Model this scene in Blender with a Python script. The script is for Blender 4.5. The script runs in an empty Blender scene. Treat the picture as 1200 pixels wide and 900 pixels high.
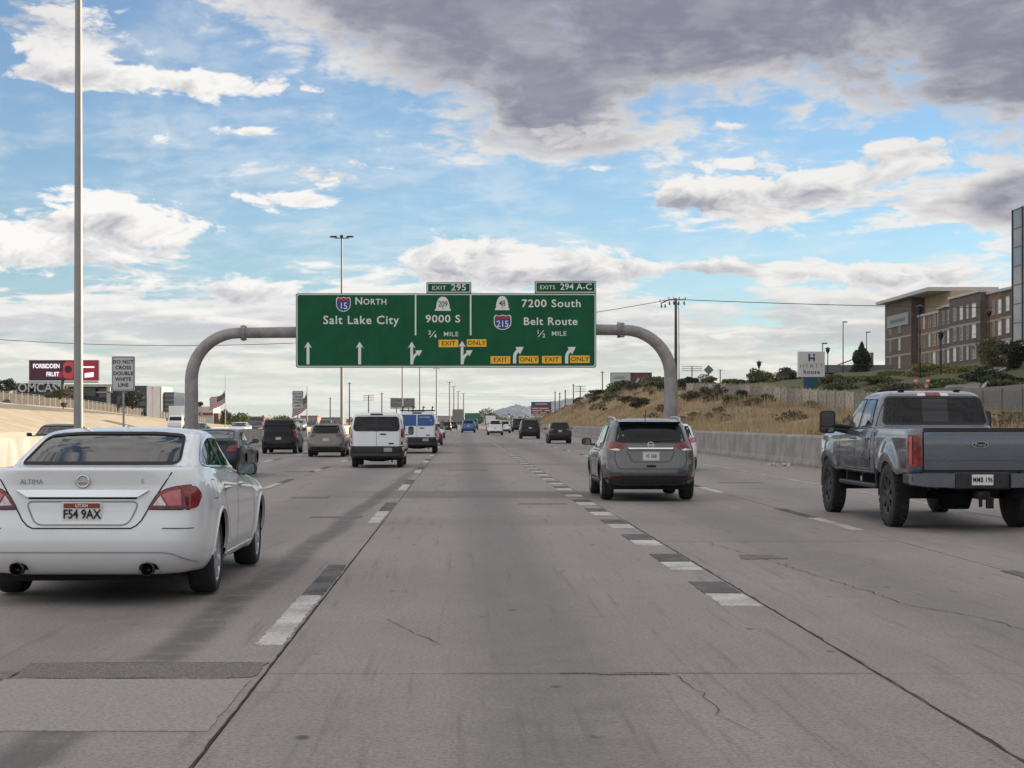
import bpy, bmesh, math, random
import numpy as np
from mathutils import Vector, Matrix
from mathutils.bvhtree import BVHTree

random.seed(7)
rng = np.random.default_rng(7)
scene = bpy.context.scene
COL = scene.collection
R = math.radians

# ------------------------------------------------------------------ camera, sky, sun, exposure
HC = 1.48                        # eye height above the road, metres
FPX = 2000.0                     # focal length in photograph pixels (1200 wide)
VPX, VPY = 540.0, 494.0          # vanishing point of the road in the photograph
cam = bpy.data.cameras.new('camera')
cam.sensor_width = 36.0
cam.lens = 36.0 * FPX / 1200.0
cam.shift_x = (600.0 - VPX) / 1200.0
cam.shift_y = (VPY - 450.0) / 1200.0
cam.clip_start = 0.2
cam.clip_end = 40000.0
cam_o = bpy.data.objects.new('camera', cam)
cam_o.location = (0, 0, HC)
cam_o.rotation_euler = (math.pi / 2, 0, 0)
COL.objects.link(cam_o)
scene.camera = cam_o

SUN_EL, SUN_AZ = R(11.0), R(55.0)      # low morning sun, ahead and to the right
sun = bpy.data.lights.new('sun', 'SUN')
sun.energy = 4.6
sun.angle = R(0.6)
sun.color = (1.0, 0.83, 0.62)
sun_o = bpy.data.objects.new('sun', sun)
sd = Vector((math.sin(SUN_AZ) * math.cos(SUN_EL), math.cos(SUN_AZ) * math.cos(SUN_EL), math.sin(SUN_EL)))
sun_o.rotation_euler = sd.to_track_quat('Z', 'Y').to_euler()
sun_o.location = (60, 40, 80)
COL.objects.link(sun_o)

scene.view_settings.view_transform = 'Standard'
scene.view_settings.look = 'None'
scene.view_settings.gamma = 1.0
scene.view_settings.use_curve_mapping = False
EXPO = 0.95
scene.view_settings.exposure = EXPO
scene.cycles.max_bounces = 6
scene.cycles.transparent_max_bounces = 12
scene.cycles.use_denoising = True
scene.cycles.caustics_reflective = False
scene.cycles.caustics_refractive = False


class NT:
    """tiny expression builder for shader node trees"""
    def __init__(self, tree):
        self.t = tree

    def node(self, kind, **kw):
        n = self.t.nodes.new(kind)
        for k, v in kw.items():
            setattr(n, k, v)
        return n

    def link(self, a, b):
        self.t.links.new(a, b)

    def put(self, sock, v):
        if isinstance(v, X):
            v = v.s
        if hasattr(v, 'is_output'):
            self.t.links.new(v, sock)
        else:
            sock.default_value = v

    def m(self, op, a, b=None, c=None, clamp=False):
        n = self.node('ShaderNodeMath', operation=op, use_clamp=clamp)
        self.put(n.inputs[0], a)
        if b is not None:
            self.put(n.inputs[1], b)
        if c is not None:
            self.put(n.inputs[2], c)
        return X(self, n.outputs[0])

    def smooth(self, v, lo, hi, a=0.0, b=1.0):
        n = self.node('ShaderNodeMapRange', interpolation_type='SMOOTHSTEP')
        self.put(n.inputs[0], v)
        for i, q in enumerate((lo, hi, a, b)):
            self.put(n.inputs[i + 1], q)
        return X(self, n.outputs[0])

    def lin(self, v, lo, hi, a=0.0, b=1.0):
        n = self.node('ShaderNodeMapRange')
        self.put(n.inputs[0], v)
        for i, q in enumerate((lo, hi, a, b)):
            self.put(n.inputs[i + 1], q)
        return X(self, n.outputs[0])

    def vec(self, x, y, z):
        n = self.node('ShaderNodeCombineXYZ')
        for i, q in enumerate((x, y, z)):
            self.put(n.inputs[i], q)
        return n.outputs[0]

    def noise(self, vec, scale=1.0, detail=4.0, rough=0.5, distortion=0.0, dims='3D'):
        n = self.node('ShaderNodeTexNoise', noise_dimensions=dims)
        if vec is not None:
            self.put(n.inputs['Vector'], vec)
        n.inputs['Scale'].default_value = scale
        n.inputs['Detail'].default_value = detail
        n.inputs['Roughness'].default_value = rough
        n.inputs['Distortion'].default_value = distortion
        return X(self, n.outputs[0])

    def mix(self, f, a, b):
        n = self.node('ShaderNodeMix', data_type='RGBA')
        self.put(n.inputs[0], f)
        for sock, v in ((n.inputs[6], a), (n.inputs[7], b)):
            if isinstance(v, tuple) and len(v) == 3:
                v = v + (1.0,)
            self.put(sock, v)
        return n.outputs[2]


class X:
    def __init__(self, nt, s):
        self.n, self.s = nt, s
    def __add__(self, o): return self.n.m('ADD', self, o)
    __radd__ = __add__
    def __mul__(self, o): return self.n.m('MULTIPLY', self, o)
    __rmul__ = __mul__
    def __sub__(self, o): return self.n.m('SUBTRACT', self, o)
    def __rsub__(self, o): return self.n.m('SUBTRACT', o, self)
    def __truediv__(self, o): return self.n.m('DIVIDE', self, o)
    def abs(self): return self.n.m('ABSOLUTE', self)
    def max(self, o): return self.n.m('MAXIMUM', self, o)
    def min(self, o): return self.n.m('MINIMUM', self, o)


def build_world():
    w = bpy.data.worlds.new('World')
    scene.world = w
    w.use_nodes = True
    t = w.node_tree
    t.nodes.clear()
    N = NT(t)
    tc = N.node('ShaderNodeTexCoord')
    sp = N.node('ShaderNodeSeparateXYZ')
    N.link(tc.outputs['Generated'], sp.inputs[0])
    x, y, z = (X(N, o) for o in sp.outputs)
    az = N.m('ARCTAN2', x, y)
    el = N.m('ARCSINE', z)
    zz = el.max(0.0)
    # hundredths of a radian: u to the right of the road axis, v above the horizon
    u = az * 100.0
    v = zz * 100.0
    # the cloud layers lie flat overhead: they compress towards the horizon
    q = N.m('LOGARITHM', zz + 0.06, 2.718282) * 1.9
    p = N.vec(az * 10.0, q * 2.9, 3.7)
    warp = N.noise(p, 1.3, 3, 0.5, dims='2D') - 0.5
    p2 = N.vec(az * 10.0 + warp * 0.45, q * 2.9 + warp * 0.3, 3.7)
    n1 = N.noise(p2, 1.0, 8, 0.56, dims='2D')
    p3 = N.vec(az * 10.0 + warp * 0.45 + 0.05, q * 2.9 + warp * 0.3 + 0.16, 3.7)
    n1b = N.noise(p3, 1.0, 5, 0.56, dims='2D')
    n2 = N.noise(N.vec(az * 10.0 + warp * 0.4, q * 3.6 + warp * 0.3, 9.1), 4.2, 8, 0.62, dims='2D')
    relief = (n1 - n1b) * 4.2 + (n2 - 0.5) * 1.2

    def blob(px, py, rx, ry):
        # a bank of cloud: centre and radii given as directions
        cu, cv = (px - VPX) / 20.0, (VPY - py) / 20.0
        a = (u - cu) / (rx / 20.0)
        b = (v - cv) / (ry / 20.0)
        d = a * a + b * b
        return N.m('POWER', 2.718282, d * -1.0)

    deck = (blob(880, 10, 400, 110) * 1.4 + blob(470, 0, 210, 66) * 1.15 + blob(640, 105, 170, 62) * 0.95
            + blob(1180, 110, 190, 100) * 1.0 + blob(640, 165, 110, 26) * 0.55 + blob(50, 40, 110, 70) * 0.95)
    mid = blob(900, 250, 190, 34) + blob(1150, 245, 140, 55) * 1.0
    # overhead and behind: broken cover continues, thickening upwards
    high = N.smooth(v, 24.0, 42.0, 0.0, 0.75) + N.smooth(u.abs(), 30.0, 50.0, 0.0, 0.45) * N.smooth(v, 8.0, 20.0, 0.4, 1.0)
    low = N.smooth(v, 10.5, 5.5, 0.0, 1.0) + N.smooth(v, 3.0, 0.5, 0.0, 0.15)
    hole = blob(200, 60, 70, 90) * 0.4 + blob(900, 292, 260, 10) * 0.35 + blob(560, 235, 140, 40) * 0.3
    # layer one: soft spread cloud
    cover = deck + mid * 0.95 + low + high - hole
    dens = cover * 0.62 + (n1 - 0.5) * 1.7 + (n2 - 0.5) * 0.85 - 0.22
    alpha1 = N.smooth(dens, 0.0, N.m('MULTIPLY_ADD', deck.min(1.0), 0.22, 0.26))
    thick = N.smooth(dens, 0.12, 0.85)
    grey = (deck * 0.9 + mid * 0.55 + high * 0.30).min(1.0)
    mott = N.noise(N.vec(az * 11.0 + warp * 0.4, q * 3.4 + warp * 0.3, 5.5), 1.5, 8, .60, dims='2D')
    dark = N.m('MULTIPLY', thick, grey * 0.85 + 0.18, clamp=True)
    dark = dark - relief * (0.50 - deck.min(1.0) * 0.26) - N.smooth(mott, .45, .68, 0.0, 0.42) * deck.min(1.0)
    dark = N.m('MULTIPLY_ADD', dark, 1.0, 0.0, clamp=True)
    # layer two: heaped cumulus with crisp tops and grey undersides
    def billow(du, dv):
        vo = N.node('ShaderNodeTexVoronoi', feature='F1', voronoi_dimensions='2D')
        N.put(vo.inputs['Vector'], N.vec(az * 17.0 + warp * 0.8 + du, zz * 30.0 + warp * 0.5 + dv, 1.3))
        vo.inputs['Scale'].default_value = 1.0
        vo.inputs['Detail'].default_value = 4.0
        vo.inputs['Roughness'].default_value = 0.58
        vo.inputs['Lacunarity'].default_value = 2.3
        return X(N, vo.outputs['Distance'])
    pf = billow(0.0, 0.0)
    pf2 = billow(0.10, 0.26)
    heaps = ((265, 106, 100, 26, 1.15), (285, 160, 40, 10, .9), (385, 204, 105, 18, 1.1), (330, 236, 105, 15, 1.05), (95, 55, 120, 50, .95), (110, 105, 90, 16, .8), (90, 232, 100, 13, .85),
             (100, 262, 150, 22, 1.15), (60, 300, 190, 30, 1.1), (570, 300, 110, 28, 1.2), (640, 318, 170, 24, 1.0), (795, 236, 85, 24, 1.2), (930, 232, 110, 26, 1.1), (1100, 210, 130, 22, .9),
             (865, 196, 46, 11, .9), (850, 156, 30, 8, .8), (640, 160, 110, 22, .85), (880, 318, 150, 14, 1.0), (1080, 330, 130, 16, 1.0), (1060, 185, 70, 14, .8), (820, 395, 170, 9, .8), (300, 345, 150, 18, .9), (690, 200, 80, 8, .6))
    mask, under = 0.0, 0.0
    for hx, hy, hrx, hry, hk in heaps:
        bl = blob(hx, hy, hrx, hry) * hk
        mask = bl + mask
        under = bl * N.m('MULTIPLY', (VPY - hy) / 20.0 - v, 20.0 / hry) + under
    d2 = mask * 1.25 - 0.33 + (0.45 - pf) * 0.95 + (n1 - 0.5) * 0.45 + (n2 - 0.5) * 0.85
    alpha2 = N.smooth(d2, -0.02, 0.34)
    lift = (pf2 - pf) * 1.3 + (n2 - 0.5) * 0.5
    dark2 = N.m('MULTIPLY_ADD', under * 0.62 - lift * 0.75 + N.smooth(d2, .25, .9, 0.0, .30), 1.0, 0.10, clamp=True)
    k = 2.0 ** -EXPO
    white = (0.88 * k, 0.86 * k, 0.83 * k)
    slate = (0.218 * k, 0.226 * k, 0.298 * k)
    cream = (0.84 * k, 0.80 * k, 0.63 * k)
    cc = N.mix(N.smooth(v, 9.0, 0.5, 0.0, 0.75), white, cream)
    cc2 = N.mix(N.m('MULTIPLY', deck, 0.45, clamp=True), cc, slate)
    cloud = N.mix(dark, cc2, slate)
    lowgrey = N.mix(N.smooth(relief, -0.30, 0.85), N.mix(N.smooth(v, 6.5, 1.0), (0.44 * k, 0.47 * k, 0.52 * k), (0.57 * k, 0.61 * k, 0.49 * k)), cc)
    cloud = N.mix(N.smooth(v, 8.5, 5.0, 0.0, 0.7), cloud, lowgrey)
    heap = N.mix(dark2, cc, (0.33 * k, 0.335 * k, 0.40 * k))
    cloud = N.mix(alpha2 * N.m('SUBTRACT', 1.0, deck * 0.55, clamp=True), cloud, heap)
    veil = N.smooth(n1 + (n2 - 0.5) * 0.5, .36, .72, 0.10, 0.40)
    alpha = N.m('SUBTRACT', 1.0, N.m('SUBTRACT', 1.0, alpha1) * N.m('SUBTRACT', 1.0, alpha2) * N.m('SUBTRACT', 1.0, veil))
    sky = N.node('ShaderNodeTexSky', sky_type='NISHITA')
    sky.sun_disc = False
    sky.sun_elevation = SUN_EL
    sky.sun_rotation = SUN_AZ
    sky.air_density = 1.0
    sky.dust_density = 0.05
    sky.ozone_density = 4.3
    b1 = N.node('ShaderNodeBackground')
    N.link(sky.outputs[0], b1.inputs[0])
    b1.inputs[1].default_value = 0.084
    b2 = N.node('ShaderNodeBackground')
    N.put(b2.inputs[0], cloud)
    # clouds opposite the low sun are lit from the front and look brighter
    dt = N.node('ShaderNodeVectorMath', operation='DOT_PRODUCT')
    N.link(tc.outputs['Generated'], dt.inputs[0])
    dt.inputs[1].default_value = tuple(sd)
    N.put(b2.inputs[1], N.lin(X(N, dt.outputs['Value']), 0.75, -1.0, 1.0, 1.55))
    mx = N.node('ShaderNodeMixShader')
    N.put(mx.inputs[0], alpha * N.smooth(el, -0.02, 0.0))
    N.link(b1.outputs[0], mx.inputs[1])
    N.link(b2.outputs[0], mx.inputs[2])
    out = N.node('ShaderNodeOutputWorld')
    N.link(mx.outputs[0], out.inputs[0])


build_world()


# ------------------------------------------------------------------ placing
def at(px, py, d):
    """point at distance d seen in the photograph direction (px, py)"""
    return Vector(((px - VPX) / FPX * d, d, HC + (VPY - py) / FPX * d))


# ------------------------------------------------------------------ materials
MATS = {}


def mat(name, color, rough=0.6, metal=0.0, var=0.0, scale=3.0, bump=0.0, coat=0.0, spec=0.5, emit=None, estr=1.0, dirt=0.0):
    if name in MATS:
        return MATS[name]
    m = bpy.data.materials.new(name)
    MATS[name] = m
    m.use_nodes = True
    t = m.node_tree
    N = NT(t)
    b = t.nodes['Principled BSDF']
    b.inputs['Base Color'].default_value = (*color, 1)
    b.inputs['Roughness'].default_value = rough
    b.inputs['Metallic'].default_value = metal
    b.inputs['Specular IOR Level'].default_value = spec
    if coat:
        b.inputs['Coat Weight'].default_value = coat
        b.inputs['Coat Roughness'].default_value = 0.04
    if var or bump or dirt:
        tc = N.node('ShaderNodeTexCoord')
        n = N.noise(tc.outputs['Object'], scale, 7, 0.62)
        if var:
            f = N.smooth(n, 0.3, 0.7)
            lo = tuple(c * (1 - var) for c in color)
            hi = tuple(min(1, c * (1 + var)) for c in color)
            N.link(N.mix(f, lo, hi), b.inputs['Base Color'])
        if dirt:
            f = N.smooth(n, 0.45, 0.75, 0.0, dirt)
            N.link(N.mix(f, color, (0.16, 0.14, 0.12)), b.inputs['Base Color'])
            N.put(b.inputs['Roughness'], N.smooth(n, 0.4, 0.8, rough, min(1, rough + 0.25)))
        if bump:
            bn = N.node('ShaderNodeBump')
            bn.inputs['Strength'].default_value = bump
            bn.inputs['Distance'].default_value = 0.02
            N.put(bn.inputs['Height'], n)
            N.link(bn.outputs[0], b.inputs['Normal'])
    if dirt and coat:
        # the inner side of a body panel is dark trim
        ge = N.node('ShaderNodeNewGeometry')
        lk = b.inputs['Base Color'].links[0].from_socket
        N.link(N.mix(ge.outputs['Backfacing'], lk, (0.03, 0.03, 0.03)), b.inputs['Base Color'])
    if emit:
        b.inputs['Emission Color'].default_value = (*emit, 1)
        b.inputs['Emission Strength'].default_value = estr
    return m


def glass_mat(name, tint):
    if name in MATS:
        return MATS[name]
    m = bpy.data.materials.new(name)
    MATS[name] = m
    m.use_nodes = True
    t = m.node_tree
    t.nodes.clear()
    N = NT(t)
    tr = N.node('ShaderNodeBsdfTransparent')
    tr.inputs[0].default_value = (*tint, 1)
    gl = N.node('ShaderNodeBsdfGlossy')
    gl.inputs['Roughness'].default_value = 0.02
    fr = N.node('ShaderNodeFresnel')
    fr.inputs[0].default_value = 1.55
    mx = N.node('ShaderNodeMixShader')
    N.link(fr.outputs[0], mx.inputs[0])
    N.link(tr.outputs[0], mx.inputs[1])
    N.link(gl.outputs[0], mx.inputs[2])
    out = N.node('ShaderNodeOutputMaterial')
    N.link(mx.outputs[0], out.inputs[0])
    return m


def leaf_mat(name, c1, c2, scale=1.2):
    """foliage: hue and value wander from clump to clump"""
    if name in MATS:
        return MATS[name]
    m = bpy.data.materials.new(name)
    MATS[name] = m
    m.use_nodes = True
    N = NT(m.node_tree)
    b = m.node_tree.nodes['Principled BSDF']
    b.inputs['Roughness'].default_value = 0.7
    g = N.node('ShaderNodeNewGeometry')
    n = N.noise(g.outputs['Position'], scale, 3, 0.6)
    c = N.mix(N.smooth(n, 0.3, 0.7), c1, c2)
    if name == 'dry grass':
        n2 = N.noise(g.outputs['Position'], .11, 4, .65)
        c = N.mix(N.smooth(n2, .42, .64, 0.0, .7), c, (.20, .16, .105))
    N.link(c, b.inputs['Base Color'])
    return m


BLACK_PLASTIC = mat('black plastic', (0.018, 0.018, 0.02), 0.5, var=0.3, scale=20)
UNDER = mat('underbody black', (0.010, 0.010, 0.011), 0.9)
RUBBER = mat('tyre rubber', (0.026, 0.025, 0.025), 0.85, var=0.35, scale=8)
CHROME = mat('chrome', (0.75, 0.76, 0.78), 0.12, 1.0)
ALLOY = mat('alloy', (0.52, 0.53, 0.55), 0.28, 0.9)
DARK_ALLOY = mat('black alloy', (0.06, 0.06, 0.063), 0.32, 0.7)
DARK_GLASS = mat('tinted glass', (0.006, 0.007, 0.009), 0.03, spec=0.32)
RED_LENS = mat('red lens', (0.22, 0.010, 0.014), 0.12, coat=0.6, var=0.5, scale=14)
DEEP_RED = mat('deep red lens', (0.11, 0.006, 0.012), 0.12, coat=0.6)
CLEAR_LENS = mat('clear lens', (0.62, 0.58, 0.56), 0.15, coat=0.6, var=0.3, scale=18)
AMBER = mat('amber lens', (0.8, 0.35, 0.04), 0.2, coat=0.5)
PLATE_WHITE = mat('plate white', (0.72, 0.72, 0.70), 0.35)
INK = mat('black ink', (0.012, 0.012, 0.018), 0.6)
SEAM = mat('shut line', (0.01, 0.01, 0.012), 0.9)
STEEL = mat('galvanised steel', (0.36, 0.35, 0.34), 0.55, 0.3, var=0.15, scale=2.5, bump=0.1)


# ------------------------------------------------------------------ objects
def tag(o, label=None, cat=None, group=None, kind=None):
    if label:
        o['label'] = label
    if cat:
        o['category'] = cat
    if group:
        o['group'] = group
    if kind:
        o['kind'] = kind
    return o


def empty(name, loc=(0, 0, 0), label=None, cat=None, group=None, kind=None, rz=0.0, scale=1.0):
    o = bpy.data.objects.new(name, None)
    o.empty_display_size = 0.3
    o.location = loc
    o.rotation_euler = (0, 0, rz)
    o.scale = (scale, scale, scale)
    COL.objects.link(o)
    return tag(o, label, cat, group, kind)


def copy_tree(o, parent=None):
    c = o.copy()
    COL.objects.link(c)
    c.parent = parent
    for ch in list(o.children):
        copy_tree(ch, c)
    return c


class MB:
    def __init__(self):
        self.v, self.f, self.s = [], [], []

    def add(self, vs, fs, smooth=False):
        o = len(self.v)
        self.v += [tuple(p) for p in vs]
        self.f += [tuple(i + o for i in f) for f in fs]
        self.s += [smooth] * len(fs)
        return self

    def box(self, c, s, rz=0.0):
        """centre, full size"""
        hx, hy, hz = s[0] / 2, s[1] / 2, s[2] / 2
        ca, sa = math.cos(rz), math.sin(rz)
        vs = []
        for dz in (-hz, hz):
            for dx, dy in ((-hx, -hy), (hx, -hy), (hx, hy), (-hx, hy)):
                vs.append((c[0] + dx * ca - dy * sa, c[1] + dx * sa + dy * ca, c[2] + dz))
        return self.add(vs, [(3, 2, 1, 0), (4, 5, 6, 7), (0, 1, 5, 4), (1, 2, 6, 5), (2, 3, 7, 6), (3, 0, 4, 7)])

    def b2(self, x0, x1, y0, y1, z0, z1):
        return self.box(((x0 + x1) / 2, (y0 + y1) / 2, (z0 + z1) / 2), (abs(x1 - x0), abs(y1 - y0), abs(z1 - z0)))

    def chamfer_box(self, x0, x1, y0, y1, z0, z1, c=0.01):
        """a box with every edge along y and z cut off, cheap bevel"""
        pts = [(x0 + c, z0), (x1 - c, z0), (x1, z0 + c), (x1, z1 - c), (x1 - c, z1), (x0 + c, z1), (x0, z1 - c), (x0, z0 + c)]
        ins = [(x0 + 2 * c, z0 + c), (x1 - 2 * c, z0 + c), (x1 - c, z0 + 2 * c), (x1 - c, z1 - 2 * c), (x1 - 2 * c, z1 - c),
               (x0 + 2 * c, z1 - c), (x0 + c, z1 - 2 * c), (x0 + c, z0 + 2 * c)]
        rings = [[(x, y0, z) for x, z in ins], [(x, y0 + c, z) for x, z in pts], [(x, y1 - c, z) for x, z in pts], [(x, y1, z) for x, z in ins]]
        return self.loft(rings, cap=True)

    def loft(self, rings, cap=True, smooth=False, closed=True):
        n = len(rings[0])
        vs = [p for r in rings for p in r]
        fs = []
        for i in range(len(rings) - 1):
            for j in range(n if closed else n - 1):
                k = (j + 1) % n
                fs.append((i * n + j, i * n + k, (i + 1) * n + k, (i + 1) * n + j))
        if cap and not smooth:
            m_ = (len(rings) - 1) * n
            fs += [tuple(range(n - 1, -1, -1)), tuple(range(m_, m_ + n))]
            cap = False
        self.add(vs, fs, smooth)
        if cap:
            self.add(rings[0], [tuple(range(n - 1, -1, -1))])
            self.add(rings[-1], [tuple(range(n))])
        return self

    def tube(self, path, rad, n=10, cap=True, smooth=True):
        path = [Vector(p) for p in path]
        rads = rad if isinstance(rad, (list, tuple)) else [rad] * len(path)
        rings = []
        up = None
        for i, p in enumerate(path):
            t = (path[min(i + 1, len(path) - 1)] - path[max(i - 1, 0)]).normalized()
            if up is None:
                a = Vector((0, 0, 1)) if abs(t.z) < 0.9 else Vector((0, 1, 0))
                up = t.cross(a).normalized()
            else:
                up = (up - t * up.dot(t)).normalized()
            w = t.cross(up)
            rings.append([p + (up * math.cos(2 * math.pi * k / n) + w * math.sin(2 * math.pi * k / n)) * rads[i] for k in range(n)])
        return self.loft(rings, cap, smooth)

    def lathe(self, prof, axis='z', c=(0, 0, 0), n=24, smooth=True, cap=False):
        rings = []
        for r, h in prof:
            ring = []
            for k in range(n):
                a = 2 * math.pi * k / n
                u, w = r * math.cos(a), r * math.sin(a)
                if axis == 'z':
                    ring.append((c[0] + u, c[1] + w, c[2] + h))
                elif axis == 'x':
                    ring.append((c[0] + h, c[1] + u, c[2] + w))
                else:
                    ring.append((c[0] + w, c[1] + h, c[2] + u))
            rings.append(ring)
        return self.loft(rings, cap, smooth)

    def prism(self, poly, y0, y1):
        """polygon in x,z (counter clockwise seen from -y) pushed from y0 (front) to y1"""
        n = len(poly)
        a = [(x, y0, z) for x, z in poly]
        b = [(x, y1, z) for x, z in poly]
        self.add(a + b, [tuple(range(n)), tuple(range(2 * n - 1, n - 1, -1))] +
                 [(i, i + n, (i + 1) % n + n, (i + 1) % n) for i in range(n)])
        return self

    def prism_x(self, poly, x0, x1):
        """polygon in y,z pushed along x"""
        n = len(poly)
        a = [(x0, y, z) for y, z in poly]
        b = [(x1, y, z) for y, z in poly]
        self.add(a + b, [tuple(range(n)), tuple(range(2 * n - 1, n - 1, -1))] +
                 [(i, i + n, (i + 1) % n + n, (i + 1) % n) for i in range(n)])
        return self

    def prism_z(self, poly, z0, z1):
        n = len(poly)
        a = [(x, y, z0) for x, y in poly]
        b = [(x, y, z1) for x, y in poly]
        self.add(a + b, [tuple(range(n - 1, -1, -1)), tuple(range(n, 2 * n))] +
                 [(i, (i + 1) % n, (i + 1) % n + n, i + n) for i in range(n)])
        return self

    def mesh(self, name, material, fix=True):
        me = bpy.data.meshes.new(name)
        me.from_pydata(self.v, [], self.f)
        if fix:
            bm = bmesh.new()
            bm.from_mesh(me)
            bmesh.ops.recalc_face_normals(bm, faces=bm.faces)
            bm.to_mesh(me)
            bm.free()
        me.polygons.foreach_set('use_smooth', self.s)
        if material:
            me.materials.append(material)
        return me

    def build(self, name, material, parent=None, loc=(0, 0, 0), fix=True, **tags):
        o = bpy.data.objects.new(name, self.mesh(name, material, fix))
        o.location = loc
        o.parent = parent
        COL.objects.link(o)
        return tag(o, **tags)


def link_mesh(name, me, parent=None, loc=(0, 0, 0), rot=(0, 0, 0), scale=(1, 1, 1), **tags):
    o = bpy.data.objects.new(name, me)
    o.location = loc
    o.rotation_euler = rot
    o.scale = scale
    o.parent = parent
    COL.objects.link(o)
    return tag(o, **tags)


def np_mesh(name, verts, faces, material, smooth=False):
    """fast mesh from numpy arrays; faces (n,3) or (n,4)"""
    me = bpy.data.meshes.new(name)
    k = faces.shape[1]
    me.vertices.add(len(verts))
    me.vertices.foreach_set('co', verts.astype(np.float32).ravel())
    me.loops.add(faces.size)
    me.loops.foreach_set('vertex_index', faces.astype(np.int32).ravel())
    me.polygons.add(len(faces))
    me.polygons.foreach_set('loop_start', np.arange(0, faces.size, k, dtype=np.int32))
    me.polygons.foreach_set('loop_total', np.full(len(faces), k, dtype=np.int32))
    me.polygons.foreach_set('use_smooth', np.full(len(faces), smooth))
    me.update(calc_edges=True)
    me.validate()
    if material:
        me.materials.append(material)
    return me


TEXT_CACHE = {}


def text_mesh(s, size, material, extrude=0.004, bold=0.0, align='CENTER', space=1.0):
    key = (s, size, material.name, extrude, bold, align, space)
    if key in TEXT_CACHE:
        return TEXT_CACHE[key]
    cu = bpy.data.curves.new('lettering', 'FONT')
    cu.body = s
    cu.size = size
    cu.extrude = extrude
    cu.offset = bold
    cu.resolution_u = 3
    cu.align_x = align
    cu.align_y = 'CENTER'
    cu.space_character = space
    o = bpy.data.objects.new('lettering', cu)
    COL.objects.link(o)
    dg = bpy.context.evaluated_depsgraph_get()
    me = bpy.data.meshes.new_from_object(o.evaluated_get(dg))
    me.name = 'lettering'
    me.materials.clear()
    me.materials.append(material)
    bpy.data.objects.remove(o)
    bpy.data.curves.remove(cu)
    TEXT_CACHE[key] = me
    return me


def text(s, size, x, y, z, material, parent, name='lettering', bold=0.0, sx=1.0, extrude=0.004, align='CENTER', space=1.0, rz=0.0):
    """upright writing that faces -y"""
    me = text_mesh(s, size, material, extrude, bold, align, space)
    return link_mesh(name, me, parent, (x, y, z), (math.pi / 2, 0, rz), (sx, 1, 1))


# ------------------------------------------------------------------ car body kit
def pchip(xk, yk, x):
    xk, yk, x = np.asarray(xk, float), np.asarray(yk, float), np.asarray(x, float)
    h = np.diff(xk)
    d = np.diff(yk) / h
    m = np.zeros_like(yk)
    for i in range(1, len(yk) - 1):
        if d[i - 1] * d[i] > 0:
            w1, w2 = 2 * h[i] + h[i - 1], h[i] + 2 * h[i - 1]
            m[i] = (w1 + w2) / (w1 / d[i - 1] + w2 / d[i])
    m[0], m[-1] = d[0], d[-1]
    i = np.clip(np.searchsorted(xk, x) - 1, 0, len(h) - 1)
    t = (x - xk[i]) / h[i]
    return ((2 * t**3 - 3 * t**2 + 1) * yk[i] + (t**3 - 2 * t**2 + t) * h[i] * m[i]
            + (-2 * t**3 + 3 * t**2) * yk[i + 1] + (t**3 - t**2) * h[i] * m[i + 1])


def inside(poly, P):
    poly = np.asarray(poly)
    x, y = P[:, 0], P[:, 1]
    r = np.zeros(len(P), bool)
    n = len(poly)
    for i in range(n):
        x0, y0 = poly[i]
        x1, y1 = poly[(i + 1) % n]
        c = ((y0 > y) != (y1 > y)) & (x < (x1 - x0) * (y - y0) / (y1 - y0 + 1e-12) + x0)
        r ^= c
    return r


def nearest_on(poly, p):
    best, bp = 1e9, p
    p = Vector(p)
    n = len(poly)
    for i in range(n):
        a, b = Vector(poly[i]), Vector(poly[(i + 1) % n])
        ab = b - a
        t = max(0, min(1, (p - a).dot(ab) / max(ab.dot(ab), 1e-12)))
        c = a + ab * t
        dd = (c - p).length
        if dd < best:
            best, bp = dd, c
    return bp


def round_poly(pts, r=0.05, seg=4):
    """polygon with its corners rounded; r number or one per corner"""
    out = []
    n = len(pts)
    for i in range(n):
        p0, p1, p2 = Vector(pts[i - 1]), Vector(pts[i]), Vector(pts[(i + 1) % n])
        rr = r[i] if isinstance(r, (list, tuple)) else r
        if rr <= 0:
            out.append(tuple(p1))
            continue
        a, b = (p0 - p1), (p2 - p1)
        q = min(rr, a.length * 0.45, b.length * 0.45)
        s, e = p1 + a.normalized() * q, p1 + b.normalized() * q
        for k in range(seg + 1):
            t = k / seg
            out.append(tuple(s * (1 - t)**2 + p1 * 2 * t * (1 - t) + e * t * t))
    return out


def mirror(poly):
    return [(-x, z) for x, z in reversed(poly)]


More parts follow.
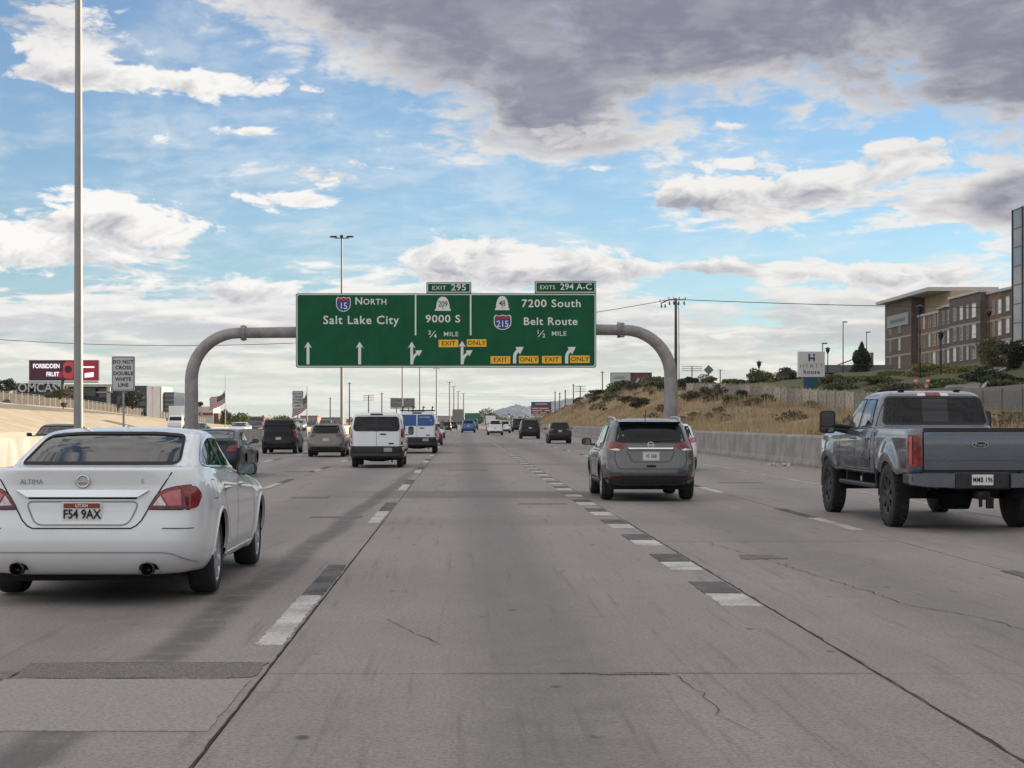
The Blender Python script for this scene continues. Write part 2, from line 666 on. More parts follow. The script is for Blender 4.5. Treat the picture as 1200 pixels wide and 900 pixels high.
class Shell:
    """a car body as a stack of plan outlines; rows: z rear, z front, y rear, y front, half width, squareness"""
    def __init__(self, rows, nl=60, ne=22, ns=64, flare=()):
        rows = np.array(rows, float)
        step = np.sqrt((np.diff(rows[:, :5], axis=0)**2 * np.array([1, 1, .6, .3, 1])).sum(1))
        k = np.concatenate([[0], np.cumsum(np.maximum(step, 0.01))])
        s = np.linspace(0, k[-1], nl)
        s = np.unique(np.concatenate([s, k]))
        val = np.stack([pchip(k, rows[:, i], s) for i in range(6)], 1)
        # outline directions: walk round a square
        e = np.linspace(-1, 1, ne + 1)[:-1]
        f = np.linspace(-1, 1, ns + 1)[:-1]
        sq = np.concatenate([np.stack([e, -np.ones_like(e)], 1), np.stack([np.ones_like(f), f], 1),
                             np.stack([-e, np.ones_like(e)], 1), np.stack([-np.ones_like(f), -f], 1)])
        V = []
        for zr, zf, yr, yf, w, n in val:
            r = (np.abs(sq[:, 0])**n + np.abs(sq[:, 1])**n)**(-1 / n)
            X_, Y_ = sq[:, 0] * r * w, sq[:, 1] * r
            y = (yr + yf) / 2 + Y_ * (yf - yr) / 2
            t = np.clip((y - yr) / max(yf - yr, 1e-6), 0, 1)
            t = t * t * (3 - 2 * t)
            z = zr + (zf - zr) * t
            for fy, fz, fr, amt in flare:       # swollen wheel arches
                dd = np.sqrt((y - fy)**2 + (z - fz)**2)
                X_ = X_ + np.sign(X_) * amt * np.exp(-((dd - fr) / 0.13)**2) * (np.abs(X_) > w * 0.8)
            V.append(np.stack([X_, y, z], 1))
        self.V = np.array(V)
        nlv, m = self.V.shape[:2]
        bm = bmesh.new()
        vs = [bm.verts.new(p) for p in self.V.reshape(-1, 3)]
        for i in range(nlv - 1):
            for j in range(m):
                kx = (j + 1) % m
                bm.faces.new((vs[i * m + j], vs[i * m + kx], vs[(i + 1) * m + kx], vs[(i + 1) * m + j]))
        bm.faces.new([vs[(nlv - 1) * m + j] for j in range(m)])
        bmesh.ops.recalc_face_normals(bm, faces=bm.faces)
        bm.normal_update()
        self.bm = bm
        self.bvh = BVHTree.FromBMesh(bm)

    RAY = {'B': ((0, 2), (0, 1, 0), -6), 'F': ((0, 2), (0, -1, 0), 14), 'R': ((1, 2), (-1, 0, 0), 5),
           'L': ((1, 2), (1, 0, 0), -5), 'T': ((0, 1), (0, 0, -1), 8)}

    def hit(self, axis, u, v):
        (a, b), d, far = self.RAY[axis]
        o = [0, 0, 0]
        c = ({0, 1, 2} - {a, b}).pop()
        o[a], o[b], o[c] = u, v, far
        h = self.bvh.ray_cast(Vector(o), Vector(d))
        if h[0] is None:
            o2 = Vector(o)
            o2[c] = 0.0 if c == 0 else (0.5 if axis == 'B' else 1.0)
            if c == 0:
                o2[0] = 0.9 if axis == 'R' else -0.9
            h = self.bvh.find_nearest(o2)
            p = h[0].copy()
            return p, h[1]
        n = h[1]
        if n.dot(Vector(d)) > 0:
            n = -n
        return h[0], n

    def cut(self, axis, poly):
        """open a hole with a clean edge"""
        (a, b), d, far = self.RAY[axis]
        bm = self.bm
        bm.faces.ensure_lookup_table()
        C = np.array([f.calc_center_median() for f in bm.faces])
        Nn = np.array([f.normal for f in bm.faces])
        sel = inside(poly, C[:, [a, b]]) & ((Nn @ np.array(d)) < 0.05)
        c = ({0, 1, 2} - {a, b}).pop()
        sgn = -d[c]
        if c == 0:
            sel &= (C[:, 0] * sgn > 0.25)
        kill = [bm.faces[i] for i in np.nonzero(sel)[0]]
        kill = [f for f, q in ((f, f.calc_center_median()) for f in kill) if (self.hit(axis, q[a], q[b])[0] - q).length < .08]
        ks = set(kill)
        rim = {v for f in kill for v in f.verts if any(g not in ks for g in v.link_faces)}
        bmesh.ops.delete(bm, geom=kill, context='FACES')
        for v in rim:
            if not v.is_valid:
                continue
            p = nearest_on(poly, (v.co[a], v.co[b]))
            h, _ = self.hit(axis, p[0], p[1])
            if (h - v.co).length < 0.3:
                v.co = h

    def project(self, axis, pts2, off):
        out = []
        for u, v in pts2:
            h, n = self.hit(axis, u, v)
            out.append((h + n * off, n))
        return out

    def patch(self, name, axis, poly, material, parent, off=0.004, thick=0.015, grid=0.08, smooth=True):
        """a panel that lies on the body"""
        (a, b), d, far = self.RAY[axis]
        bm = bmesh.new()
        bm.faces.new([bm.verts.new((u, v, 0)) for u, v in poly])
        P = np.array(poly)
        lo, hi = P.min(0), P.max(0)
        for ax in (0, 1):
            k = int((hi[ax] - lo[ax]) / grid)
            for i in range(1, k + 1):
                co = [0, 0, 0]
                no = [0, 0, 0]
                co[ax] = lo[ax] + (hi[ax] - lo[ax]) * i / (k + 1)
                no[ax] = 1
                bmesh.ops.bisect_plane(bm, geom=bm.verts[:] + bm.edges[:] + bm.faces[:], dist=1e-5, plane_co=co, plane_no=no)
        nrm = {}
        for v in bm.verts:
            h, n = self.hit(axis, v.co.x, v.co.y)
            v.co = h + n * off
            nrm[v.index] = n
        bm.verts.index_update()
        bm.normal_update()
        dv = Vector(d)
        if sum((f.normal.dot(dv) for f in bm.faces)) > 0:
            bmesh.ops.reverse_faces(bm, faces=bm.faces)
        for f in bm.faces:
            f.smooth = smooth
        bm.normal_update()
        bnd = [e for e in bm.edges if e.is_boundary]
        if thick > 0:
            for e in bnd:
                v0, v1 = e.verts
                n0, n1 = v0.normal, v1.normal
                q = [bm.verts.new(v0.co), bm.verts.new(v1.co), bm.verts.new(v1.co - n1 * thick), bm.verts.new(v0.co - n0 * thick)]
                bm.faces.new(q)
        me = bpy.data.meshes.new(name)
        bm.to_mesh(me)
        bm.free()
        me.materials.append(material)
        return link_mesh(name, me, parent)

    def band(self, name, axis, pts, width, material, parent, off=0.004, closed=True, step=0.06, thick=0.0, side=0.0):
        """a strip that follows a line on the body; side shifts it across"""
        P = [Vector(p) for p in pts]
        if closed:
            P.append(P[0])
        Q = []
        for i in range(len(P) - 1):
            k = max(1, int((P[i + 1] - P[i]).length / step))
            Q += [P[i].lerp(P[i + 1], j / k) for j in range(k)]
        if not closed:
            Q.append(P[-1])
        n = len(Q)
        vs, fs = [], []
        for i in range(n):
            t = (Q[(i + 1) % n] - Q[i - 1]) if closed else (Q[min(i + 1, n - 1)] - Q[max(i - 1, 0)])
            if t.length < 1e-9:
                t = Vector((1, 0))
            t.normalize()
            nn = Vector((-t.y, t.x))
            for k in (-0.5, 0.5):
                p = Q[i] + nn * width * (k + side)
                h, hn = self.hit(axis, p.x, p.y)
                vs.append(h + hn * off)
            if thick:
                for k in (0.5, -0.5):
                    vs.append(vs[-2 if k > 0 else -3] + Vector((0, 0, 0)))
        m = 2
        if thick:
            vs2 = []
            for i in range(n):
                a_, b_ = vs[i * 4], vs[i * 4 + 1]
                p = Q[i]
                h, hn = self.hit(axis, p.x, p.y)
                vs2 += [a_, b_, b_ - hn * thick, a_ - hn * thick]
            vs = vs2
            m = 4
        for i in range(n if closed else n - 1):
            j = (i + 1) % n
            for k in range(m if m == 4 else 1):
                k2 = (k + 1) % m
                fs.append((i * m + k, j * m + k, j * m + k2, i * m + k2))
        mb = MB().add(vs, fs)
        return mb.build(name, material, parent)

    def build(self, name, material, parent):
        me = bpy.data.meshes.new(name)
        for f in self.bm.faces:
            f.smooth = True
        self.bm.to_mesh(me)
        self.bm.free()
        me.materials.append(material)
        return link_mesh(name, me, parent)


WHEEL_CACHE = {}


def wheel(parent, x, y, r, width, side, style='alloy', spokes=10, rim_r=None, rim_mat=None, detail=1):
    """wheel part (tyre) with a rim as sub-part; x is the outer face"""
    rim_r = rim_r or r * 0.70
    rim_mat = rim_mat or ALLOY
    key = (round(r, 3), round(width, 3), side, style, spokes, round(rim_r, 3), rim_mat.name)
    if key not in WHEEL_CACHE:
        n = 36 if detail else 20
        t = MB()
        w = width
        s = side
        prof = [(rim_r, 0.015), (rim_r + 0.02, 0.0), (r * 0.93, 0.004), (r * 0.985, 0.03), (r, 0.06), (r, w - 0.06), (r * 0.985, w - 0.03), (r * 0.93, w), (rim_r * 0.8, w), (0.02, w)]
        t.lathe([(a, -s * b) for a, b in prof], 'x', n=n)
        if style == 'offroad':
            for k in range(26):
                a = 2 * math.pi * k / 26
                for xx, off in ((0.05, 0), (0.16, .5), (0.27, 0)):
                    a2 = a + off * 2 * math.pi / 26
                    if xx < w:
                        cx, cy, cz = -s * xx, math.cos(a2) * (r + 0.001), math.sin(a2) * (r + 0.001)
                        ux, uz = -math.sin(a2), math.cos(a2)
                        vs = []
                        for dx in (-.045, .045):
                            for q in (-.038, .038):
                                for dr in (-.012, .012):
                                    vs.append((cx + dx, cy + ux * q + math.cos(a2) * dr, cz + uz * q + math.sin(a2) * dr))
                        t.add(vs, [(0, 1, 3, 2), (4, 6, 7, 5), (0, 2, 6, 4), (1, 5, 7, 3), (0, 4, 5, 1), (2, 3, 7, 6)])
        rm = MB()
        rm.lathe([(rim_r + 0.004, -s * 0.012), (rim_r - 0.012, -s * 0.010), (rim_r - 0.02, -s * 0.05), (rim_r * 0.93, -s * 0.12)], 'x', n=n)
        hub = 0.17 * rim_r + 0.015
        rm.lathe([(0.001, -s * 0.018), (hub * 0.8, -s * 0.018), (hub, -s * 0.03), (hub, -s * 0.08)], 'x', n=14)
        for k in range(spokes):
            a = 2 * math.pi * (k + .25) / spokes
            ca, sa = math.cos(a), math.sin(a)
            h0, h1 = 0.10 * rim_r + 0.008, 0.055 * rim_r + 0.010
            if style == 'offroad':
                h0, h1 = h0 * 1.3, h1 * 1.6
            vs = []
            for rr, hh, x0, x1 in ((hub * 0.8, h0 * 0.8, 0.022, 0.07), (rim_r - 0.01, h1, 0.014, 0.06)):
                for xx in (x0, x1):
                    for q in (-hh, hh):
                        vs.append((-s * xx, rr * ca - q * sa, rr * sa + q * ca))
            rm.add(vs, [(0, 1, 3, 2), (4, 6, 7, 5), (0, 4, 5, 1), (2, 3, 7, 6), (0, 2, 6, 4), (1, 5, 7, 3)])
        bk = MB().lathe([(0.001, -s * 0.10), (rim_r * 0.94, -s * 0.10)], 'x', n=n)  # added black backing disc stands for the dark hollow behind the spokes
        WHEEL_CACHE[key] = (t.mesh('wheel', RUBBER), rm.mesh('rim', rim_mat), bk.mesh('backing_disc', UNDER))
    a, b, c = WHEEL_CACHE[key]
    wo = link_mesh('wheel', a, parent, (x, y, r))
    link_mesh('rim', b, wo)
    link_mesh('backing_disc', c, wo)
    return wo


def arch_poly(y, r, zc, zlow=-0.1, n=22):
    pts = [(y + r, zlow)]
    for k in range(n + 1):
        a = math.pi * k / n
        pts.append((y + r * math.cos(a), zc + r * math.sin(a)))
    pts.append((y - r, zlow))
    return pts


def plate(parent, x, y, z, chars, header=None, w=0.305, h=0.152, ink=None, tilt=0.0, frame=None):
    o = MB().chamfer_box(-w / 2, w / 2, 0, 0.012, -h / 2, h / 2, 0.004).build('number_plate', PLATE_WHITE, parent, (x, y, z))
    if header:
        MB().b2(-w / 2 + .012, w / 2 - .012, -0.004, 0, h / 2 - .045, h / 2 - .008).build('header_band', mat('plate red', (0.25, 0.05, 0.03), 0.5), o)
        text(header, 0.036, 0, -0.006, h / 2 - .027, PLATE_WHITE, o, bold=0.0008)
    text(chars, 0.098 if header else 0.10, 0, -0.003, -0.018 if header else 0.0, ink or INK, o, bold=0.0018 if header else 0.0006, sx=0.82 if header else 0.66, space=1.0 if header else 1.12)
    if frame:
        f = MB()
        t = 0.012
        for x0, x1, z0, z1 in ((-w / 2 - t, w / 2 + t, h / 2, h / 2 + t), (-w / 2 - t, w / 2 + t, -h / 2 - t * 1.6, -h / 2),
                               (-w / 2 - t, -w / 2, -h / 2, h / 2), (w / 2, w / 2 + t, -h / 2, h / 2)):
            f.b2(x0, x1, -0.008, 0.014, z0, z1)
        f.build('plate_frame', frame, o)
    return o


def mirror_part(parent, x, y, z, side, w=0.20, h=0.14, d=0.12, material=None, glass=True):
    """door mirror: rounded housing on a short arm, glass to the rear"""
    m = MB()
    rings = []
    for yy, k in ((0.0, 0.94), (0.012, 1.0), (d * 0.5, 0.92), (d * 0.85, 0.6), (d, 0.2)):
        poly = round_poly([(-w / 2 * k, -h / 2 * k), (w / 2 * k, -h / 2 * k), (w / 2 * k, h / 2 * k), (-w / 2 * k, h / 2 * k)], h * 0.42 * k, 4)
        rings.append([(px, yy, pz) for px, pz in poly])
    m.loft(rings, True, True)
    m.b2(-w / 2 - 0.08 if side > 0 else w / 2 - 0.02, -w / 2 + 0.02 if side > 0 else w / 2 + 0.08, 0.02, 0.07, -h / 2 - 0.01, -h / 2 + 0.03)
    o = m.build('door_mirror', material or BLACK_PLASTIC, parent, (x, y, z))
    if glass:
        k = 0.80
        poly = round_poly([(-w / 2 * k, -h / 2 * k), (w / 2 * k, -h / 2 * k), (w / 2 * k, h / 2 * k), (-w / 2 * k, h / 2 * k)], h * 0.3, 4)
        MB().prism(poly, -0.004, 0.004).build('mirror_glass', mat('mirror glass', (0.15, 0.155, 0.16), 0.05, 1.0), o)
    return o


def add_wheels(sh, root, ys, r, xo, width, paint_lip=None, gap=0.055, lip=0.03, **kw):
    for yy in ys:
        poly = arch_poly(yy, r + gap, r + 0.02)
        for ax, s in (('R', 1), ('L', -1)):
            sh.cut(ax, poly)
            if paint_lip:
                arc = [p for p in poly[1:-1] if p[1] > 0.2]
                sh.band('arch_lip', ax, arc, lip, paint_lip, root, off=0.010, closed=False, thick=0.03, side=0.5 if lip > .05 else 0.15)
            wheel(root, s * xo, yy, r, width, s, **kw)
            w = MB()
            R2 = r + gap + 0.03
            ang = [math.pi * (k / 14 * 1.06 - .03) for k in range(15)]
            cz = r + .02
            rings = [[(s * (xo - .02) - q * s, yy + rr * math.cos(a_), max(.16, cz + rr * math.sin(a_))) for a_ in ang] for rr, q in ((R2, 0.0), (R2, .42), (.03, .42))]
            w.loft(rings, False, True, closed=False)
            w.build('wheel_well', UNDER, root)


def logo_ring(parent, x, y, z, r):
    """a plain ring with a bar across it"""
    m = MB().lathe([(r, 0.0), (r * 0.98, -0.010), (r * 0.80, -0.010), (r * 0.78, 0.0)], 'y', (0, 0, 0), n=28)
    o = m.build('emblem', CHROME, parent, (x, y, z))
    MB().b2(-r * 1.12, r * 1.12, -0.014, -0.002, -r * 0.2, r * 0.2).build('emblem_bar', CHROME, o)
    return o


# ------------------------------------------------------------------ vehicles
def paint(name, color, metal=0.0, rough=0.28, dirt=0.10, coat=0.6, spec=0.5):
    return mat('paint ' + name, color, rough, metal, scale=1.6, coat=coat, dirt=dirt, spec=spec)


def sill_line(sh, root, axis, y0, y1, z, material, width=0.03):
    return sh.band('sill_trim', axis, [(y0, z), (y1, z)], width, material, root, off=0.006, closed=False, thick=0.02)


def make_sedan(pt, hero=False, wheels=('alloy', 10), glass=None):
    """four door saloon; rear bumper at y=0, road at z=0"""
    root = empty('sedan')
    L = 4.86
    rows = [(0.21, .20, .34, 4.60, .76, 5), (0.235, .21, .16, 4.76, .84, 6.5), (0.32, .30, .06, 4.84, .895, 7.4), (0.40, .40, .02, 4.86, .915, 8), (0.50, .5, .0, 4.86, .925, 8.4),
            (0.60, .58, .012, 4.85, .93, 8.4), (0.72, .66, .045, 4.82, .93, 8.4), (0.84, .72, .06, 4.76, .925, 8.4), (0.93, .78, .075, 4.62, .91, 8),
            (1.00, .83, .07, 4.45, .885, 7.5), (1.045, .865, .065, 4.30, .86, 7), (1.062, .89, .085, 4.15, .845, 6.5), (1.068, .905, .14, 4.0, .835, 6.5), (1.062, .94, .33, 3.70, .81, 6), (1.062, .965, .50, 3.50, .79, 6),
            (1.072, .98, .58, 3.42, .78, 6), (1.10, 1.02, .70, 3.28, .77, 6), (1.20, 1.14, 1.02, 2.98, .725, 6), (1.28, 1.25, 1.30, 2.70, .69, 6), (1.315, 1.305, 1.46, 2.55, .665, 5.6),
            (1.338, 1.335, 1.60, 2.42, .625, 5.2), (1.358, 1.356, 1.76, 2.32, .53, 4.8), (1.372, 1.372, 1.92, 2.22, .33, 4), (1.378, 1.378, 2.02, 2.12, .06, 3)]
    fl = [(1.08, .33, .42, .018), (3.86, .33, .42, .014)]
    sh = Shell(rows, nl=90 if hero else 44, ne=30 if hero else 16, ns=84 if hero else 44, flare=fl)
    gm = glass or (glass_mat('sedan glass', (0.53, 0.56, 0.54)) if hero else DARK_GLASS)
    back = round_poly([(-.635, 1.085), (.635, 1.085), (.575, 1.30), (.35, 1.322), (-.35, 1.322), (-.575, 1.30)], [.04, .05, .05, .2, .2, .05], 5)
    front = round_poly([(-.66, .995), (.66, .995), (.60, 1.29), (-.60, 1.29)], .06, 5)
    sideP = round_poly([(1.06, 1.085), (1.14, 1.048), (2.95, 1.0), (3.18, 1.005), (2.82, 1.16), (2.50, 1.258), (2.15, 1.292), (1.78, 1.285), (1.46, 1.235)], [.02, .03, .1, .02, .2, .2, .2, .2, .15], 4)
    bz = [(1.10, 1.03), (1.30, 1.03)]
    if hero:
        sh.cut('B', back)
        sh.cut('F', front)
        for ax in 'RL':
            sh.cut(ax, sideP)
    sh_b = sh
    body_done = []
    add_wheels(sh, root, (1.08, 3.86), 0.325, 0.905, 0.215, paint_lip=pt, lip=0.022, gap=0.045, style=wheels[0], spokes=wheels[1], detail=1 if hero else 0)
    P = lambda name, ax, poly, m, **k: sh_b.patch(name, ax, poly, m, root, **k)
    P('rear_window', 'B', back, gm, off=0.002, thick=0.006, grid=0.1)
    sh_b.band('window_seal', 'B', back, 0.022, SEAM, root, off=0.006)
    P('windscreen', 'F', front, gm, off=0.002, thick=0.006, grid=0.1)
    sh_b.band('window_seal', 'F', front, 0.03, SEAM, root, off=0.006)
    for ax in 'RL':
        # three side panes split by pillars
        for pane in ([(1.075, 1.085), (1.145, 1.052), (1.24, 1.05), (1.395, 1.195)],
                     [(1.27, 1.047), (2.10, 1.022), (1.95, 1.285), (1.75, 1.28), (1.42, 1.232)],
                     [(2.19, 1.02), (2.94, 1.005), (3.12, 1.012), (2.80, 1.158), (2.49, 1.252), (2.15, 1.286), (2.03, 1.287)]):
            P('side_window', ax, pane, gm, off=0.002, thick=0.006, grid=0.09)
        if hero:
            for pil in ([(1.235, 1.05), (1.275, 1.047), (1.43, 1.228), (1.39, 1.195)], [(2.10, 1.022), (2.19, 1.02), (2.03, 1.288), (1.95, 1.287)]):
                P('window_pillar', ax, pil, BLACK_PLASTIC, off=0.004, thick=0.03, grid=0.2)
        sh_b.band('window_trim', ax, sideP, 0.022, CHROME if hero else BLACK_PLASTIC, root, off=0.006)
        if hero:
            # doors outlined, handles, sill
            for ln in ([(1.17, 1.04), (1.27, .80), (1.46, .55), (1.50, .30)], [(2.14, 1.015), (2.18, .7), (2.17, .30)], [(3.15, 1.0), (3.30, .8), (3.33, .5), (3.27, .30)]):
                sh_b.band('door_gap', ax, ln, 0.009, SEAM, root, off=0.0025, closed=False)
            for hy in (1.40, 2.42):
                s = 1 if ax == 'R' else -1
                h, n = sh_b.hit(ax, hy, .865)
                m = MB()
                m.tube([(0, -.09, 0), (.035 * s, -.07, .002), (.04 * s, .06, .002), (0, .09, 0)], 0.013, 8)
                m.build('door_handle', CHROME, root, h)
                P('handle_recess_shade', ax, round_poly([(hy - .07, .84), (hy + .06, .84), (hy + .06, .895), (hy - .07, .895)], .02, 4), mat('recess shade grey', (0.25, 0.26, 0.27), 0.5), off=0.002, thick=0)  # flat grey patch paints the shade behind the handle
            sill_line(sh_b, root, ax, 1.50, 3.36, .27, pt, .045)
            sh_b.band('fuel_door' if ax == 'R' else 'body_crease', ax, round_poly([(.72, .80), (.88, .80), (.88, .95), (.72, .95)], .03, 3) if ax == 'R' else [(1.5, .62), (3.3, .56)], 0.006, SEAM if ax == 'R' else pt, root, off=0.002, closed=(ax == 'R'))
    # rear lamps: wrap round the corner
    lamp = round_poly([(.505, .748), (.812, .742), (.812, .926), (.72, .92), (.634, .897), (.575, .862)], [.02, .005, .005, .03, .03, .03], 3)
    for s in (1, -1):
        lp = lamp if s > 0 else mirror(lamp)
        o = P('tail_light', 'B', lp, RED_LENS, off=0.010, thick=0.02, grid=0.06)
        if hero:
            inn = [(.545, .775), (.645, .772), (.60, .85)]
            mid = [(.61, .855), (.66, .772), (.75, .772), (.74, .895), (.66, .88)]
            dn = [(.535, .752), (.795, .747), (.795, .768), (.525, .766)]
            for q, mm in ((inn, CLEAR_LENS), (mid, mat('pale red lens', (0.5, 0.12, 0.12), 0.12, coat=0.6)), (dn, DEEP_RED)):
                c = sh_b.patch('lens', 'B', q if s > 0 else mirror(q), mm, root, off=0.014, thick=0.004, grid=0.08)
                c.parent = o
            sh_b.band('lamp_gap', 'B', lp, 0.012, SEAM, root, off=0.005)
            P('tail_light_side', 'R' if s > 0 else 'L', round_poly([(.13, .742), (.24, .755), (.33, .845), (.28, .915), (.13, .926)], [.004, .03, .03, .03, .004], 3), RED_LENS, off=0.0105, thick=0.01, grid=0.08)
    zc = 0.785
    if hero:
        # boot lid outline, trim, badges, plate recess
        lid = [(-.68, 1.03), (-.60, .90), (-.515, .76), (-.46, .66), (-.42, .62), (-.38, .60), (.38, .60), (.42, .62), (.46, .66), (.515, .76), (.60, .90), (.68, 1.03)]
        sh_b.band('boot_gap', 'B', lid, 0.010, SEAM, root, off=0.003, closed=False)
        rec = round_poly([(-.36, .625), (.36, .625), (.44, .805), (-.44, .805)], .06, 4)
        sh_b.band('plate_recess_shade', 'B', rec, 0.012, mat('recess shade grey', (0.25, 0.26, 0.27), 0.5), root, off=0.003)  # grey outline paints the shaded edge of the plate hollow
        bar = round_poly([(-.43, .838), (.43, .838), (.52, .893), (-.52, .893)], .015, 3)
        P('chrome_trim', 'B', bar, mat('satin chrome', (.60, .62, .66), .12, 1.0), off=0.022, thick=0.02, grid=0.1)
        sh_b.band('trim_shadow_gap', 'B', [(-.42, .830), (.42, .830)], 0.012, SEAM, root, off=0.004, closed=False)
        crease = [(-.84, .32), (-.70, .40), (-.62, .415), (.62, .415), (.70, .40), (.84, .32)]
        sh_b.band('bumper_crease', 'B', crease, 0.010, mat('crease shade grey', (0.33, 0.34, 0.35), 0.5), root, off=0.006, closed=False, step=.02)  # grey band paints the shade along the bumper fold
        sh_b.band('bumper_crease', 'B', [(-.84, .595), (-.62, .60)], 0.006, SEAM, root, off=0.006, closed=False, step=.015)
        sh_b.band('bumper_crease', 'B', [(.62, .60), (.84, .595)], 0.006, SEAM, root, off=0.006, closed=False, step=.015)
        yb = sh_b.hit('B', 0, .97)[0].y
        logo_ring(root, 0, yb - .006, .962, .052)
        text('ALTIMA', .052, -.40, yb + .001, .957, mat('badge steel', (.33, .34, .35), .3, .8), root, 'badge', bold=.0, sx=1.0)
        text('S', .05, .46, yb + .004, .962, mat('badge steel', (.33, .34, .35), .3, .8), root, 'badge', bold=.0)
        yp = sh_b.hit('B', 0, .725)[0].y
        plate(root, 0, yp - .018, .725, 'F54 9AX', 'UTAH')
        # aerial fin, high brake lamp on the shelf
        MB().prism_x([(1.72, 1.352), (1.86, 1.37), (1.78, 1.395)], -.012, .012).build('roof_aerial', pt, root)
        for s in (1, -1):
            m = MB()
            m.lathe([(.046, -.04), (.050, -.045), (.050, .1), (.0, .1)], 'y', (0, 0, 0), n=20)
            m.lathe([(.040, -.043), (.038, .05), (.001, .05)], 'y', (0, 0, 0), n=20)
            e = m.build('exhaust', mat('sooty steel', (0.07, 0.065, 0.06), 0.35, 0.9), root, (s * .505, .05, .285))
            e.data.polygons.foreach_set('use_smooth', [True] * len(e.data.polygons))
            P('exhaust_cutout', 'B', round_poly([(s * .505 - .085, .225), (s * .505 + .085, .225), (s * .505 + .07, .33), (s * .505 - .07, .33)], .05, 4), UNDER, off=0.003, thick=0.0)
        # cabin seen through the glass
        trim = mat('cabin grey', (0.05, 0.05, 0.05), 0.8)
        pale = mat('cabin beige', (0.30, 0.27, 0.22), 0.8)
        MB().b2(-.66, .66, .60, 1.25, 1.00, 1.03).build('parcel_shelf', trim, root)
        MB().b2(-.70, .70, 1.25, 3.3, .40, .55).build('cabin_floor', trim, root)
        MB().b2(-.64, .64, 1.15, 1.32, .55, 1.04).build('rear_seat', trim, root)
        for sx in (-.37, .37):
            m = MB()
            m.loft([[(px * k, 2.05 + (z - .5) * -.28 + dy, z) for px, dy in ((-.25, 0), (.25, 0), (.25, .13), (-.25, .13))] for z, k in ((.5, 1), (.8, 1.0), (1.03, .8))], True, False)
            st = m.build('front_seat', trim, root, (sx, 0, 0))
            MB().chamfer_box(-.13, .13, 1.86, 1.96, 1.05, 1.21, .03).build('headrest', trim, st)
        MB().b2(-.68, .68, 3.0, 3.45, .85, .98).build('dashboard', trim, root)
        MB().chamfer_box(-.13, .13, 2.60, 2.63, 1.19, 1.25, .01).build('rear_view_mirror', BLACK_PLASTIC, root)
        MB().b2(-.50, .50, 1.55, 2.5, 1.325, 1.33).build('headliner', pale, root)
        for s in (1, -1):
            mirror_part(root, s * .915, 2.86, .985, s, .19, .12, .13, BLACK_PLASTIC)
    else:
        P('number_plate', 'B', [(-.15, zc - .075), (.15, zc - .075), (.15, zc + .075), (-.15, zc + .075)], mat('far plate', (.42, .42, .41), .4), off=.012)
        P('rear_bumper_skirt', 'B', round_poly([(-.6, .22), (.6, .22), (.55, .33), (-.55, .33)], .05, 3), BLACK_PLASTIC, off=.006)
        for s in (1, -1):
            mirror_part(root, s * .99, 2.95, 1.0, s, .2, .13, .12, pt, True)
    MB().b2(-.68, .68, .30, 4.5, .17, .28).build('underbody', UNDER, root)
    P('headlight', 'F', [(.5, .60), (.86, .60), (.86, .72), (.55, .70)], CLEAR_LENS, off=.006)
    P('headlight', 'F', [(-.5, .60), (-.55, .70), (-.86, .72), (-.86, .60)], CLEAR_LENS, off=.006)
    P('front_grille', 'F', [(-.4, .35), (.4, .35), (.45, .62), (-.45, .62)], BLACK_PLASTIC, off=.006)
    sh.build('body', pt, root)
    return root


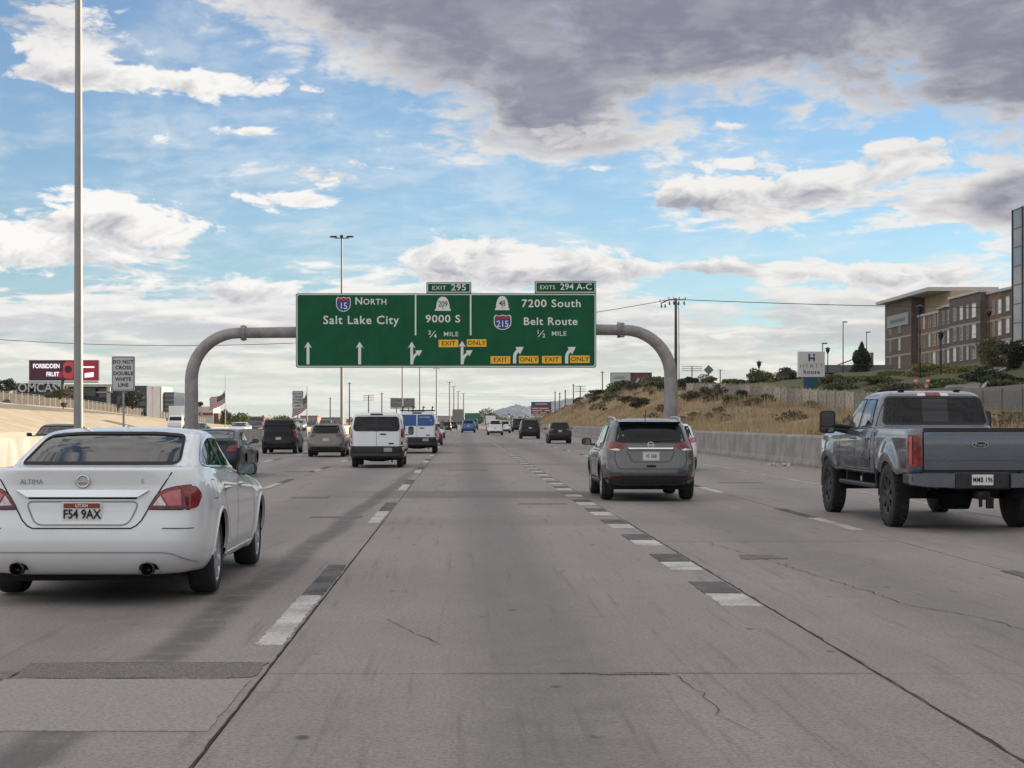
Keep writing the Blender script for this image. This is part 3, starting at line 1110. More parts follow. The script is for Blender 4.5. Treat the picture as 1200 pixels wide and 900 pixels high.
def make_suv(pt, hero=False, H=1.60, W=0.915, L=4.63, boxy=0.0, wheels=('alloy', 10), r=.36, rim=None, chars=None, rails=True, lens=None, skirt=True, plate_z=.86):
    """tall hatchback; boxy=1 is an upright large estate"""
    root = empty('suv')
    q = H / 1.60
    b = boxy
    w = W
    rows = [(.27, .25, .30, L - .25, .80 * w, 5), (.31, .27, .10, L - .1, .90 * w, 6), (.42, .38, .02, L - .03, .965 * w, 6.5), (.55, .52, .0, L, .99 * w, 7),
            (.70, .68, .02, L - .01, 1.0 * w, 7), (.82, .80, .07, L - .04, 1.0 * w, 7), (.95, .90, .10, L - .12, .99 * w, 7), (1.05 * q, .95 * q, .125, L - .3, .965 * w, 6.5),
            (1.11 * q, .99 * q, .15, L - .75, .94 * w, 6.2), (1.15 * q, 1.03 * q, .17, L - 1.0, .925 * w, 6), (1.22 * q, 1.11 * q, .21 - .02 * b, L - 1.22 + .25 * b, (.895 + .04 * b) * w, 6),
            (1.36 * q, 1.30 * q, .32 - .12 * b, L - 1.62 + .45 * b, (.845 + .07 * b) * w, 5.8 + b), (1.48 * q, 1.45 * q, .43 - .18 * b, L - 1.95 + .6 * b, (.795 + .09 * b) * w, 5.6 + b),
            (1.535 * q, 1.52 * q, .50 - .20 * b, L - 2.18 + .6 * b, (.755 + .09 * b) * w, 5.5 + b), (1.565 * q, 1.555 * q, .60 - .2 * b, L - 2.35 + .5 * b, (.68 + .09 * b) * w, 5 + b), (1.588 * q, 1.585 * q, .85, L - 2.6 + .3 * b, .50 * w, 4.5),
            (1.598 * q, 1.598 * q, 1.2, L - 2.8, .25 * w, 4), (1.60 * q, 1.60 * q, 1.5, L - 3.0, .05 * w, 3)]
    ry, fy = 0.94, L - 0.95
    sh = Shell(rows, nl=84 if hero else 44, ne=28 if hero else 16, ns=80 if hero else 44, flare=[(ry, r, r + .09, .022), (fy, r, r + .09, .018)])
    add_wheels(sh, root, (ry, fy), r, .975 * w + .01, .235, paint_lip=BLACK_PLASTIC, lip=0.055, gap=0.05, style=wheels[0], spokes=wheels[1], rim_mat=rim, detail=1 if hero else 0)
    P = lambda name, ax, poly, m, **k: sh.patch(name, ax, poly, m, root, **k)
    wb, wt = (.74 + .10 * b) * w, (.66 + .16 * b) * w
    back = round_poly([(-wb, 1.13 * q), (wb, 1.13 * q), (wt, 1.47 * q), (wt * .6, 1.49 * q), (-wt * .6, 1.49 * q), (-wt, 1.47 * q)], [.06, .06, .08, .2, .2, .08], 5)
    P('rear_window', 'B', back, DARK_GLASS, off=.004, thick=.01, grid=.1)
    if hero:
        sh.band('window_seal', 'B', back, .02, BLACK_PLASTIC, root, off=.007)
    P('windscreen', 'F', round_poly([(-.72 * w, 1.05 * q), (.72 * w, 1.05 * q), (.66 * w, 1.48 * q), (-.66 * w, 1.48 * q)], .06, 4), DARK_GLASS, off=.004, thick=.01, grid=.12)
    A = L - 1.25 + .2 * b
    for ax in 'RL':
        zb = 1.10 * q
        zt = 1.47 * q
        for pane in ([(.52 - .1 * b, zb + .06), (1.02, zb), (1.02, zt - .01), (.75 - .25 * b, zt - .05)],
                     [(1.10, zb), (2.02, zb - .02), (1.95, zt + .01), (1.10, zt)],
                     [(2.12, zb - .02), (A - .1, zb - .04), (A - .25 + .1 * b, zb + .10), (A - .62 + .3 * b, zt - .04), (2.06, zt + .01)]):
            P('side_window', ax, round_poly(pane, .035, 3), DARK_GLASS, off=.004, thick=.01, grid=.1)
        if hero:
            for ln in ([(1.12, 1.08), (1.22, .95), (1.42, .62), (1.44, .4)], [(2.07, 1.07), (2.10, .7), (2.08, .4)], [(A - .12, 1.04), (A + .1, .8), (A + .1, .42)]):
                sh.band('door_gap', ax, ln, .009, SEAM, root, off=.0025, closed=False)
            sgn = 1 if ax == 'R' else -1
            for hy in (1.35, 2.35):
                h, n = sh.hit(ax, hy, .97)
                MB().tube([(0, -.09, 0), (.035 * sgn, -.07, .002), (.04 * sgn, .06, .002), (0, .09, 0)], .012, 8).build('door_handle', pt, root, h)
        sh.band('side_cladding', ax, [(1.38, .36), (fy - .45, .36)], .14, BLACK_PLASTIC, root, off=.008, closed=False, thick=.02)
        if rails:
            s = 1 if ax == 'R' else -1
            xr = .70 * w if not b else .78 * w
            MB().tube([(s * xr * .97, .62, 1.535 * q), (s * xr, .78, 1.60 * q), (s * xr, 1.4, 1.625 * q), (s * xr, 2.1, 1.62 * q), (s * xr * .98, 2.55, 1.55 * q)], .018, 8).build('roof_rail', ALLOY if hero else BLACK_PLASTIC, root)
        mirror_part(root, (1 if ax == 'R' else -1) * (w + .10), A - .22, 1.12 * q, 1 if ax == 'R' else -1, .21, .15, .13, BLACK_PLASTIC if hero or b else pt)
    for s in (1, -1):
        if b:
            lp = round_poly([(.84 * w, .95), (.975 * w, .95), (.95 * w, 1.28 * q), (.83 * w, 1.28 * q)], .02, 3)
        else:
            lp = round_poly([(.50 * w, 1.085), (.63 * w, .995), (.74 * w, .965), (.97 * w, .99), (.965 * w, 1.10), (.80 * w, 1.155)], .02, 3)
        o = P('tail_light', 'B', lp if s > 0 else mirror(lp), lens or RED_LENS, off=.012, thick=.02, grid=.07)
        if hero:
            for qd, mm in (([(.60, 1.075), (.72, 1.02), (.84, 1.03), (.70, 1.10)], DEEP_RED), ([(.63, .985), (.70, .97), (.86, .99), (.72, 1.015)], mat('white lens', (0.8, 0.78, 0.76), 0.15, coat=0.6))):
                qd = [(x_ * w, z_) for x_, z_ in qd]
                c = sh.patch('lens', 'B', qd if s > 0 else mirror(qd), mm, root, off=.017, thick=.004, grid=.08)
                c.parent = o
            P('tail_light_side', 'R' if s > 0 else 'L', round_poly([(.12, 1.0), (.42, 1.06), (.52, 1.10), (.36, 1.15), (.16, 1.11)], .03, 3), RED_LENS, off=.008, thick=.01, grid=.08)
    if skirt:
        P('rear_bumper_skirt', 'B', round_poly([(-.97 * w, .33), (.97 * w, .33), (.95 * w, .46), (.62 * w, .50), (-.62 * w, .50), (-.95 * w, .46)], .04, 3), BLACK_PLASTIC, off=.012, thick=.03, grid=.1)
    if hero:
        hatch = [(-.74 * w, 1.10), (-.76 * w, .80), (-.70 * w, .66), (-.64 * w, .625), (.64 * w, .625), (.70 * w, .66), (.76 * w, .80), (.74 * w, 1.10)]
        sh.band('tailgate_gap', 'B', hatch, .010, SEAM, root, off=.003, closed=False)
        bar = round_poly([(-.42, 1.005), (.42, 1.005), (.44, 1.03), (-.44, 1.03)], .01, 2)
        P('chrome_trim', 'B', bar, CHROME, off=.018, thick=.02)
        rec = round_poly([(-.36, .76), (.36, .76), (.47, .98), (-.47, .98)], .05, 4)
        sh.band('plate_recess_shade', 'B', rec, .025, mat('recess shade paint', (0.07, 0.07, 0.075), 0.4), root, off=.003)  # darker outline paints shade round the plate hollow
        y_ = sh.hit('B', 0, 1.08)[0].y
        logo_ring(root, 0, y_ - .004, 1.085, .062)
        y_ = sh.hit('B', 0, .87)[0].y
        plate(root, 0, y_ - .02, .87, chars or '', None, frame=CHROME)
        P('tow_hatch', 'B', round_poly([(-.09, .655), (.09, .655), (.09, .70), (-.09, .70)], .01, 2), SEAM, off=.004)
        P('reflector', 'B', [(.58, .42), (.80, .44), (.80, .47), (.58, .45)], DEEP_RED, off=.018)
        P('reflector', 'B', [(-.58, .45), (-.80, .47), (-.80, .44), (-.58, .42)], DEEP_RED, off=.018)
        MB().prism_x([(.33, 1.535), (.62, 1.555), (.9, 1.585), (.85, 1.57), (.55, 1.50), (.42, 1.50)], -.60, .60).build('roof_spoiler', pt, root)
        MB().tube([(-.02, .95, 1.585), (-.02, .86, 1.76)], [.009, .004], 6).build('roof_aerial', BLACK_PLASTIC, root)
        m = MB()
        m.tube([(0.02, .155, 1.16), (.30, .19, 1.175), (.46, .20, 1.18)], .016, 6)
        m.build('rear_wiper', BLACK_PLASTIC, root)
    else:
        P('number_plate', 'B', [(-.15, plate_z - .075), (.15, plate_z - .075), (.15, plate_z + .075), (-.15, plate_z + .075)], mat('far plate', (.42, .42, .41), .4), off=.012)
        P('roof_spoiler', 'B', round_poly([(-wt * .98, 1.485 * q), (wt * .98, 1.485 * q), (wt * .9, 1.55 * q), (-wt * .9, 1.55 * q)], .03, 3), pt, off=.05, thick=.06, grid=.12)
    MB().b2(-.84 * w, .84 * w, .3, L - .35, .22, .36).build('underbody', UNDER, root)
    P('headlight', 'F', [(.55, .80), (.87 * w, .80), (.87 * w, .92), (.6, .90)], CLEAR_LENS, off=.006)
    P('headlight', 'F', [(-.55, .80), (-.6, .90), (-.87 * w, .92), (-.87 * w, .80)], CLEAR_LENS, off=.006)
    P('front_grille', 'F', [(-.5, .5), (.5, .5), (.5, .85), (-.5, .85)], BLACK_PLASTIC, off=.006)
    sh.build('body', pt, root)
    return root


def make_van(pt, H=2.06, decal=None, hero=True):
    """tall square van with two rear doors"""
    root = empty('van')
    L, w = 5.5, 1.03
    rows = [(.36, .34, .22, L - .3, .90, 7), (.42, .38, .05, L - .1, .97, 8), (.60, .50, .0, L, 1.0, 9), (.78, .7, .01, L, 1.03, 10), (.95, .85, .02, L - .02, 1.03, 10),
            (1.10, .95, .03, L - .15, 1.03, 10), (1.25, 1.02, .04, L - .55, 1.02, 10), (1.34, 1.12, .05, L - .95, 1.01, 10), (1.6, 1.45, .09, L - 1.25, .965, 9), (1.85, 1.8, .14, L - 1.6, .905, 8),
            (1.96, 1.93, .19, L - 1.85, .86, 7), (2.015, 2.0, .26, L - 2.1, .78, 6), (2.045, 2.04, .45, L - 2.4, .6, 5), (2.06, 2.06, .9, L - 2.8, .25, 4), (2.06, 2.06, 1.2, L - 3.0, .08, 3)]
    k = H / 2.06
    rows = [(a * k if a > 1.2 else a, b_ * k if b_ > 1.2 else b_, *c) for a, b_, *c in rows]
    sh = Shell(rows, nl=64, ne=24, ns=64)
    r = .345
    add_wheels(sh, root, (1.10, 4.60), r, .965, .23, paint_lip=BLACK_PLASTIC, lip=.05, gap=.055, style='alloy', spokes=12, rim_mat=ALLOY, rim_r=.22)
    P = lambda name, ax, poly, m, **kw: sh.patch(name, ax, poly, m, root, **kw)
    win = round_poly([(-.80, 1.36), (.80, 1.36), (.855, 1.46), (.79, 1.90), (-.79, 1.90), (-.855, 1.46)], [.14, .14, .06, .10, .10, .06], 5)
    P('rear_window', 'B', win, DARK_GLASS if not decal else decal, off=.022, thick=.03, grid=.08)
    sh.band('window_divider', 'B', [(0, 1.36), (0, 1.90)], .045, BLACK_PLASTIC if not decal else pt, root, off=.026, closed=False)
    sh.band('door_gap', 'B', [(0, .80), (0, 1.36)], .012, SEAM, root, off=.003, closed=False)
    sh.band('door_gap', 'B', [(-.86, .80), (-.88, 1.45), (-.80, 1.95), (.80, 1.95), (.88, 1.45), (.86, .80)], .012, mat('gap grey', (.2, .2, .2), .8), root, off=.003, closed=False)
    bump = round_poly([(-1.02, .40), (1.02, .40), (1.02, .80), (-1.02, .80)], .05, 3)
    P('rear_bumper', 'B', bump, mat('bumper grey', (0.022, 0.022, 0.024), .55), off=.05, thick=.06, grid=.1)
    P('bumper_step', 'B', round_poly([(-.85, .46), (.85, .46), (.85, .54), (-.85, .54)], .02, 2), mat('step grey', (0.07, 0.065, 0.062), .6), off=.075, thick=.03)
    for s in (1, -1):
        q = round_poly([(.90, .86), (1.03, .86), (1.03, 1.44), (.91, 1.44)], .02, 3)
        o = P('tail_light', 'B', q if s > 0 else mirror(q), RED_LENS, off=.012, thick=.02)
        ql = [(.90, .98), (1.03, .98), (1.03, 1.12), (.90, 1.12)]
        c = sh.patch('lens', 'B', ql if s > 0 else mirror(ql), CLEAR_LENS, root, off=.016, thick=.004)
        c.parent = o
        P('bumper_reflector', 'B', round_poly([(s * .955 - .045, .70), (s * .955 + .045, .70), (s * .955 + .045, .78), (s * .955 - .045, .78)], .02, 2), CLEAR_LENS, off=.06)
        ax = 'R' if s > 0 else 'L'
        for pane in ([(.35, 1.34), (1.45, 1.34), (1.45, 1.82), (.40, 1.82)], [(1.6, 1.34), (2.75, 1.34), (2.75, 1.82), (1.6, 1.82)], [(3.0, 1.30), (4.35, 1.2), (4.25, 1.32), (3.95, 1.75), (3.0, 1.80)]):
            if decal and pane[0][0] < 2:
                continue
            P('side_window', ax, round_poly(pane, .06, 3), DARK_GLASS, off=.006, thick=.01, grid=.12)
        sh.band('side_moulding', ax, [(1.55, .62), (4.1, .62)], .10, BLACK_PLASTIC, root, off=.01, closed=False, thick=.02)
        mirror_part(root, s * 1.17, 4.05, 1.36, s, .22, .34, .16, BLACK_PLASTIC)
    P('windscreen', 'F', round_poly([(-.85, 1.22), (.85, 1.22), (.78, 1.80), (-.78, 1.80)], .08, 4), DARK_GLASS, off=.006, thick=.01, grid=.12)
    P('high_brake_light', 'B', round_poly([(-.24, 1.955), (.24, 1.955), (.22, 2.005), (-.22, 2.005)], .02, 3), BLACK_PLASTIC, off=.02, thick=.04)
    P('door_handle', 'B', round_poly([(.11, 1.225), (.38, 1.225), (.34, 1.275), (.15, 1.275)], .02, 3), BLACK_PLASTIC, off=.02, thick=.02)
    yb = sh.hit('B', 0, 1.0)[0].y
    MB().prism(round_poly([(-.10, -.028), (.10, -.028), (.10, .028), (-.10, .028)], .028, 4), -.008, .01).build('emblem', INK, root, (.55, yb - .005, .90))
    P('number_plate', 'B', [(.28, .60), (.58, .60), (.58, .74), (.28, .74)], mat('dull plate', (.30, .30, .30), .5), off=.062)
    MB().b2(-.85, .85, .4, L - .4, .28, .42).build('underbody', UNDER, root)
    m = MB()
    m.tube([(-.6, 1.1, .34), (-.2, 1.1, .30), (.2, 1.1, .30), (.6, 1.1, .34)], [.06, .09, .09, .06], 8)
    m.b2(-.12, .12, .15, .35, .28, .38)
    m.b2(.55, .60, .2, .26, .20, .38)
    m.build('rear_axle', UNDER, root)
    sh.build('body', pt, root)
    return root


def make_pickup(pt, hero=True):
    """crew cab pickup on tall tyres"""
    root = empty('pickup_truck')
    w = 1.0
    r = .475
    zt = 1.465                 # bed rail height
    ry, fy = 1.22, 5.35
    bed = [(.80, .80, .06, 2.18, .955, 16), (.84, .84, .02, 2.2, .99, 18), (.95, .95, .0, 2.2, 1.005, 18), (1.10, 1.10, .0, 2.2, 1.01, 18), (1.32, 1.32, .0, 2.2, 1.005, 18), (1.43, 1.43, .005, 2.2, .985, 16), (1.462, 1.462, .02, 2.19, .965, 16),
           (1.465, 1.465, .05, 2.17, .945, 16), (1.45, 1.45, .075, 2.15, .90, 18), (1.40, 1.40, .08, 2.14, .885, 20), (.98, .98, .085, 2.13, .86, 20)]
    sb = Shell(bed, nl=54, ne=26, ns=44, flare=[(ry, r, r + .13, .055)])
    L = 6.30
    cab = [(.74, .74, 2.26, L - .4, .93, 12), (.78, .78, 2.24, L - .15, .975, 13), (.92, .92, 2.23, L - .03, 1.0, 13), (1.10, 1.08, 2.23, L, 1.01, 13), (1.28, 1.22, 2.23, L - .02, 1.005, 12), (1.40, 1.32, 2.235, L - .08, .985, 11),
           (1.455, 1.37, 2.24, L - .25, .965, 10), (1.485, 1.40, 2.25, L - .9, .95, 9), (1.50, 1.42, 2.26, L - 1.5, .94, 8), (1.54, 1.46, 2.27, L - 1.66, .93, 8), (1.70, 1.66, 2.31, L - 1.98, .885, 8), (1.88, 1.86, 2.37, L - 2.30, .825, 7.5), (1.96, 1.95, 2.42, L - 2.46, .79, 7),
           (2.00, 1.995, 2.47, L - 2.58, .75, 6.5), (2.035, 2.03, 2.58, L - 2.75, .68, 6), (2.055, 2.055, 2.8, L - 3.0, .5, 5), (2.065, 2.065, 3.1, L - 3.2, .2, 4)]
    sc = Shell(cab, nl=72, ne=26, ns=76, flare=[(fy, r, r + .12, .05)])
    kw = dict(style='offroad', spokes=8, rim_mat=DARK_ALLOY, rim_r=.29)
    add_wheels(sb, root, (ry,), r, 1.03, .235, paint_lip=mat('flare paint', (0.10, 0.11, 0.135), .35, .3, coat=.4), lip=.085, gap=.095, **kw)
    add_wheels(sc, root, (fy,), r, 1.03, .235, paint_lip=mat('flare paint', (0.10, 0.11, 0.135), .35, .3, coat=.4), lip=.085, gap=.095, **kw)
    B = lambda name, ax, poly, m, **k: sb.patch(name, ax, poly, m, root, **k)
    C_ = lambda name, ax, poly, m, **k: sc.patch(name, ax, poly, m, root, **k)
    # tailgate
    tg = round_poly([(-.80, .875), (.80, .875), (.80, 1.46), (-.80, 1.46)], .02, 3)
    t = B('tailgate', 'B', tg, pt, off=.018, thick=.03, grid=.12)
    tgd = MB()
    tgd.b2(-.80, .80, -.035, .03, 1.425, 1.475)
    tgd.build('tailgate_cap', BLACK_PLASTIC, t)
    for z0, z1, o in ((1.385, 1.395, .022), (1.02, 1.034, .030)):
        e = sb.patch('tailgate_crease', 'B', [(-.79, z0), (.79, z0), (.79, z1), (-.79, z1)], pt, root, off=o, thick=.012)
        e.parent = t
    sb.band('tailgate_gap', 'B', [(-.81, .86), (-.81, 1.455)], .016, SEAM, root, off=.004, closed=False)
    sb.band('tailgate_gap', 'B', [(.81, .86), (.81, 1.455)], .016, SEAM, root, off=.004, closed=False)
    sb.band('tailgate_gap', 'B', [(-.81, .866), (.81, .866)], .018, SEAM, root, off=.004, closed=False)
    oval = [(.115 * math.cos(a), .047 * math.sin(a)) for a in np.linspace(0, 2 * math.pi, 28)[:-1]]
    em = MB().prism(oval, -.012, .012).build('emblem', CHROME, root, (0, -.024, 1.235))
    MB().prism([(x * .9, z * .85) for x, z in oval], -.016, 0).build('emblem_face', mat('emblem dark', (.02, .022, .03), .3), em)
    text('Ford', .062, 0, -.019, -.003, CHROME, em, bold=.0, sx=1.3, extrude=.001)
    # rear lamps
    for s in (1, -1):
        q = round_poly([(.835, .925), (.995, .925), (.985, 1.37), (.835, 1.37)], .025, 3)
        o = B('tail_light', 'B', q if s > 0 else mirror(q), RED_LENS, off=.014, thick=.03, grid=.1)
        for ql, mm in (([(.865, 1.10), (.96, 1.10), (.96, 1.16), (.865, 1.16)], DEEP_RED), ([(.955, .95), (.985, .95), (.98, 1.35), (.955, 1.35)], mat('pink lens', (.45, .10, .11), .2, coat=.5)), ([(.865, 1.20), (.945, 1.20), (.945, 1.335), (.865, 1.335)], DEEP_RED)):
            c = sb.patch('lens', 'B', ql if s > 0 else mirror(ql), mm, root, off=.019, thick=.004)
            c.parent = o
        B('tail_light_side', 'R' if s > 0 else 'L', round_poly([(.02, .93), (.12, .93), (.12, 1.37), (.02, 1.37)], .02, 2), RED_LENS, off=.010, thick=.01)
    # bumper: two painted corners and a black middle
    for s in (1, -1):
        poly = round_poly([(s * .42, -.0), (s * .99, .0), (s * .985, .10), (s * .86, .13), (s * .42, .10)] if s > 0 else [(s * .99, .0), (s * .42, 0), (s * .42, .10), (s * .86, .13), (s * .985, .10)], .02, 3)
        m = MB()
        m.loft([[(s * .40, -.16, .625), (s * .40, -.17, .83), (s * .40, .05, .83), (s * .40, .05, .60)],
                [(s * .80, -.14, .64), (s * .80, -.15, .83), (s * .80, .05, .83), (s * .80, .05, .62)],
                [(s * .97, -.07, .66), (s * .97, -.08, .82), (s * .97, .12, .82), (s * .97, .12, .64)],
                [(s * 1.005, .04, .68), (s * 1.005, .03, .80), (s * 1.005, .36, .80), (s * 1.005, .36, .68)]], True, False)
        m.build('rear_bumper', pt, root)
        k = MB()
        k.b2(s * .55, s * .85, -.10, 0, .83, .852)
        k.build('bumper_step', BLACK_PLASTIC, root)
    MB().b2(-.98, .98, -.06, .3, .70, .835).build('bumper_bar', BLACK_PLASTIC, root)
    MB().chamfer_box(-.40, .40, -.13, .1, .60, .845, .02).build('bumper_centre', BLACK_PLASTIC, root)
    plate(root, 0.0, -.148, .735, 'MMB 196')
    m = MB()
    m.b2(-.055, .055, -.30, .1, .46, .57)
    m.b2(-.10, -.06, -.33, -.28, .36, .50)
    m.b2(.0, .09, -.36, -.28, .34, .50)
    m.lathe([(.001, .09), (.035, .07), (.045, .035), (.035, 0), (.02, -.03)], 'z', (-.08, -.30, .48), n=12)
    m.build('tow_hitch', UNDER, root)
    # axles and frame
    m = MB()
    m.tube([(-.85, ry, .47), (-.25, ry, .47), (-.18, ry, .44), (.18, ry, .44), (.25, ry, .47), (.85, ry, .47)], [.06, .06, .19, .19, .06, .06], 12)
    m.tube([(-.85, fy, .47), (.85, fy, .47)], .07, 8)
    for s in (-1, 1):
        m.b2(s * .42 - .05, s * .42 + .05, .2, 5.8, .62, .78)
        m.tube([(s * .55, ry - .75, .66), (s * .55, ry, .52), (s * .55, ry + .75, .66)], .04, 6)
        m.tube([(s * .38, ry - .1, .45), (s * .36, ry - .3, .80)], .04, 6)
    m.tube([(.3, .4, .58), (.3, 2.5, .56)], .13, 8)
    m.build('chassis', UNDER, root)
    MB().b2(-.86, .86, .25, 5.9, .74, .80).build('underbody', UNDER, root)
    MB().b2(-.95, .95, 2.1, 2.32, .76, 1.40).build('cab_gap', UNDER, root)
    # running boards
    for s in (1, -1):
        m = MB()
        m.chamfer_box(s * .93 - .08, s * .93 + .08, 2.0, 4.55, .53, .60, .02)
        for yy in (2.3, 3.2, 4.3):
            m.b2(s * .80 - .12, s * .80 + .1, yy, yy + .06, .56, .80)
        m.build('running_board', BLACK_PLASTIC, root)
    # rear glass, sliding centre pane
    rg = round_poly([(-.80, 1.535), (.80, 1.535), (.735, 1.94), (-.735, 1.94)], [.04, .04, .07, .07], 4)
    g = C_('rear_window', 'B', rg, DARK_GLASS, off=.016, thick=.02, grid=.1)
    sc.band('window_seal', 'B', rg, .026, BLACK_PLASTIC, root, off=.019, step=.03)
    e = sc.patch('sliding_pane', 'B', [(-.20, 1.56), (.20, 1.56), (.20, 1.915), (-.20, 1.915)], mat('tinted pane', (.016, .016, .02), .06), root, off=.020, thick=.006)
    e.parent = g
    C_('high_brake_light', 'B', round_poly([(-.25, 1.965), (.25, 1.965), (.23, 2.005), (-.23, 2.005)], .01, 2), mat('cargo lens', (.72, .70, .68), .2), off=.012, thick=.02)
    C_('brake_lens', 'B', round_poly([(-.12, 1.962), (.12, 1.962), (.11, 2.008), (-.11, 2.008)], .01, 2), RED_LENS, off=.020, thick=.01)
    for s in (1, -1):
        MB().chamfer_box(s * .44 - .05, s * .44 + .05, 2.62, 2.72, 2.045, 2.075, .01).build('roof_marker', BLACK_PLASTIC, root)
        ax = 'R' if s > 0 else 'L'
        for pane in ([(2.56, 1.515), (3.28, 1.475), (3.20, 1.925), (2.66, 1.915)], [(3.40, 1.47), (4.22, 1.44), (4.38, 1.47), (4.30, 1.54), (3.98, 1.84), (3.84, 1.915), (3.34, 1.93)]):
            pp = round_poly(pane, .04, 3)
            C_('side_window', ax, pp, mat('side glass', (.012, .014, .018), .02, spec=.9), off=.006, thick=.01, grid=.1)
            sc.band('window_seal', ax, pp, .02, BLACK_PLASTIC, root, off=.010)
        for ln in ([(2.44, 1.95), (2.42, 1.46), (2.44, 1.0), (2.50, .80)], [(3.33, 1.95), (3.36, 1.45), (3.38, .80)], [(4.44, 1.42), (4.52, 1.1), (4.48, .80)], [(2.44, .80), (4.48, .80)]):
            sc.band('door_gap', ax, ln, .012, SEAM, root, off=.003, closed=False)
        sc.band('body_crease', ax, [(2.45, .985), (4.5, .985)], .05, pt, root, off=.014, closed=False, thick=.02)
        sc.band('belt_trim', ax, [(2.5, 1.475), (4.3, 1.42)], .016, BLACK_PLASTIC, root, off=.006, closed=False)
        for hy in (2.62, 3.56):
            h, n = sc.hit(ax, hy, 1.30)
            MB().tube([(0, -.10, 0), (.04 * s, -.08, .002), (.045 * s, .07, .002), (0, .10, 0)], .016, 8).build('door_handle', pt, root, h)
        # towing mirror on two arms
        m = MB()
        m.tube([(s * .90, 4.18, 1.46), (s * 1.10, 4.12, 1.50), (s * 1.22, 4.12, 1.50)], [.045, .035, .03], 8)
        m.tube([(s * .92, 4.15, 1.40), (s * 1.10, 4.12, 1.43), (s * 1.22, 4.12, 1.45)], [.05, .04, .03], 8)
        arm = m.build('mirror_arm', BLACK_PLASTIC, root)
        mm = MB()
        rings = []
        for yy, kx in ((0.0, .96), (.015, 1.0), (.10, .92), (.16, .6)):
            poly = round_poly([(-.13 * kx, -.19 * kx), (.13 * kx, -.19 * kx), (.13 * kx, .19 * kx), (-.13 * kx, .19 * kx)], .06 * kx, 4)
            rings.append([(x, yy, z) for x, z in poly])
        mm.loft(rings, True, True)
        mo = mm.build('door_mirror', BLACK_PLASTIC, root, (s * 1.30, 4.06, 1.56))
        poly = round_poly([(-.10, -.07), (.10, -.07), (.10, .165), (-.10, .165)], .04, 4)
        MB().prism(poly, -.005, .002).build('mirror_glass', mat('dark mirror glass', (.10, .10, .11), .08, .8), mo)
        MB().prism(round_poly([(-.10, -.165), (.10, -.165), (.10, -.09), (-.10, -.09)], .03, 3), -.005, .002).build('blind_spot_mirror', mat('mirror glass', (0.5, 0.52, 0.54), 0.05, 1.0), mo)
    C_('windscreen', 'F', round_poly([(-.84, 1.50), (.84, 1.50), (.74, 1.93), (-.74, 1.93)], .06, 4), DARK_GLASS, off=.006, thick=.01, grid=.12)
    C_('headlight', 'F', [(.62, 1.0), (.95, 1.0), (.95, 1.25), (.62, 1.25)], CLEAR_LENS, off=.01)
    C_('headlight', 'F', [(-.62, 1.0), (-.62, 1.25), (-.95, 1.25), (-.95, 1.0)], CLEAR_LENS, off=.01)
    C_('front_grille', 'F', [(-.58, .95), (.58, .95), (.58, 1.3), (-.58, 1.3)], BLACK_PLASTIC, off=.01)
    sb.build('cargo_bed', pt, root)
    sc.build('cab', pt, root)
    return root


def make_box_truck(box_m, cab_m):
    """small goods truck: box body, roll-up rear door, cab ahead"""
    root = empty('box_truck')
    MB().chamfer_box(-1.22, 1.22, 0, 6.0, 1.0, 3.9, .05).build('cargo_box', box_m, root)
    d = MB()
    for i in range(7):
        d.b2(-1.08, 1.08, -.025, .01, 1.12 + i * .36, 1.12 + i * .36 + .34)
    d.build('rear_door', box_m, root)
    MB().b2(-1.1, 1.1, .0, 6.8, .75, 1.0).build('chassis', UNDER, root)
    sh = Shell([(.6, .6, 6.1, 8.0, 1.0, 10), (.9, .9, 6.1, 8.1, 1.08, 10), (1.5, 1.4, 6.1, 8.05, 1.08, 10), (1.7, 1.5, 6.12, 7.8, 1.04, 9), (2.3, 2.25, 6.2, 7.2, .98, 8), (2.5, 2.48, 6.3, 7.0, .9, 6), (2.56, 2.56, 6.5, 6.7, .4, 4)], nl=26, ne=12, ns=20)
    sh.patch('windscreen', 'F', [(-.9, 1.7), (.9, 1.7), (.85, 2.25), (-.85, 2.25)], DARK_GLASS, root, off=.01)
    sh.build('cab', cab_m, root)
    for s in (1, -1):
        for yy in (1.4, 7.0):
            wheel(root, s * 1.1, yy, .45, .5 if yy < 3 else .28, s, detail=0)
        MB().b2(s * .95 - .1, s * .95 + .1, -.03, .02, .82, .95).build('tail_light', RED_LENS, root)
        MB().b2(s * 1.3 - .09, s * 1.3 + .09, 7.0, 7.12, 1.6, 2.1).build('door_mirror', BLACK_PLASTIC, root)
    MB().b2(-1.15, 1.15, .02, .12, .45, .6).build('rear_bumper', BLACK_PLASTIC, root)
    return root


def park(o, px, yg, s, over, rz=0.0, label=None, cat=None, group=None, k=None):
    """stand a vehicle: rear centre at px, rear wheels meet the road at photograph row yg; s = photograph pixels per metre there"""
    dw = FPX * HC / (yg - VPY)
    k = k or s * dw / FPX
    d = dw - over * k
    o.location = ((px - VPX) / FPX * d, d, 0.006)
    o.scale = (k, k, k)
    o.rotation_euler = (0, 0, rz)
    tag(o, label, cat, group)
    return o


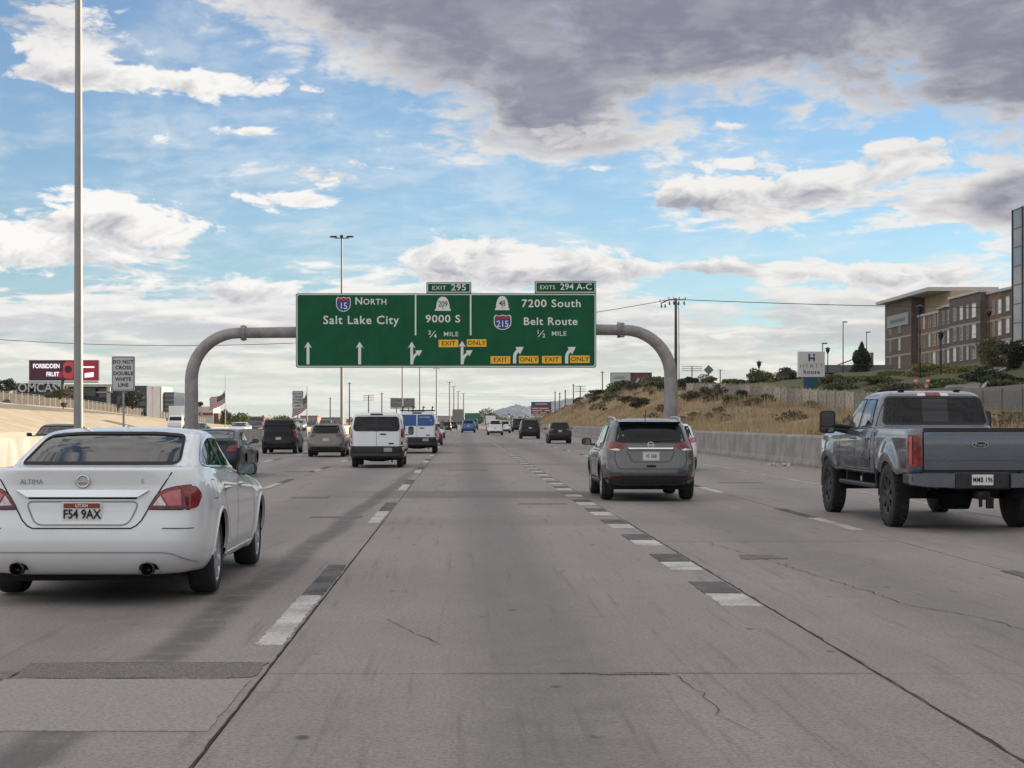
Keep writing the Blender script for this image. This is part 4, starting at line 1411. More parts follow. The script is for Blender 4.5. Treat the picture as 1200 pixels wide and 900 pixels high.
# ------------------------------------------------------------------ setting: ground, road, barriers
BL, BR = -12.0, 11.4              # faces of the median and the right-hand barrier
RIDGE_D = [-200, 0, 60, 117, 148, 174, 200, 270, 333, 400, 491, 700, 1200, 30000]
RIDGE_Z = [1.0, 1.0, 1.0, 2.0, 2.9, 4.0, 4.9, 6.4, 5.4, 3.6, 1.8, 1.0, 0.5, 0.0]
BACK_Z = [5.0, 5.0, 5.5, 6.5, 7.6, 8.6, 9.3, 9.6, 8.5, 6.5, 4.0, 2.0, 1.0, 0.0]
WEST_D = [-200, 60, 130, 176, 222, 273, 353, 420, 30000]
WEST_Z = [4.8, 4.8, 4.7, 4.4, 3.9, 3.35, 1.7, 0.5, 0.0]


def sstep(a, b, x):
    t = np.clip((x - a) / (b - a), 0, 1)
    return t * t * (3 - 2 * t)


def ground_z(x, d):
    x, d = np.asarray(x, float), np.asarray(d, float)
    rz = np.interp(d, RIDGE_D, RIDGE_Z)
    bz = np.interp(d, RIDGE_D, BACK_Z)
    wz = np.interp(d, WEST_D, WEST_Z)
    bump = 0.16 * np.sin(x * 0.9 + d * 0.23) + 0.14 * np.sin(d * 0.41 - x * 0.5) + 0.25 * np.sin(d * 0.07 + 1) * np.sin(x * .21)
    e = np.where(x < 26, sstep(BR + .5, 26, x) * (rz - .45) + .45, rz + (bz - rz) * np.clip((x - 27) / 46, 0, 1))
    e = e + bump * sstep(BR + 1, 18, x) * (1 - sstep(60, 80, x)) * np.clip(rz / 3, 0.2, 1)
    e = np.where(x > 90, bz * (1 - sstep(300, 900, x)), e)
    wl = sstep(-44, -60, x) * wz
    z = np.where(x > BR + .3, e, np.where(x < -43, wl, -0.10))
    return z - 0.02


def ground_point(px, d, py=None):
    """where the ground is, in photograph column px at distance d"""
    x = (px - VPX) / FPX * d
    return Vector((x, d, float(ground_z(x, d))))


def ground_material():
    m = bpy.data.materials.new('dry ground')
    m.use_nodes = True
    N = NT(m.node_tree)
    b = m.node_tree.nodes['Principled BSDF']
    g = N.node('ShaderNodeNewGeometry')
    sp = N.node('ShaderNodeSeparateXYZ')
    N.link(g.outputs['Position'], sp.inputs[0])
    x, y, z = (X(N, o) for o in sp.outputs)
    n = N.noise(g.outputs['Position'], .22, 6, .65)
    n2 = N.noise(g.outputs['Position'], 2.2, 5, .6)
    straw = N.mix(N.smooth(n + n2 * .4, .5, .95), (.22, .15, .08), (.38, .275, .15))
    soil = N.mix(n2, (.10, .08, .06), (.18, .15, .12))
    c = N.mix(N.smooth(n2 + n * .5, .75, 1.0), straw, soil)
    lawn = N.mix(n, (.045, .060, .022), (.12, .115, .05))
    c = N.mix(N.smooth(x + n * 10.0, 33.0, 42.0), c, lawn)
    town = N.mix(n, (.14, .13, .11), (.20, .18, .14))
    c = N.mix(N.smooth(x, -40.0, -45.0), c, town)
    N.link(c, b.inputs['Base Color'])
    b.inputs['Roughness'].default_value = .95
    bn = N.node('ShaderNodeBump')
    bn.inputs['Strength'].default_value = .5
    bn.inputs['Distance'].default_value = .1
    N.put(bn.inputs['Height'], n2)
    N.link(bn.outputs[0], b.inputs['Normal'])
    return m


def build_ground():
    xs = np.concatenate([[-13000, -9000, -4000, -1500, -600, -300, -150, -100, -80, -68], np.linspace(-62, -42, 21), [-40, -20, 0, 8, BR + .25], np.linspace(BR + .45, 34, 46), np.linspace(35, 92, 40), [110, 160, 300, 600, 1500, 4000, 9000, 13000]])
    ds = np.concatenate([[-300, -100, -20, 0], np.linspace(15, 520, 300), np.linspace(540, 1300, 30), [1700, 2500, 4000, 7000, 10000, 13500]])
    XX, DD = np.meshgrid(xs, ds)
    ZZ = ground_z(XX, DD)
    V = np.stack([XX, DD, ZZ], 2).reshape(-1, 3)
    nx, nd = len(xs), len(ds)
    i, j = np.meshgrid(np.arange(nd - 1), np.arange(nx - 1), indexing='ij')
    a = (i * nx + j).ravel()
    F = np.stack([a, a + 1, a + nx + 1, a + nx], 1)
    link_mesh('ground', np_mesh('ground', V, F, ground_material(), True), kind='structure')


def concrete_road(name, warm=0.0):
    m = bpy.data.materials.new(name)
    m.use_nodes = True
    N = NT(m.node_tree)
    b = m.node_tree.nodes['Principled BSDF']
    g = N.node('ShaderNodeNewGeometry')
    oi = N.node('ShaderNodeObjectInfo')
    sp = N.node('ShaderNodeSeparateXYZ')
    N.link(g.outputs['Position'], sp.inputs[0])
    x, y, z = (X(N, o) for o in sp.outputs)
    pos = g.outputs['Position']
    stretch = N.vec(x, y * 0.12, z)
    big = N.noise(pos, .35, 5, .6)
    mid = N.noise(pos, 3.0, 6, .65)
    streak = N.noise(stretch, 1.6, 6, .6)
    fine = N.noise(pos, 38.0, 4, .72)
    speck = N.noise(pos, 110.0, 3, .65)
    base = N.mix(N.smooth(big * .6 + streak * .6, .35, .85), (.258, .218, .201), (.350, .302, .280))
    rnd = N.node('ShaderNodeSeparateColor')
    v = X(N, oi.outputs['Random'])
    base = N.mix(v * .16, base, (.40, .36, .34))
    base = N.mix(N.smooth(mid, .35, .72, .0, .42), base, (.185, .160, .150))
    base = N.mix(N.smooth(fine, .42, .64, .0, .68), base, (.14, .122, .115))
    base = N.mix(N.smooth(speck, .52, .68, .0, .45), base, (.50, .455, .435))
    # wear: an oily band down the middle of each lane, wheel paths polished paler
    wob = (N.noise(N.vec(0.0, y * .05, 0.0), 1.0, 3, .5) - .5) * .8

    def stripe(cx, hw, lo, hi):
        return N.smooth((x - cx + wob * .35).abs(), hw, hw * .15, 0.0, 1.0)
    oil = stripe(.48, .75, 0, 1) * .85
    for cx in (-2.7, -5.7, -8.6, 3.9, 6.9):
        oil = oil + stripe(cx, .9, 0, 1) * .55
    oil = oil * N.smooth(streak * .6 + mid * .5, .22, .66)
    base = N.mix(N.m('MULTIPLY', oil, .62, clamp=True), base, (.075, .070, .068))
    # a long tyre smear wandering across the left lane
    sm = N.smooth((x + 2.02 - y * .0125 + (N.noise(N.vec(0.0, y * .16, 2.0), 1.0, 2, .5) - .5) * .35).abs(), .24, .06, 0.0, .70)
    sm = sm * N.smooth(y, 75.0, 30.0, .2, 1.0) * N.smooth(mid, .22, .6, .35, 1.0)
    base = N.mix(sm, base, (.055, .053, .052))
    # darker bands across the lanes
    for y0, y1, k in ((33.2, 36.6, .50), (24.6, 26.4, .16), (98.0, 118.0, .40), (58, 61, .25)):
        bd = N.smooth(y + mid * .8, y0, y0 + .5) * N.smooth(y + mid * .8, y1 + .5, y1)
        base = N.mix(bd * k * N.smooth(x + streak * 3.0, -1.6, .6) * N.smooth(x, 6.0, 2.2), base, (.085, .08, .08))
    # drips and small stains
    vo = N.node('ShaderNodeTexVoronoi')
    N.put(vo.inputs['Vector'], N.vec(x, y * .55, 0.0))
    vo.inputs['Scale'].default_value = 2.1
    sp2 = N.smooth(X(N, vo.outputs['Distance']) + fine * .05, .12, .06, 0.0, .85) * N.smooth(mid, .44, .54)
    base = N.mix(sp2, base, (.05, .048, .046))
    scr = N.noise(N.vec(x * 9.0, y * .35, 1.0), 1.3, 5, .62)
    base = N.mix(N.smooth(scr, .54, .72, 0.0, .38), base, (.10, .09, .087))
    hs = N.noise(N.vec(x * .5, y * 2.4, 0.0), 1.4, 5, .6)
    base = N.mix(N.smooth(hs, .62, .75, 0.0, .28), base, (.10, .095, .09))
    N.link(base, b.inputs['Base Color'])
    N.put(b.inputs['Roughness'], N.smooth(mid + oil * .3, .2, .9, .82, .60))
    b.inputs['Specular IOR Level'].default_value = .35
    bn = N.node('ShaderNodeBump')
    bn.inputs['Strength'].default_value = .6
    bn.inputs['Distance'].default_value = .006
    N.put(bn.inputs['Height'], fine * .7 + speck * .3)
    N.link(bn.outputs[0], b.inputs['Normal'])
    return m


def worn_paint(name, color, wear=(.20, .185, .175), amount=.5):
    m = bpy.data.materials.new(name)
    m.use_nodes = True
    N = NT(m.node_tree)
    b = m.node_tree.nodes['Principled BSDF']
    g = N.node('ShaderNodeNewGeometry')
    n = N.noise(g.outputs['Position'], 30.0, 6, .75)
    n2 = N.noise(g.outputs['Position'], 1.6, 5, .65)
    N.link(N.mix(N.smooth(n * .8 + n2 * .7, .62, .86, 0.0, amount), color, wear), b.inputs['Base Color'])
    b.inputs['Roughness'].default_value = .75
    return m


LANES = [-10.3, -7.1, -4.25, -1.15, 2.45, 5.42, 8.3]


def build_road():
    M = concrete_road('pavement concrete')
    joint = mat('joint filler', (.022, .020, .019), .95)
    # bed under the slabs, seen only in the joints
    root = MB().b2(BL - 1, BR + 1, -40, 1500, -.09, -.030).build('road', joint, kind='structure')
    edges = [BL - .4] + LANES + [BR + .4]
    j0 = 10.03 - 5.55 * 3
    rows = [j0 + 5.55 * i for i in range(10)]
    for a, b_ in zip(edges[:-1], edges[1:]):
        g = .007
        w = b_ - a - 2 * g
        me = MB().b2(-w / 2, w / 2, -5.55 / 2 + .004, 5.55 / 2 - .004, -.045, 0.0).mesh('pavement_slab', M)
        for i in range(len(rows) - 1):
            dz = random.uniform(-.004, .0)
            link_mesh('pavement_slab', me, root, ((a + b_) / 2, (rows[i] + rows[i + 1]) / 2, dz))
        for y0, y1 in ((rows[-1] + .004, 120), (120.01, 400), (400.02, 1500)):
            MB().b2(a + g, b_ - g, y0, y1, -.045, -.002).build('pavement_slab', M, root)
        MB().b2(a + g, b_ - g, -40, rows[0] - .004, -.045, -.002).build('pavement_slab', M, root)
    def ragged(pts, jit, step, z0, z1, name, m):
        out = []
        n_ = len(pts)
        for i in range(n_):
            a_, b_ = Vector(pts[i]), Vector(pts[(i + 1) % n_])
            k_ = max(1, int((b_ - a_).length / step))
            for j in range(k_):
                p_ = a_.lerp(b_, j / k_)
                out.append((p_.x + random.gauss(0, jit), p_.y + random.gauss(0, jit * 1.6)))
        return MB().prism_z(out, z0, z1).build(name, m, root)
    # repairs
    patchm = mat('asphalt patch', (.170, .150, .141), .9, var=.55, scale=60, bump=.5)
    pale = mat('pale concrete patch', (.295, .262, .246), .85, var=.22, scale=45, bump=.25)
    ragged([(-2.66, 9.82), (-1.20, 9.82), (-1.19, 10.46), (-2.62, 10.42)], .016, .12, -.01, .004, 'asphalt_patch', patchm)
    ragged([(-2.55, 8.15), (-1.21, 8.15), (-1.21, 9.80), (-2.62, 9.80)], .005, .12, -.01, .0035, 'concrete_patch', pale)
    ragged([(3.05, 18.35), (3.52, 18.35), (3.50, 18.95), (3.07, 18.95)], .016, .12, -.01, .004, 'asphalt_patch', patchm)
    ragged([(.62, 10.00), (1.24, 10.00), (1.23, 10.05), (.62, 10.04)], .016, .12, -.01, .004, 'asphalt_patch', patchm)
    for x0, d0, w_, l_ in ((-2.35, 26.2, .8, .5), (-3.3, 33.0, .7, .5), (1.0, 30.5, .9, .35), (6.2, 41, 1.1, .6), (-5.2, 50, .9, .9), (-.4, 52, 1.2, .6)):
        ragged([(x0, d0), (x0 + w_, d0), (x0 + w_, d0 + l_), (x0 + .04, d0 + l_)], .016, .12, -.01, .004, 'asphalt_patch', patchm)

    def crack(pts, w=.014, jit=.05, name='crack'):
        vs, fs = [], []
        P = [Vector((p[0], p[1], 0)) for p in pts]
        Q = []
        for i in range(len(P) - 1):
            k = max(2, int((P[i + 1] - P[i]).length / .14))
            for j in range(k):
                q = P[i].lerp(P[i + 1], j / k)
                Q.append(q + Vector((random.uniform(-jit, jit), random.uniform(-jit, jit) * .5, 0)))
        Q.append(P[-1])
        for i, q in enumerate(Q):
            t = (Q[min(i + 1, len(Q) - 1)] - Q[max(0, i - 1)]).normalized()
            nn = Vector((-t.y, t.x, 0)) * w * random.uniform(.25, .9) * (.15 if i in (0, len(Q) - 1) else 1)
            vs += [q + nn + Vector((0, 0, .004)), q - nn + Vector((0, 0, .004))]
        for i in range(len(Q) - 1):
            fs.append((2 * i, 2 * i + 1, 2 * i + 3, 2 * i + 2))
        MB().add(vs, fs).build(name, joint, root)
    crack([(3.62, 13.8), (3.95, 12.6), (4.05, 11.6), (4.3, 10.9), (4.4, 10.0)], .008, .05)
    crack([(3.0, 21.0), (3.3, 18.0), (3.62, 13.8)], .006, .03)
    crack([(1.24, 10.0), (1.32, 9.3), (1.30, 8.6), (1.42, 8.0)], .004, .02)
    crack([(-.1, 10.03), (.6, 10.02), (1.2, 10.04), (2.42, 10.02)], .006, .006)
    crack([(-4.0, 10.25), (-2.6, 10.05), (-2.6, 9.8)], .009, .01)
    crack([(-2.6, 10.44), (-1.2, 10.47)], .012, .01)
    crack([(-.6, 12.9), (-.1, 11.2)], .005, .02)
    crack([(-4.2, 30.2), (-2.9, 30.1)], .02, .03)
    # ragged filler along the two lane seams nearest the camera
    crack([(-1.152, d) for d in np.arange(4.5, 26, 1.0)], .008, .006, 'joint_seal')
    crack([(2.452, d) for d in np.arange(4.5, 26, 1.0)], .009, .008, 'joint_seal')
    # painted lines
    W = worn_paint('lane paint', (.60, .58, .555), (.29, .26, .245), amount=.85)
    K = worn_paint('contrast paint', (.022, .022, .024), (.16, .142, .134), .75)

    def dash(x, y0, y1, w, m):
        if y0 < 32:
            ragged([(x - w / 2, y0), (x + w / 2, y0), (x + w / 2, y1), (x - w / 2, y1)], .006, .07, -.006, .004, 'lane_marking', m)
        else:
            MB().b2(x - w / 2, x + w / 2, y0, y1, -.006, .004).build('lane_marking', m, root)
    for s in [11.3, 24.9, 36.9, 49.1, 61.3, 73.5, 85.7, 97.9, 110.1, 122.3, 134.5]:
        dash(-1.27, s, s + 3.2, .18, W)
        dash(-1.27, s + 3.21, s + 6.3, .18, K)
    for i, s in enumerate(np.arange(13.7, 150, 3.32)):
        dash(2.26, s, s + .95, .32, W)
        dash(2.26, s + .96, s + 2.05, .32, K)
    for s in np.arange(23.3 - 12.2, 150, 12.2):
        dash(5.42, s, s + 2.9, .16, W)
        dash(5.42, s + 2.91, s + 5.8, .16, K)
    for x in (-4.25, -7.1):
        for s in np.arange(13.5, 150, 12.2):
            dash(x - .1, s, s + 3.0, .16, W)
            dash(x - .1, s + 3.01, s + 6.0, .16, K)
    faded = worn_paint('faded edge paint', (.42, .405, .38), amount=.8)
    for x in (8.3, -10.15, -10.45):
        for y0 in np.arange(-20, 600, 40):
            dash(x + (.12 if x > 0 else 0), y0, y0 + 39.9, .12, faded if x > 0 else W)
    # the other carriageway
    o = MB().b2(-42.5, BL - .8, -40, 1500, -.08, -.02).build('opposite_road', M, kind='structure')
    for x in (-17, -20.7, -24.4, -28.1, -31.8):
        mb = MB()
        for s in np.arange(20, 500, 12.2):
            mb.b2(x - .08, x + .08, s, s + 3, -.024, -.016)
        mb.build('lane_marking', W, o, kind='stuff')


def concrete_wall_mat(name, color, seam=0.0):
    return mat(name, color, .85, var=.22, scale=1.3, bump=.15)


def build_barriers():
    c = concrete_wall_mat('barrier concrete', (.40, .37, .33))
    c2 = concrete_wall_mat('wall concrete', (.285, .265, .252))
    prof = [(-.30, -.1), (.30, -.1), (.30, .07), (.17, .28), (.10, 1.05), (-.10, 1.05), (-.17, .28), (-.30, .07)]

    def run(x, d0, d1, step, m, label, p):
        root = empty('concrete_barrier', (x, d0, 0), label, 'barrier')
        me = MB()
        n = len(p)
        L = step - .014
        a = [(px, 0, pz) for px, pz in p]
        b = [(px, L, pz) for px, pz in p]
        me.loft([a, b], True)
        mesh = me.mesh('barrier_segment', m)
        d = d0
        while d < d1:
            k = 1 if d < 260 else 6
            link_mesh('barrier_segment', mesh, root, (0, d - d0, 0), scale=(1, k, 1))
            d += step * k
        return root
    run(BL - .3, -6, 900, 6.1, c, 'long pale concrete median barrier along the left edge of the road', prof)
    prof2 = [(-.22, -.1), (.42, -.1), (.42, 1.02), (-.05, 1.02), (-.10, .95), (-.16, .25), (-.22, .08)]
    run(BR + .22, -6, 800, 9.0, c2, 'long grey concrete barrier at the foot of the dry grass hill', prof2)
    # litter at the foot of the right barrier
    m = MB()
    for i in range(9):
        x, y = random.uniform(-.5, .3), random.uniform(-.4, .4)
        m.box((x, y, .05), (random.uniform(.06, .2), random.uniform(.05, .2), random.uniform(.03, .12)), random.random() * 3)
    p = at(923, 546, FPX * HC / 52)
    m.build('litter', mat('litter white', (.5, .48, .44), .8, var=.4, scale=9), loc=(10.75, p.y, 0), label='small scatter of pale litter on the shoulder against the right barrier', cat='litter')


build_ground()
build_road()
build_barriers()


# ------------------------------------------------------------------ slopes, fences
def build_west():
    # smooth paved slope beyond the far carriageway, cut by joints into long panels
    m = mat('sand coloured paving', (.42, .355, .26), .9, var=.14, scale=.35, bump=.1)
    root = empty('paved_slope', (0, 0, 0), 'sunlit sand coloured paved embankment beyond the opposite lanes', 'embankment')
    ds = np.arange(90, 440, 14.0)
    for d0, d1 in zip(ds[:-1], ds[1:]):
        rings = []
        for d in np.linspace(d0 + .03, d1 - .03, 3):
            z1 = float(np.interp(d, WEST_D, WEST_Z))
            rings.append([(-43.6, d, -.3), (-44.0, d, .08), (-50, d, z1 * .42 + .06), (-58.6, d, z1 * .97 + .10), (-59.6, d, z1 + .06), (-60.4, d, z1 + .02), (-60.4, d, -.4)])
        MB().loft(rings, True, False).build('slope_panel', m, root)
    MB().b2(-43.3, -43.0, 60, 440, -.05, .45).build('kerb_wall', mat('pale kerb', (.40, .36, .30), .9, var=.15), loc=(0, 0, 0), label='low pale kerb wall at the foot of the paved slope', cat='kerb')
    # slatted chain link fence on top
    f = empty('chain_link_fence', (-60, 150, 0), 'grey chain link fence with slats along the top of the left slope', 'fence')
    pm = mat('fence post', (.36, .345, .32), .6, .3)
    sl = mat('fence slat', (.115, .10, .09), .8, var=.4, scale=2)
    post = MB().tube([(0, 0, -.2), (0, 0, 1.62)], .07, 6).mesh('post', pm)
    d = 150.0
    while d < 400:
        z = float(np.interp(d, WEST_D, WEST_Z))
        z2 = float(np.interp(d + 3.2, WEST_D, WEST_Z))
        link_mesh('post', post, f, (0, d - 150, z))
        mb = MB()
        for i in range(20):
            t = (i + .5) / 20
            zz = z + (z2 - z) * t
            h = random.uniform(1.35, 1.5)
            mb.b2(-.008, .008, d - 150 + t * 3.2 - .05, d - 150 + t * 3.2 + .05, zz + .05, zz + h)
        mb.tube([(0, d - 150, z + 1.56), (0, d - 150 + 3.2, z2 + 1.56)], .03, 5)
        mb.build('slat_panel', sl, f, kind='stuff')
        d += 3.2


def build_east_fence():
    """grey board fence along the ridge; each stretch between posts is a panel"""
    f = empty('wooden_fence', (27, 110, 0), 'weathered grey board fence along the top of the dry grass hill', 'fence')
    cols = [mat('grey board', (.34, .30, .26), .9, var=.5, scale=4), mat('pale board', (.45, .39, .32), .9, var=.45, scale=4), mat('dark board', (.25, .225, .20), .9, var=.5, scale=4)]
    ZT_D = [90, 117, 148, 174, 200, 240]
    ZT_Z = [2.9, 3.5, 4.45, 5.35, 5.95, 6.55]
    d = 96.0
    i = 0
    while d < 236:
        z = float(np.interp(d, ZT_D, ZT_Z))
        mb = MB()
        y = 0.0
        while y < 2.9:
            zz = float(np.interp(d + y, ZT_D, ZT_Z)) + random.uniform(-.06, .05)
            w_ = random.uniform(.15, .21)
            lean = random.uniform(-.02, .02)
            x0 = random.uniform(-.012, .012)
            zb = float(ground_z(27, d + y)) - .25
            mb.add([(x0, y, zb), (x0, y + w_, zb), (x0 + .02, y + w_, zb), (x0 + .02, y, zb), (x0, y + lean, zz), (x0, y + w_ + lean, zz + random.uniform(-.03, .03)), (x0 + .02, y + w_ + lean, zz), (x0 + .02, y + lean, zz)],
                   [(3, 2, 1, 0), (4, 5, 6, 7), (0, 1, 5, 4), (1, 2, 6, 5), (2, 3, 7, 6), (3, 0, 4, 7)])
            y += w_ + random.uniform(.01, .035)
        for q in (.4, .95):
            mb.tube([(.06, 0, z - q), (.06, 2.95, z - q)], .04, 4)
        mb.build('fence_panel', cols[(i * 7 // 3 + (1 if i % 5 == 0 else 0)) % 3], f, (0, d - 110, 0))
        MB().b2(-.06, .06, -.06, .06, float(ground_z(27, d)) - .3, z + .10).build('post', cols[0], f, (0, d - 110, 0))
        d += 3.0
        i += 1
    # broken concrete wall on the crest further on
    wm = mat('crest wall', (.36, .34, .31), .9, var=.25, scale=1.2)
    wl = empty('crest_wall', (27, 240, 0), 'pale patched concrete wall along the crest of the hill past the gantry', 'wall')
    d = 240.0
    while d < 372:
        z = float(np.interp(d, [240, 270, 333, 372], [6.6, 7.1, 6.0, 4.9]))
        h = random.uniform(-.3, .15)
        zb = float(ground_z(27, d)) - .6
        MB().b2(-.12, .12, .03, 5.4, zb, z + h - .25).build('wall_panel', wm, wl, (0, d - 240, 0))
        d += 5.5
    # low wall and chain link beside the pickup
    rw = MB()
    rw.b2(0, .35, 0, 30, 0, 3.35)
    rw.build('retaining_wall', mat('wall grey', (.22, .215, .21), .9, var=.15), loc=(31.5, 84, .2), label='plain grey retaining wall on the slope behind the pickup', cat='wall')
    cf = empty('wire_fence', (26, 70, 0), 'thin wire fence with dark steel posts on the slope behind the pickup bed', 'fence')
    st = mat('fence steel', (.14, .13, .125), .6, .4)
    for k in range(9):
        y = k * 3.0
        z = float(ground_z(26, 70 + y))
        MB().tube([(0, y, z - .2), (0, y, z + 1.75)], .035, 6).build('post', st, cf)
        mb = MB()
        for q in np.linspace(.1, 1.65, 10):
            mb.tube([(0, y, z + q), (0, y + 3, float(ground_z(26, 73 + y)) + q)], .006, 3, cap=False)
        for q in np.linspace(0, 3, 22):
            mb.tube([(0, y + q, z + .1), (0, y + q, z + 1.65)], .005, 3, cap=False)
        mb.build('wire_mesh', st, cf, kind='stuff')


build_west()
build_east_fence()


# ------------------------------------------------------------------ plants
def leaves(centres, spread, n, size, seed, flat=.8):
    """n leaf-sized faces scattered round clump centres; returns vertex and face arrays"""
    g = np.random.default_rng(seed)
    C = np.asarray(centres, float)
    S = np.asarray(spread, float).reshape(len(C), -1)
    k = g.integers(0, len(C), n)
    v = g.normal(size=(n, 3))
    v /= np.linalg.norm(v, axis=1)[:, None]
    rad = g.uniform(.25, 1.0, n)**.5
    p = C[k] + v * rad[:, None] * S[k]
    a = g.normal(size=(n, 3))
    a /= np.linalg.norm(a, axis=1)[:, None]
    b = np.cross(a, g.normal(size=(n, 3)))
    b /= np.linalg.norm(b, axis=1)[:, None]
    sz = size * g.uniform(.6, 1.4, n)[:, None]
    q = np.stack([p - a * sz * .5, p + b * sz * .32, p + a * sz * .5, p - b * sz * .32], 1).reshape(-1, 3)
    f = np.arange(n * 4).reshape(n, 4)
    return q, f


GREEN = leaf_mat('bush green', (.062, .082, .028), (.165, .185, .062), .7)
YELLOWGREEN = leaf_mat('yellow green leaves', (.105, .115, .026), (.26, .24, .065), .9)
DARKGREEN = leaf_mat('dark green leaves', (.020, .030, .016), (.062, .074, .034), .6)
SAGE = leaf_mat('sage leaves', (.055, .055, .035), (.13, .115, .07), .8)
OLIVE = leaf_mat('olive leaves', (.07, .068, .032), (.165, .15, .075), .8)
STRAW = leaf_mat('dry grass', (.30, .205, .105), (.62, .475, .275), .22)
BARK = mat('bark', (.07, .055, .045), .95, var=.4, scale=8)


def plant(name, base, w, h, material, label, cat, group=None, n=900, leaf=.28, kind='bush', seed=None, trunk_h=None):
    seed = seed if seed is not None else random.randrange(10**6)
    g = random.Random(seed)
    root = empty(name, base, label, cat, group)
    cs, ss = [], []
    if kind == 'conifer':
        for i in range(26):
            t = i / 25
            r = w / 2 * (1 - t)**.8 * g.uniform(.75, 1.1) + .12
            cs.append((g.uniform(-.3, .3) * r, g.uniform(-.3, .3) * r, h * (.06 + .92 * t)))
            ss.append((r, r, h * .06))
        for i in range(5):
            a = g.uniform(0, 6.28)
            cs.append((math.cos(a) * w * .25, math.sin(a) * w * .25, h * g.uniform(.45, .85)))
            ss.append((w * .12, w * .12, h * .12))
    elif kind == 'tree':
        th = trunk_h or h * .2
        for i in range(15):
            a = g.uniform(0, 6.28)
            r = g.uniform(0, .36) * w
            cs.append((math.cos(a) * r, math.sin(a) * r, th + (h - th) * g.uniform(.05, .86)))
            q = g.uniform(.16, .27) * w
            ss.append((q, q, q * .8))
    else:
        for i in range(11):
            a = g.uniform(0, 6.28)
            r = g.uniform(0, .36) * w
            cs.append((math.cos(a) * r, math.sin(a) * r, h * g.uniform(.12, .78)))
            q = g.uniform(.18, .30) * w
            ss.append((q, q, h * g.uniform(.16, .28)))
    V, F = leaves(cs, ss, int(n * 3.2), leaf * 1.15, seed)
    V[:, 2] = np.maximum(V[:, 2], -.05)
    link_mesh('crown', np_mesh('crown', V, F, material), root)
    t = MB()
    th = h * (.9 if kind == 'conifer' else .55)
    t.tube([(0, 0, -.25), (.02 * w, 0, th * .5), (-.01 * w, .01 * w, th)], [.035 * w + .03, .025 * w + .02, .01], 7)
    for i in range(0 if kind == 'conifer' else 5):
        c = cs[i]
        t.tube([(.01 * w, 0, th * g.uniform(.25, .6)), (c[0] * .6, c[1] * .6, c[2] * .8), c], [.018 * w + .01, .012 * w + .008, .006], 5)
    t.build('trunk', BARK, root)
    return root


